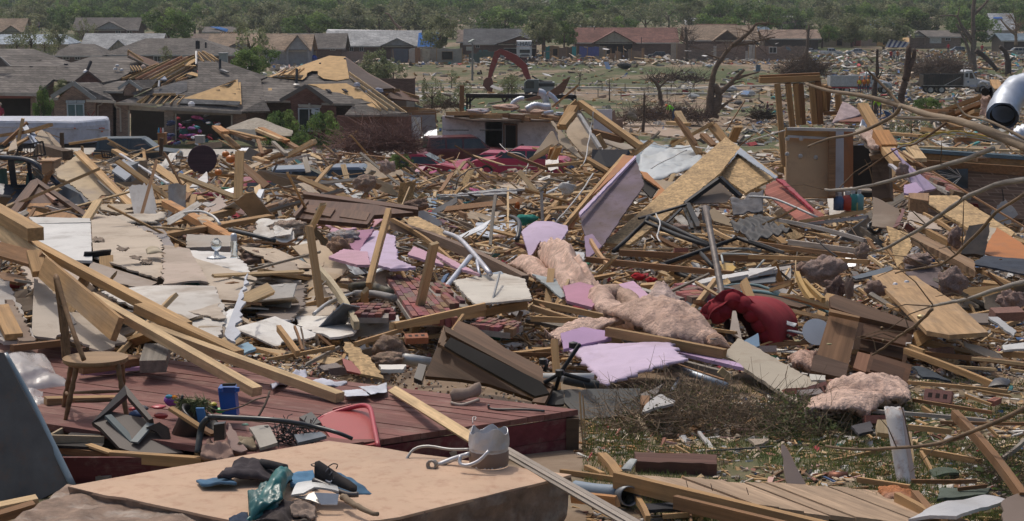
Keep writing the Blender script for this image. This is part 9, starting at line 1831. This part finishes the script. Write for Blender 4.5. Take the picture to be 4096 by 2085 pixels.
def batt(f,q,lb,amp=.05,fr_=4,th=.09,dome=.08,col=WL,n=44,**k):fr(f);clt('insulation_batt',q,None,INSUL,col,amp,fr_,th,n,n,lb=lb,cat='insulation',dome=dome,jag=.01,**k)
batt('b3',xyd(26,77,25,44,79,24.6,76,104,20.5,44,105,20.5),'large ribbed pink insulation roll sliding down the centre',.05,4,.1,.35,fold=2.5)
batt('b3',xyd(6,85,24,29,83,24,42,98,21.5,24,96,22),'thin pale insulation tail left of the large roll',.04,4,.06,.15)
def roll():
 fr('b3');r=emp('insulation_batt',P(900,1200,17.2),'folded loop of pink insulation with open hollow, centre','insulation');b=MB();W=crom([P(x,y,d)for x,y,d in((740,1080,17.9),(790,1190,17.4),(890,1250,17.1),(1060,1270,16.8),(1260,1300,16.6),(1400,1330,16.4))],9)
 b.tube(W,[.13+.03*fbm(w*4)for w in W],18);b.v=[tuple(Vec(v)+Vec((fbm(Vec(v)*9),fbm(Vec(v)*9+Vec((5,0,0))),fbm(Vec(v)*9+Vec((0,5,0)))))*.035)for v in b.v];b.obj('fold',INSUL,r,WL,True)
 b=MB();W=crom([P(x,y,d)for x,y,d in((745,1110,17.9),(800,1085,18.0),(870,1090,18.1),(960,1140,17.9),(1060,1215,17.4))],9);b.tube(W,[.10+.03*fbm(w*4)for w in W],18);b.v=[tuple(Vec(v)+Vec((fbm(Vec(v)*9),0,fbm(Vec(v)*9+Vec((0,5,0)))))*.03)for v in b.v];b.obj('fold',INSUL,r,(.58,.42,.33),True)
 sh('hollow',xy(80,112,88,112,100,120,96,124,83,120),(18,17.6),.02,INSUL,(.30,.17,.12),pa=r)  # dark wool sheet puts the shade of the hollow into colour
roll()
batt('b3',xyd(115,109,17.6,126,108,17.6,147,132,16.2,100,134,16.0),'big puffy pink insulation mound with grey backing',.07,5,.1,.22,(.60,.47,.42))
batt('c3',xyd(64,-2,16.2,118,-3,16.3,142,21,15.0,100,15,15.1),'long pink insulation roll lying behind the brown beam',.05,5,.1,.2,(.64,.46,.37))
batt('c3',xyd(30,14,15.6,48,5,16.2,79,4,16.0,38,18,15.4),'pink insulation strip left of the folded loop',.03,6,.06,.05)
batt('c3',xyd(129,16,15.0,140,16,15,145,22,14.8,131,20,14.8),'small orange pink insulation end by the pole foot',.02,9,.05,.08,(.64,.42,.30),14)
batt('c4',xyd(48,46,14,100,46,14,102,54,13.2,50,54,13.1),'upper pink insulation batt lying flat below the desk',.05,4,.09,.13)
batt('c4',xyd(38,54,13.3,96,53,13.5,76,62,12.7,35,61,12.7),'lower pink insulation batt lying flat on the brush edge',.04,4,.09,.1)
batt('c4',xyd(24,28,15.7,42,24,15.9,40,34,15.2,27,32,15.3),'small pink batt between the sofa and the desk',.03,8,.06,.07,(.62,.42,.34),16)
batt('c4',xyd(80,111,10.7,101,112,10.7,106,117,10.4,85,118,10.4),'rust orange insulation heap at the foot of the white post',.02,12,.04,.05,(.46,.20,.10),18)
for f,x,y,wz,hz,dd,c in(('b2',290,590,260,130,23,(.62,.50,.40)),('b2',130,600,260,130,23.4,(.52,.38,.28)),('b2',30,820,240,120,20.5,(.52,.37,.29)),('b2',680,720,180,130,20.8,(.58,.38,.26)),('b2',700,650,220,90,21,(.62,.6,.6)),('b2',870,250,160,110,37,(.48,.36,.28)),('b2',1030,130,110,100,46,(.5,.38,.33)),('b2',1250,410,160,90,25,(.34,.24,.18)),('c2',880,220,190,160,14.4,(.60,.43,.31)),('c2',870,300,200,90,14.2,(.62,.46,.34)),('b4',560,900,270,210,20.2,(.60,.46,.40)),('b4',650,1040,150,160,19.6,(.28,.2,.18)),('b4',750,1040,60,180,19.4,(.58,.45,.38)),('b4',395,890,120,90,20.6,(.55,.38,.3)),('b4',850,770,100,130,23,(.55,.43,.36)),('b4',940,1040,160,110,18.6,(.58,.42,.36)),('b4',1280,820,200,90,20.2,(.55,.43,.38)),('b4',1520,990,190,190,19,(.50,.38,.34)),('b4',1550,660,110,150,22.4,(.42,.31,.28)),('b4',1960,1130,180,150,17.2,(.56,.40,.35)),('b4',520,1160,90,60,18.4,(.56,.42,.35)),('b4',1150,150,80,100,28.4,(.55,.42,.38)),('c2',30,330,120,70,13.9,(.52,.38,.3))):
 fr(f);o=mob('insulation_wad',fluff(int(x),1,4,.5,1.7),INSUL,None,c,cat='insulation');lab(*full(x,y),['large' if wz>170 else 'small','tall' if hz>wz else 'wide','dirty' if c[0]<.45 else 'pale'],'wool tuft','tufts of pink insulation wool',o);k=1/CUR[2]/S(dd);o.location=P(x,y,dd);o.scale=(wz*k/2,wz*k/2.4,hz*k/2)
BM=newmesh('brick');BM.from_pydata([tuple(v)for v in boxv((0,0,0),(1,1,1))],[],BOXF);BM.update();BM.materials.append(BRICK1)
def bslab(f,o_,ex,ey,nx,ny,d3,lb,missing=.0,col=(.27,.12,.095)):
 ""
 fr(f);O,X,Y=P(*o_),P(*ex),P(*ey);e1,e2=(X-O)/nx,(Y-O)/ny;n=e1.cross(e2).normalized();n=n if n.z>0 else-n;r=emp('fallen_brickwork',O,lb,'brickwork')
 L1,L2=e1.length,e2.length;M=Mtx((e1.normalized(),n.cross(e1).normalized(),n)).transposed()
 c=O+(X-O)/2+(Y-O)/2;q=MB().box(c-n*.03,((X-O).length*.98,(Y-O).length*.98,.05),M).obj('mortar_bed',MORTAR,r)
 for j in rng(ny):
  for i in rng(nx):
   if RND.random()<missing:continue
   o=mob('brick',BM,None,r,tuple(x*uni(.7,1.25)for x in col));p=O+e1*(i+.5+(.5 if j%2 else 0)*.98)+e2*(j+.5)+n*uni(-.006,.008)
   if i==nx-1 and j%2:p=p-e1*.25
   o.matrix_basis=Mtx.Translation(p)@M.to_4x4()@Mtx.Diagonal((L1*(.93 if not(i==nx-1 and j%2)else.45),L2*.84,d3,1))
bslab('b2',(1005,960,19.6),(1215,1275,16.2),(1290,975,19.5),9,7,.09,'long fallen strip of red brickwork with thick mortar ridges, centre')
bslab('b2',(1330,1010,18.4),(1500,1180,17),(1450,1000,18.6),5,4,.07,'broken brickwork patch right of the long brick strip',.2)
bslab('b2',(750,1170,16.9),(1040,1170,16.9),(790,1255,15.9),6,5,.06,'shade coloured red brick patch in the hollow behind the deck',.1,(.20,.08,.065))  # shade of the hollow is put into the darker brick colour
bslab('c2',(1385,100,15.4),(1655,130,15.3),(1440,50,15.9),9,3,.07,'small brick shelf behind the open cabinet',.1)
bslab('b3',(1270,1060,20.4),(1480,1130,19.4),(1400,1000,21.2),5,4,.07,'scattered brick patch right of the pink foam panels',.35)
bslab('c4',(495,470,14.2),(640,455,14.2),(510,445,14.5),8,1,.06,'row of bricks stuck together under the desk',0,(.36,.17,.13))
bslab('b4',(1290,190,29),(1560,340,27.5),(1330,180,29.4),9,2,.1,'stepped brick edge leaning by the strand board slab',.1,(.27,.15,.11))
def lbrick(f,x,y,d,yaw,lb,col=(.34,.13,.09),holes=0,k=1.):
 fr(f);r=emp('brick',P(x,y,d),lb,'brick');o=mob('block',BM,None,r,col);M=Mtx.Rotation(yaw,3,'Z')@Mtx.Rotation(uni(-.4,.4)if holes<2 else 1.1,3,'X');o.matrix_basis=Mtx.Translation(P(x,y,d))@M.to_4x4()@Mtx.Diagonal((.2*k,.09*k,.06*k,1))
 for i in rng(3 if holes else 0):q=mob('core_hole',BM,None,r,(.05,.03,.025));q.matrix_basis=Mtx.Translation(P(x,y,d)+M@Vec(((i-1)*.055*k,0,0)))@M.to_4x4()@Mtx.Diagonal((.03*k,.035*k,.0615*k,1))
for t in(('b3',1355,752,25,.1,'whole red brick lying on the doubled brown beam'),('c4',1190,530,13.7,-.5,'cored brick on the grass right of the batts',(.36,.18,.15),2,1.1),('c4',1540,560,13.4,.9,'small brick near the right edge of the grass',(.35,.14,.10),1,.7),('c4',430,490,13.9,.8,'cored brick tipped under the desk foot',(.36,.2,.17),2,1.1),('c4',300,505,13.9,.2,'broken red brick below the muddy beige board',(.36,.16,.11),0,1.1),('c4',385,520,13.7,.3,'grey mortar covered brick beside the broken red one',(.26,.23,.22)),('c4',100,235,15.9,.1,'pale brick chunk at the foot of the sofa',(.42,.36,.33)),('c4',805,672,12.7,.1,'red brick left of the white post top',(.33,.13,.10)),('b4',1930,1230,16.4,.2,'brown brick at the right edge below the pink lump',(.26,.14,.11),0,1.5),('c4',1210,245,15.4,.4,'dark brick beside the light door foot',(.2,.12,.10)),('c2',1045,165,14.9,.2,'orange cored brick under the long pine beam',(.38,.15,.08),1),('c2',560,370,14,.3,'grey brown brick lump at the back of the deck',(.22,.16,.14)),('c2',500,360,14,.8,'second rubble lump at the back of the deck',(.28,.24,.22)),('c1',1200,440,13.6,.4,'dark clinker brick behind the blue white cloth',(.2,.13,.11))):lbrick(*t)
fr('c2');sh('strand_board',xy(59,20,63,20,76,30,84,43,69,40,60,26),(14.3,13.5),.02,OSB,(.5,.5,.5),.015,lb='splintered strand board strip standing behind the deck');sh('red_shard',xy(58,30,64,32,70,40,61,38),(13.8,13.6),.02,PNT,(.35,.08,.07),.01,lb='red painted shard behind the deck');sh('plaster_piece',xy(81,35,98,35,96,38,82,38),(14,13.8),.03,DRY,'white',.01,lb='broken white plaster lip under the peach wool',cat='plaster')
fr('c2');MB().lathe([(.001,0),(.05,0),(.05,.22),(.04,.26),(.001,.27)],P(1135,320,14.3),14,Mtx.Rotation(-1.4,3,'Y')).obj('canister',MTL,None,(.5,.5,.48),True,lb='white canister lying left of the open cabinet',cat='canister');sh('black_box',xy(106,35,111,36,108,46,103,44),(13.9,13.7),.05,PLS,(.02,.02,.025),lb='black box leaning left of the open cabinet')
fr('c3');e=bars('c3',[xyd(50,20,13.4,38,38,13.5,34,51,13.5),xyd(28,44,13.4,38,38,13.5,56,43,13.3),xyd(30,30,13.8,28,37,13.8)],.017,'stand','black cross shaped stand with knobs left of the foam sheet','stand')
for q in((460,205,13.5),(272,308,13.7),(375,378,13.4)):MB().lathe([(.001,-.03),(.035,-.02),(.035,.02),(.001,.03)],P(*q),12).obj('knob',PLS,e,(.03,.03,.03))
pipe('white_pipe',xyd(27,41,13.9,59,41,13.9),.038,PLS,(.5,.5,.48),lb='white plastic pipe behind the black cross stand',n=12);pipe('grey_tube',xyd(40,42,13.6,50,44,13.6,62,46,13.6),.04,PNT,(.05,.055,.055),lb='dark muddy tube below the white plastic pipe',n=12)
pipe('metal_rail',xyd(102,32,14.3,142,46,13.7),.03,MTL,(.42,.46,.5),lb='shiny metal rail under the right side of the foam sheet');pipe('metal_rail',xyd(112,42,14,106,54,13.5),.02,MTL,(.25,.27,.3),lb='short metal prop in the shade under the foam sheet',cat='prop')
def whitepost():
 fr('c4');r=emp('post',P(990,1120,11),'broken white hollow post leaning upright on the grass','post');b=MB();n=20
 for t in rng(9):
  c=P(905+t*11.5,600+t*66,11.3-.035*t)
  for i in rng(n):a=6.283*i/n;R=.047*(1+.03*fbm(Vec((math.cos(a),math.sin(a),t))));b.v.append((c.x+R*math.cos(a),c.y+R*math.sin(a),c.z+(.02*fbm(Vec((math.cos(a)*2,math.sin(a)*2,9)))if t==0 else 0)))
 for t in rng(8):
  for i in rng(n):b.f.append((t*n+i,t*n+(i+1)%n,(t+1)*n+(i+1)%n,(t+1)*n+i))
 o=b.obj('shaft',mat('chipped_white_paint',col=(.62,.60,.58),var=.1,sc=(3,3,3),dirt=.95,dcol=(.30,.17,.12),dsc=11,bu=.2),r,None,True);s=o.modifiers.new('t','SOLIDIFY');s.thickness=.012
 MB().bar(P(955,600,11.28),P(1040,1110,10.98),.03,.02).obj('split_edge',PNT,r,(.4,.33,.3))
whitepost()
fr('c3');pipe('grey_pipe',xyd(47,110,10.6,60,112,10.5,74,113,10.4),.045,PNT,(.26,.33,.40),lb='pale blue pipe lying beside the slab',n=14)
def pipeend():
 fr('c3');r=emp('pipe',P(820,1155,10.3),'short grey pipe end with dark open mouth beside the slab','pipe');b=MB();b.tube([P(740,1140,10.5),P(815,1155,10.25)],.062,20,False);o=b.obj('wall',MTL,r,(.2,.21,.22),True);s=o.modifiers.new('t','SOLIDIFY');s.thickness=.008;MB().tube([P(745,1142,10.52),P(748,1143,10.5)],.052,16).obj('inside',DARK,r)
pipeend()
fr('c4');pipe('rusty_pipe',xyd(50,104,11.2,62,104,11.2),.042,MTL,(.20,.09,.06),lb='short rusty brown cylinder on the grass behind the raft',cat='cylinder',n=14);toy('ball',(2996+815/1.57-100)*1.84,(1250+1128/1.57-1500)*1.84,10.7,64,60,(.25,.3,.36),'small grey blue ball by the rust insulation','fluff',PNT,2)
toy('rag',(2996+205/1.57-100)*1.84,(1250+1055/1.57-1500)*1.84,10.9,90,66,(.5,.36,.33),'pink white crumpled cloth behind the raft','fluff',CLO,6)
def raft():
 fr('c3');r=emp('plank_raft',P(1400,1150,10),'raft of weathered tan planks nailed side by side lying on the ground','raft');N=13
 B0,B1=P(745,1012,10.75),P(2300,1110,10.75);F0,F1=P(770,1045,10.3),P(3050,1430,9.1)
 B0,B1,F0,F1=[Vec(p)for p in(P(750,1015,10.7),P(2450,1120,10.7),P(1150,1155,10.15),P(3250,1420,9.3))]
 for i in rng(N):
  t0,t1=i/N,(i+.95)/N;q=[F0.lerp(F1,t0),F0.lerp(F1,t1),B0.lerp(B1,t1),B0.lerp(B1,t0)];dz=Vec((0,0,uni(-.008,.01)));c=uni(.8,1.15)
  v=[p+dz for p in q];v+=[p-Vec((0,0,.028))for p in v];o=vf('plank',v,[(0,1,2,3),(7,6,5,4),(0,4,5,1),(1,5,6,2),(2,6,7,3),(3,7,4,0)],WOOD,None,(.42*c,.30*c,.20*c));dv=(q[3]-q[0]);al=math.atan2(dv.y,dv.x);o.data.transform(Mtx.Rotation(-al,4,'Z'));o.rotation_euler[2]=al;setpar(o,r)
 beam('side_rail',P(725,1050,10.4),P(2250,1420,9.25),.05,.1,0,TAN,pa=r);beam('side_rail',P(1100,1190,10.0),P(2250,1470,9.1),.04,.08,0,BRN,pa=r)
 for x,y in((1180,1100),(1335,1120),(1560,1145)):MB().bar(P(x,y,10.1),P(x-12,y-45,10.1),.008,.004).obj('nail',BARK,r,(.1,.06,.04))
raft()
brush('c3',520,500,1727,870,13.0,2600,.42,'large heap of dead brush with wilted leaves, lower right',(.27,.20,.135),.004,4200,.95,lcol=((.13,.14,.06),(.10,.12,.05),(.17,.15,.09),(.20,.15,.10)),ls=.014)
brush('c4',-60,560,640,860,12.8,900,.4,'right half of the brush heap, greener with wilted leaves',(.22,.165,.11),.004,4500,.9,lcol=((.12,.15,.055),(.09,.12,.045),(.15,.15,.07)),ls=.015,seed=14)
brush('c4',1480,900,1760,1130,10.9,200,.35,'small thorny twig tangle by the rough brown post',(.13,.09,.06),.003,100,.8,seed=15)
def grass():
 n=42000;U=NPR.uniform(2330,4200,n);Vv=NPR.uniform(1520,2120,n);ok=[]
 for i in rng(n):
  p=Pf(U[i],Vv[i],None,1.0);g=fbm(Vec((p.x*.9,p.y*.9,3)))+.5*fbm(Vec((p.x*3,p.y*3,1)))
  if g>-.05-.25*RND.random():ok.append(tuple(p))
 Q=np.array(ok);n=len(Q);h=NPR.uniform(.02,.06,n)[:,None];a=NPR.uniform(0,6.28,n);w=np.stack([np.cos(a),np.sin(a),np.zeros(n)],1)*.0035;l=NPR.normal(0,.5,(n,3));l[:,2]=1;l/=np.linalg.norm(l,axis=1)[:,None]
 V=np.stack([Q-w,Q+w,Q+l*h],1).reshape(-1,3);me=newmesh('grass');me.from_pydata(V.tolist(),[],np.arange(3*n).reshape(-1,3).tolist());me.update()
 c=np.array(((.10,.15,.04),(.15,.19,.06),(.22,.20,.10),(.07,.11,.03)))[NPR.integers(4,size=n)];at=me.attributes.new('Col','FLOAT_COLOR','POINT');kk=np.ones((3*n,4),dtype=np.float32);kk[:,:3]=np.repeat(c,3,0);at.data.foreach_set('color',kk.ravel());mob('grass',me,LEAF,kind='stuff',lb='short trampled grass in patches, lower right')
grass()
def branches():
 fr('a4');r=emp('tree_branch',P(2100,1130,12),'long bare branch reaching in from the right edge, thickest of them','branch');c1=(.27,.21,.15)
 limb(r,'limb',xyd(211,112,11,190,103,11.3,170,95,11.6,154,90,12,134,86,12.4,113,79,12.8,86,72,13.2,60,68,13.6,43,63,14),.034,.011,c1,n=9);limb(r,'side_shoot',xyd(113,79,12.8,106,70,12.9,96,60,13,88,52,13),.014,.007,(.24,.17,.11));limb(r,'side_shoot',xyd(113,80,12.7,109,86,12.8,93,95,13,77,101,13.2,60,104,13.4,44,110,13.5),.016,.009,c1)
 limb(r,'side_shoot',xyd(154,90,12,135,89,12.2,109,88,12.4),.008,.005,c1);limb(r,'side_shoot',xyd(210,106,11,195,98,11.2,178,90,11.4,162,86,11.6,153,73,11.7),.012,.006,c1);limb(r,'side_shoot',xyd(148,92,12,134,102,12.1,124,108,12.2,110,112,12.3,82,131,12.5),.009,.005,(.2,.13,.085));limb(r,'side_shoot',xyd(190,104,11.3,196,112,11.3,206,117,11.2),.006,.003,c1)
 for f,pts,r0,r1,l in(('b4',xyd(183,-1,11.5,156,9,12,130,16,12.4,105,23,12.8,80,29,13.2,57,30,13.5),.018,.010,'straight pale branch crossing before the brick wall'),('b4',xyd(211,22,11,185,26,11.4,159,38,11.8,133,56,12.2,108,71,12.6,90,78,12.9),.020,.010,'long pale branch slanting down left over the strand board slab'),('b4',xyd(206,33,11,185,47,11.3,165,69,11.6,145,85,11.9,125,89,12.2,110,92,12.4),.012,.006,'thin tan branch ending over the wooden trough'),('b4',xyd(211,98,10.6,188,104,10.8,165,111,11,148,115,11.2,135,117,11.4),.018,.008,'pale branch crossing the light wood door at its middle'),('c4',xyd(176,59,10.4,150,71,10.6,120,82,10.9,93,85,11.1,70,86,11.3,48,84,11.5),.016,.008,'lowest branch crossing in front of the white post'),('c4',xyd(115,-2,11.6,106,7,11.8,94,15,12,85,22,12.2,77,27,12.3),.012,.007,'forked branch tip hanging before the brown desk')):
  fr(f);e=emp('tree_branch',P(*pts[0]),l,'branch');limb(e,'limb',pts,r0,r1,(.33,.30,.26)if 'pale' in l else(.24,.17,.11),n=8,wob=.004)
  rr=random.Random(int(pts[0][0]));W=[P(*p)for p in pts]
  for i in rng(5 if r1>.0055 else 2):k=rr.randrange(1,len(W)-1);v=Vec((rr.gauss(-.6,.5),rr.gauss(0,.3),rr.gauss(.1,.6))).normalized()*rr.uniform(.12,.4);q=W[k].lerp(W[k+1],rr.random());b=MB();b.tube([q,q+v*.5+Vec((0,0,.03)),q+v],[.005,.004,.002],5,False);b.obj('twig',BARK,e,(.2,.14,.09))
branches()
fr('b4');clt('wire_mesh',xyd(-15,54,27.5,6,48,28,33,60,26,2,69,25.5),None,PNT,(.05,.05,.05),.045,2.5,.02,30,22,fold=5,lb='crumpled black wire mesh right of the chair frames');clt('grey_cloth',xyd(-14,38,29.5,11,30,30,10,46,28.5,-12,47,28.5),None,CLO,(.13,.13,.14),.12,2.5,.02,18,18,lb='dark grey cloth draped left of the tilted brick face')
pipe('white_strip',xyd(0,35,28,16,36,27.8,30,41,27.5,52,51,27),.02,PLS,(.4,.4,.4),lb='whitish flexible strip arching over the black mesh');pipe('black_ring',xyd(90,56,25.6,94,54,25.6,99,56,25.6,98,60,25.5,94,62,25.5,90,59,25.5,90,56,25.6),.03,PLS,(.02,.02,.022),lb='round black plastic ring in the right tangle')
fr('b3')
for x,y,w,h,d,c,l in((1040,950,110,60,23.6,(.45,.02,.03),'bright red cloth left of the leaning pipe'),(1130,975,80,50,23.4,(.42,.02,.03),'second red cloth piece beside it'),(1345,580,110,60,27.4,(.36,.25,.2),'rounded pinkish pot lid under the chair frame'),(200,520,150,90,31,(.03,.22,.18),'teal green sheet behind the steel channel post'),(130,420,40,60,30,(.45,.12,.03),'orange scrap left of the teal sheet'),(500,290,120,110,34,(.62,.6,.56),'white net cloth hanging in the middle distance')):
 o=mob('rag',fluff(int(x),.6,3,.5,1.3),CLO,None,c,lb=l,cat='cloth');k=1/CUR[2]/S(d);o.location=P(x,y,d);o.scale=(w*k/2,w*k/3,h*k/1.4)
fr('c4');MB().lathe([(.001,0),(.08,.004),(.13,.02),(.135,.024),(.001,.026)],P(422,128,16.2),26,Mtx.Rotation(1.0,3,'X')).obj('plate',PNT,None,(.5,.55,.6),False,lb='white round patterned plate between sofa and desk',cat='plate')
fr('c1');clt('flag_cloth',xyd(93,46,13.2,117,42,13.6,108,49,13.0,83,53,12.6),None,CLO,(.55,.57,.66),.03,4,.01,16,10,lb='blue and white cloth lying at the back of the deck, left');clt('flag_cloth',xyd(99,44,13.3,116,43,13.5,111,46,13.2,103,46,13.2),None,CLO,(.08,.10,.25),.03,4,.012,12,8,k=1,lb='navy patch folded on the blue and white cloth');clt('blue_packet',xyd(94,47,13.3,105,40,13.7,105,42,13.6,96,48,13.2),None,PLS,(.04,.2,.42),.02,6,.01,12,8,lb='blue plastic packet behind the blue and white cloth')
m=bpy.data.materials.new('haze');m.use_nodes=True;N=m.node_tree.nodes;N.remove(N['Principled BSDF']);v=N.new('ShaderNodeVolumePrincipled');v.inputs[0].default_value=(.86,.9,.95,1);v.inputs['Density'].default_value=.0002;m.node_tree.links.new(v.outputs[0],N['Material Output'].inputs['Volume'])
MB().box((0,2650,-6),(6000,5380,30)).obj('haze',m,None,kind='stuff',lb='thin summer haze over the far houses and trees')
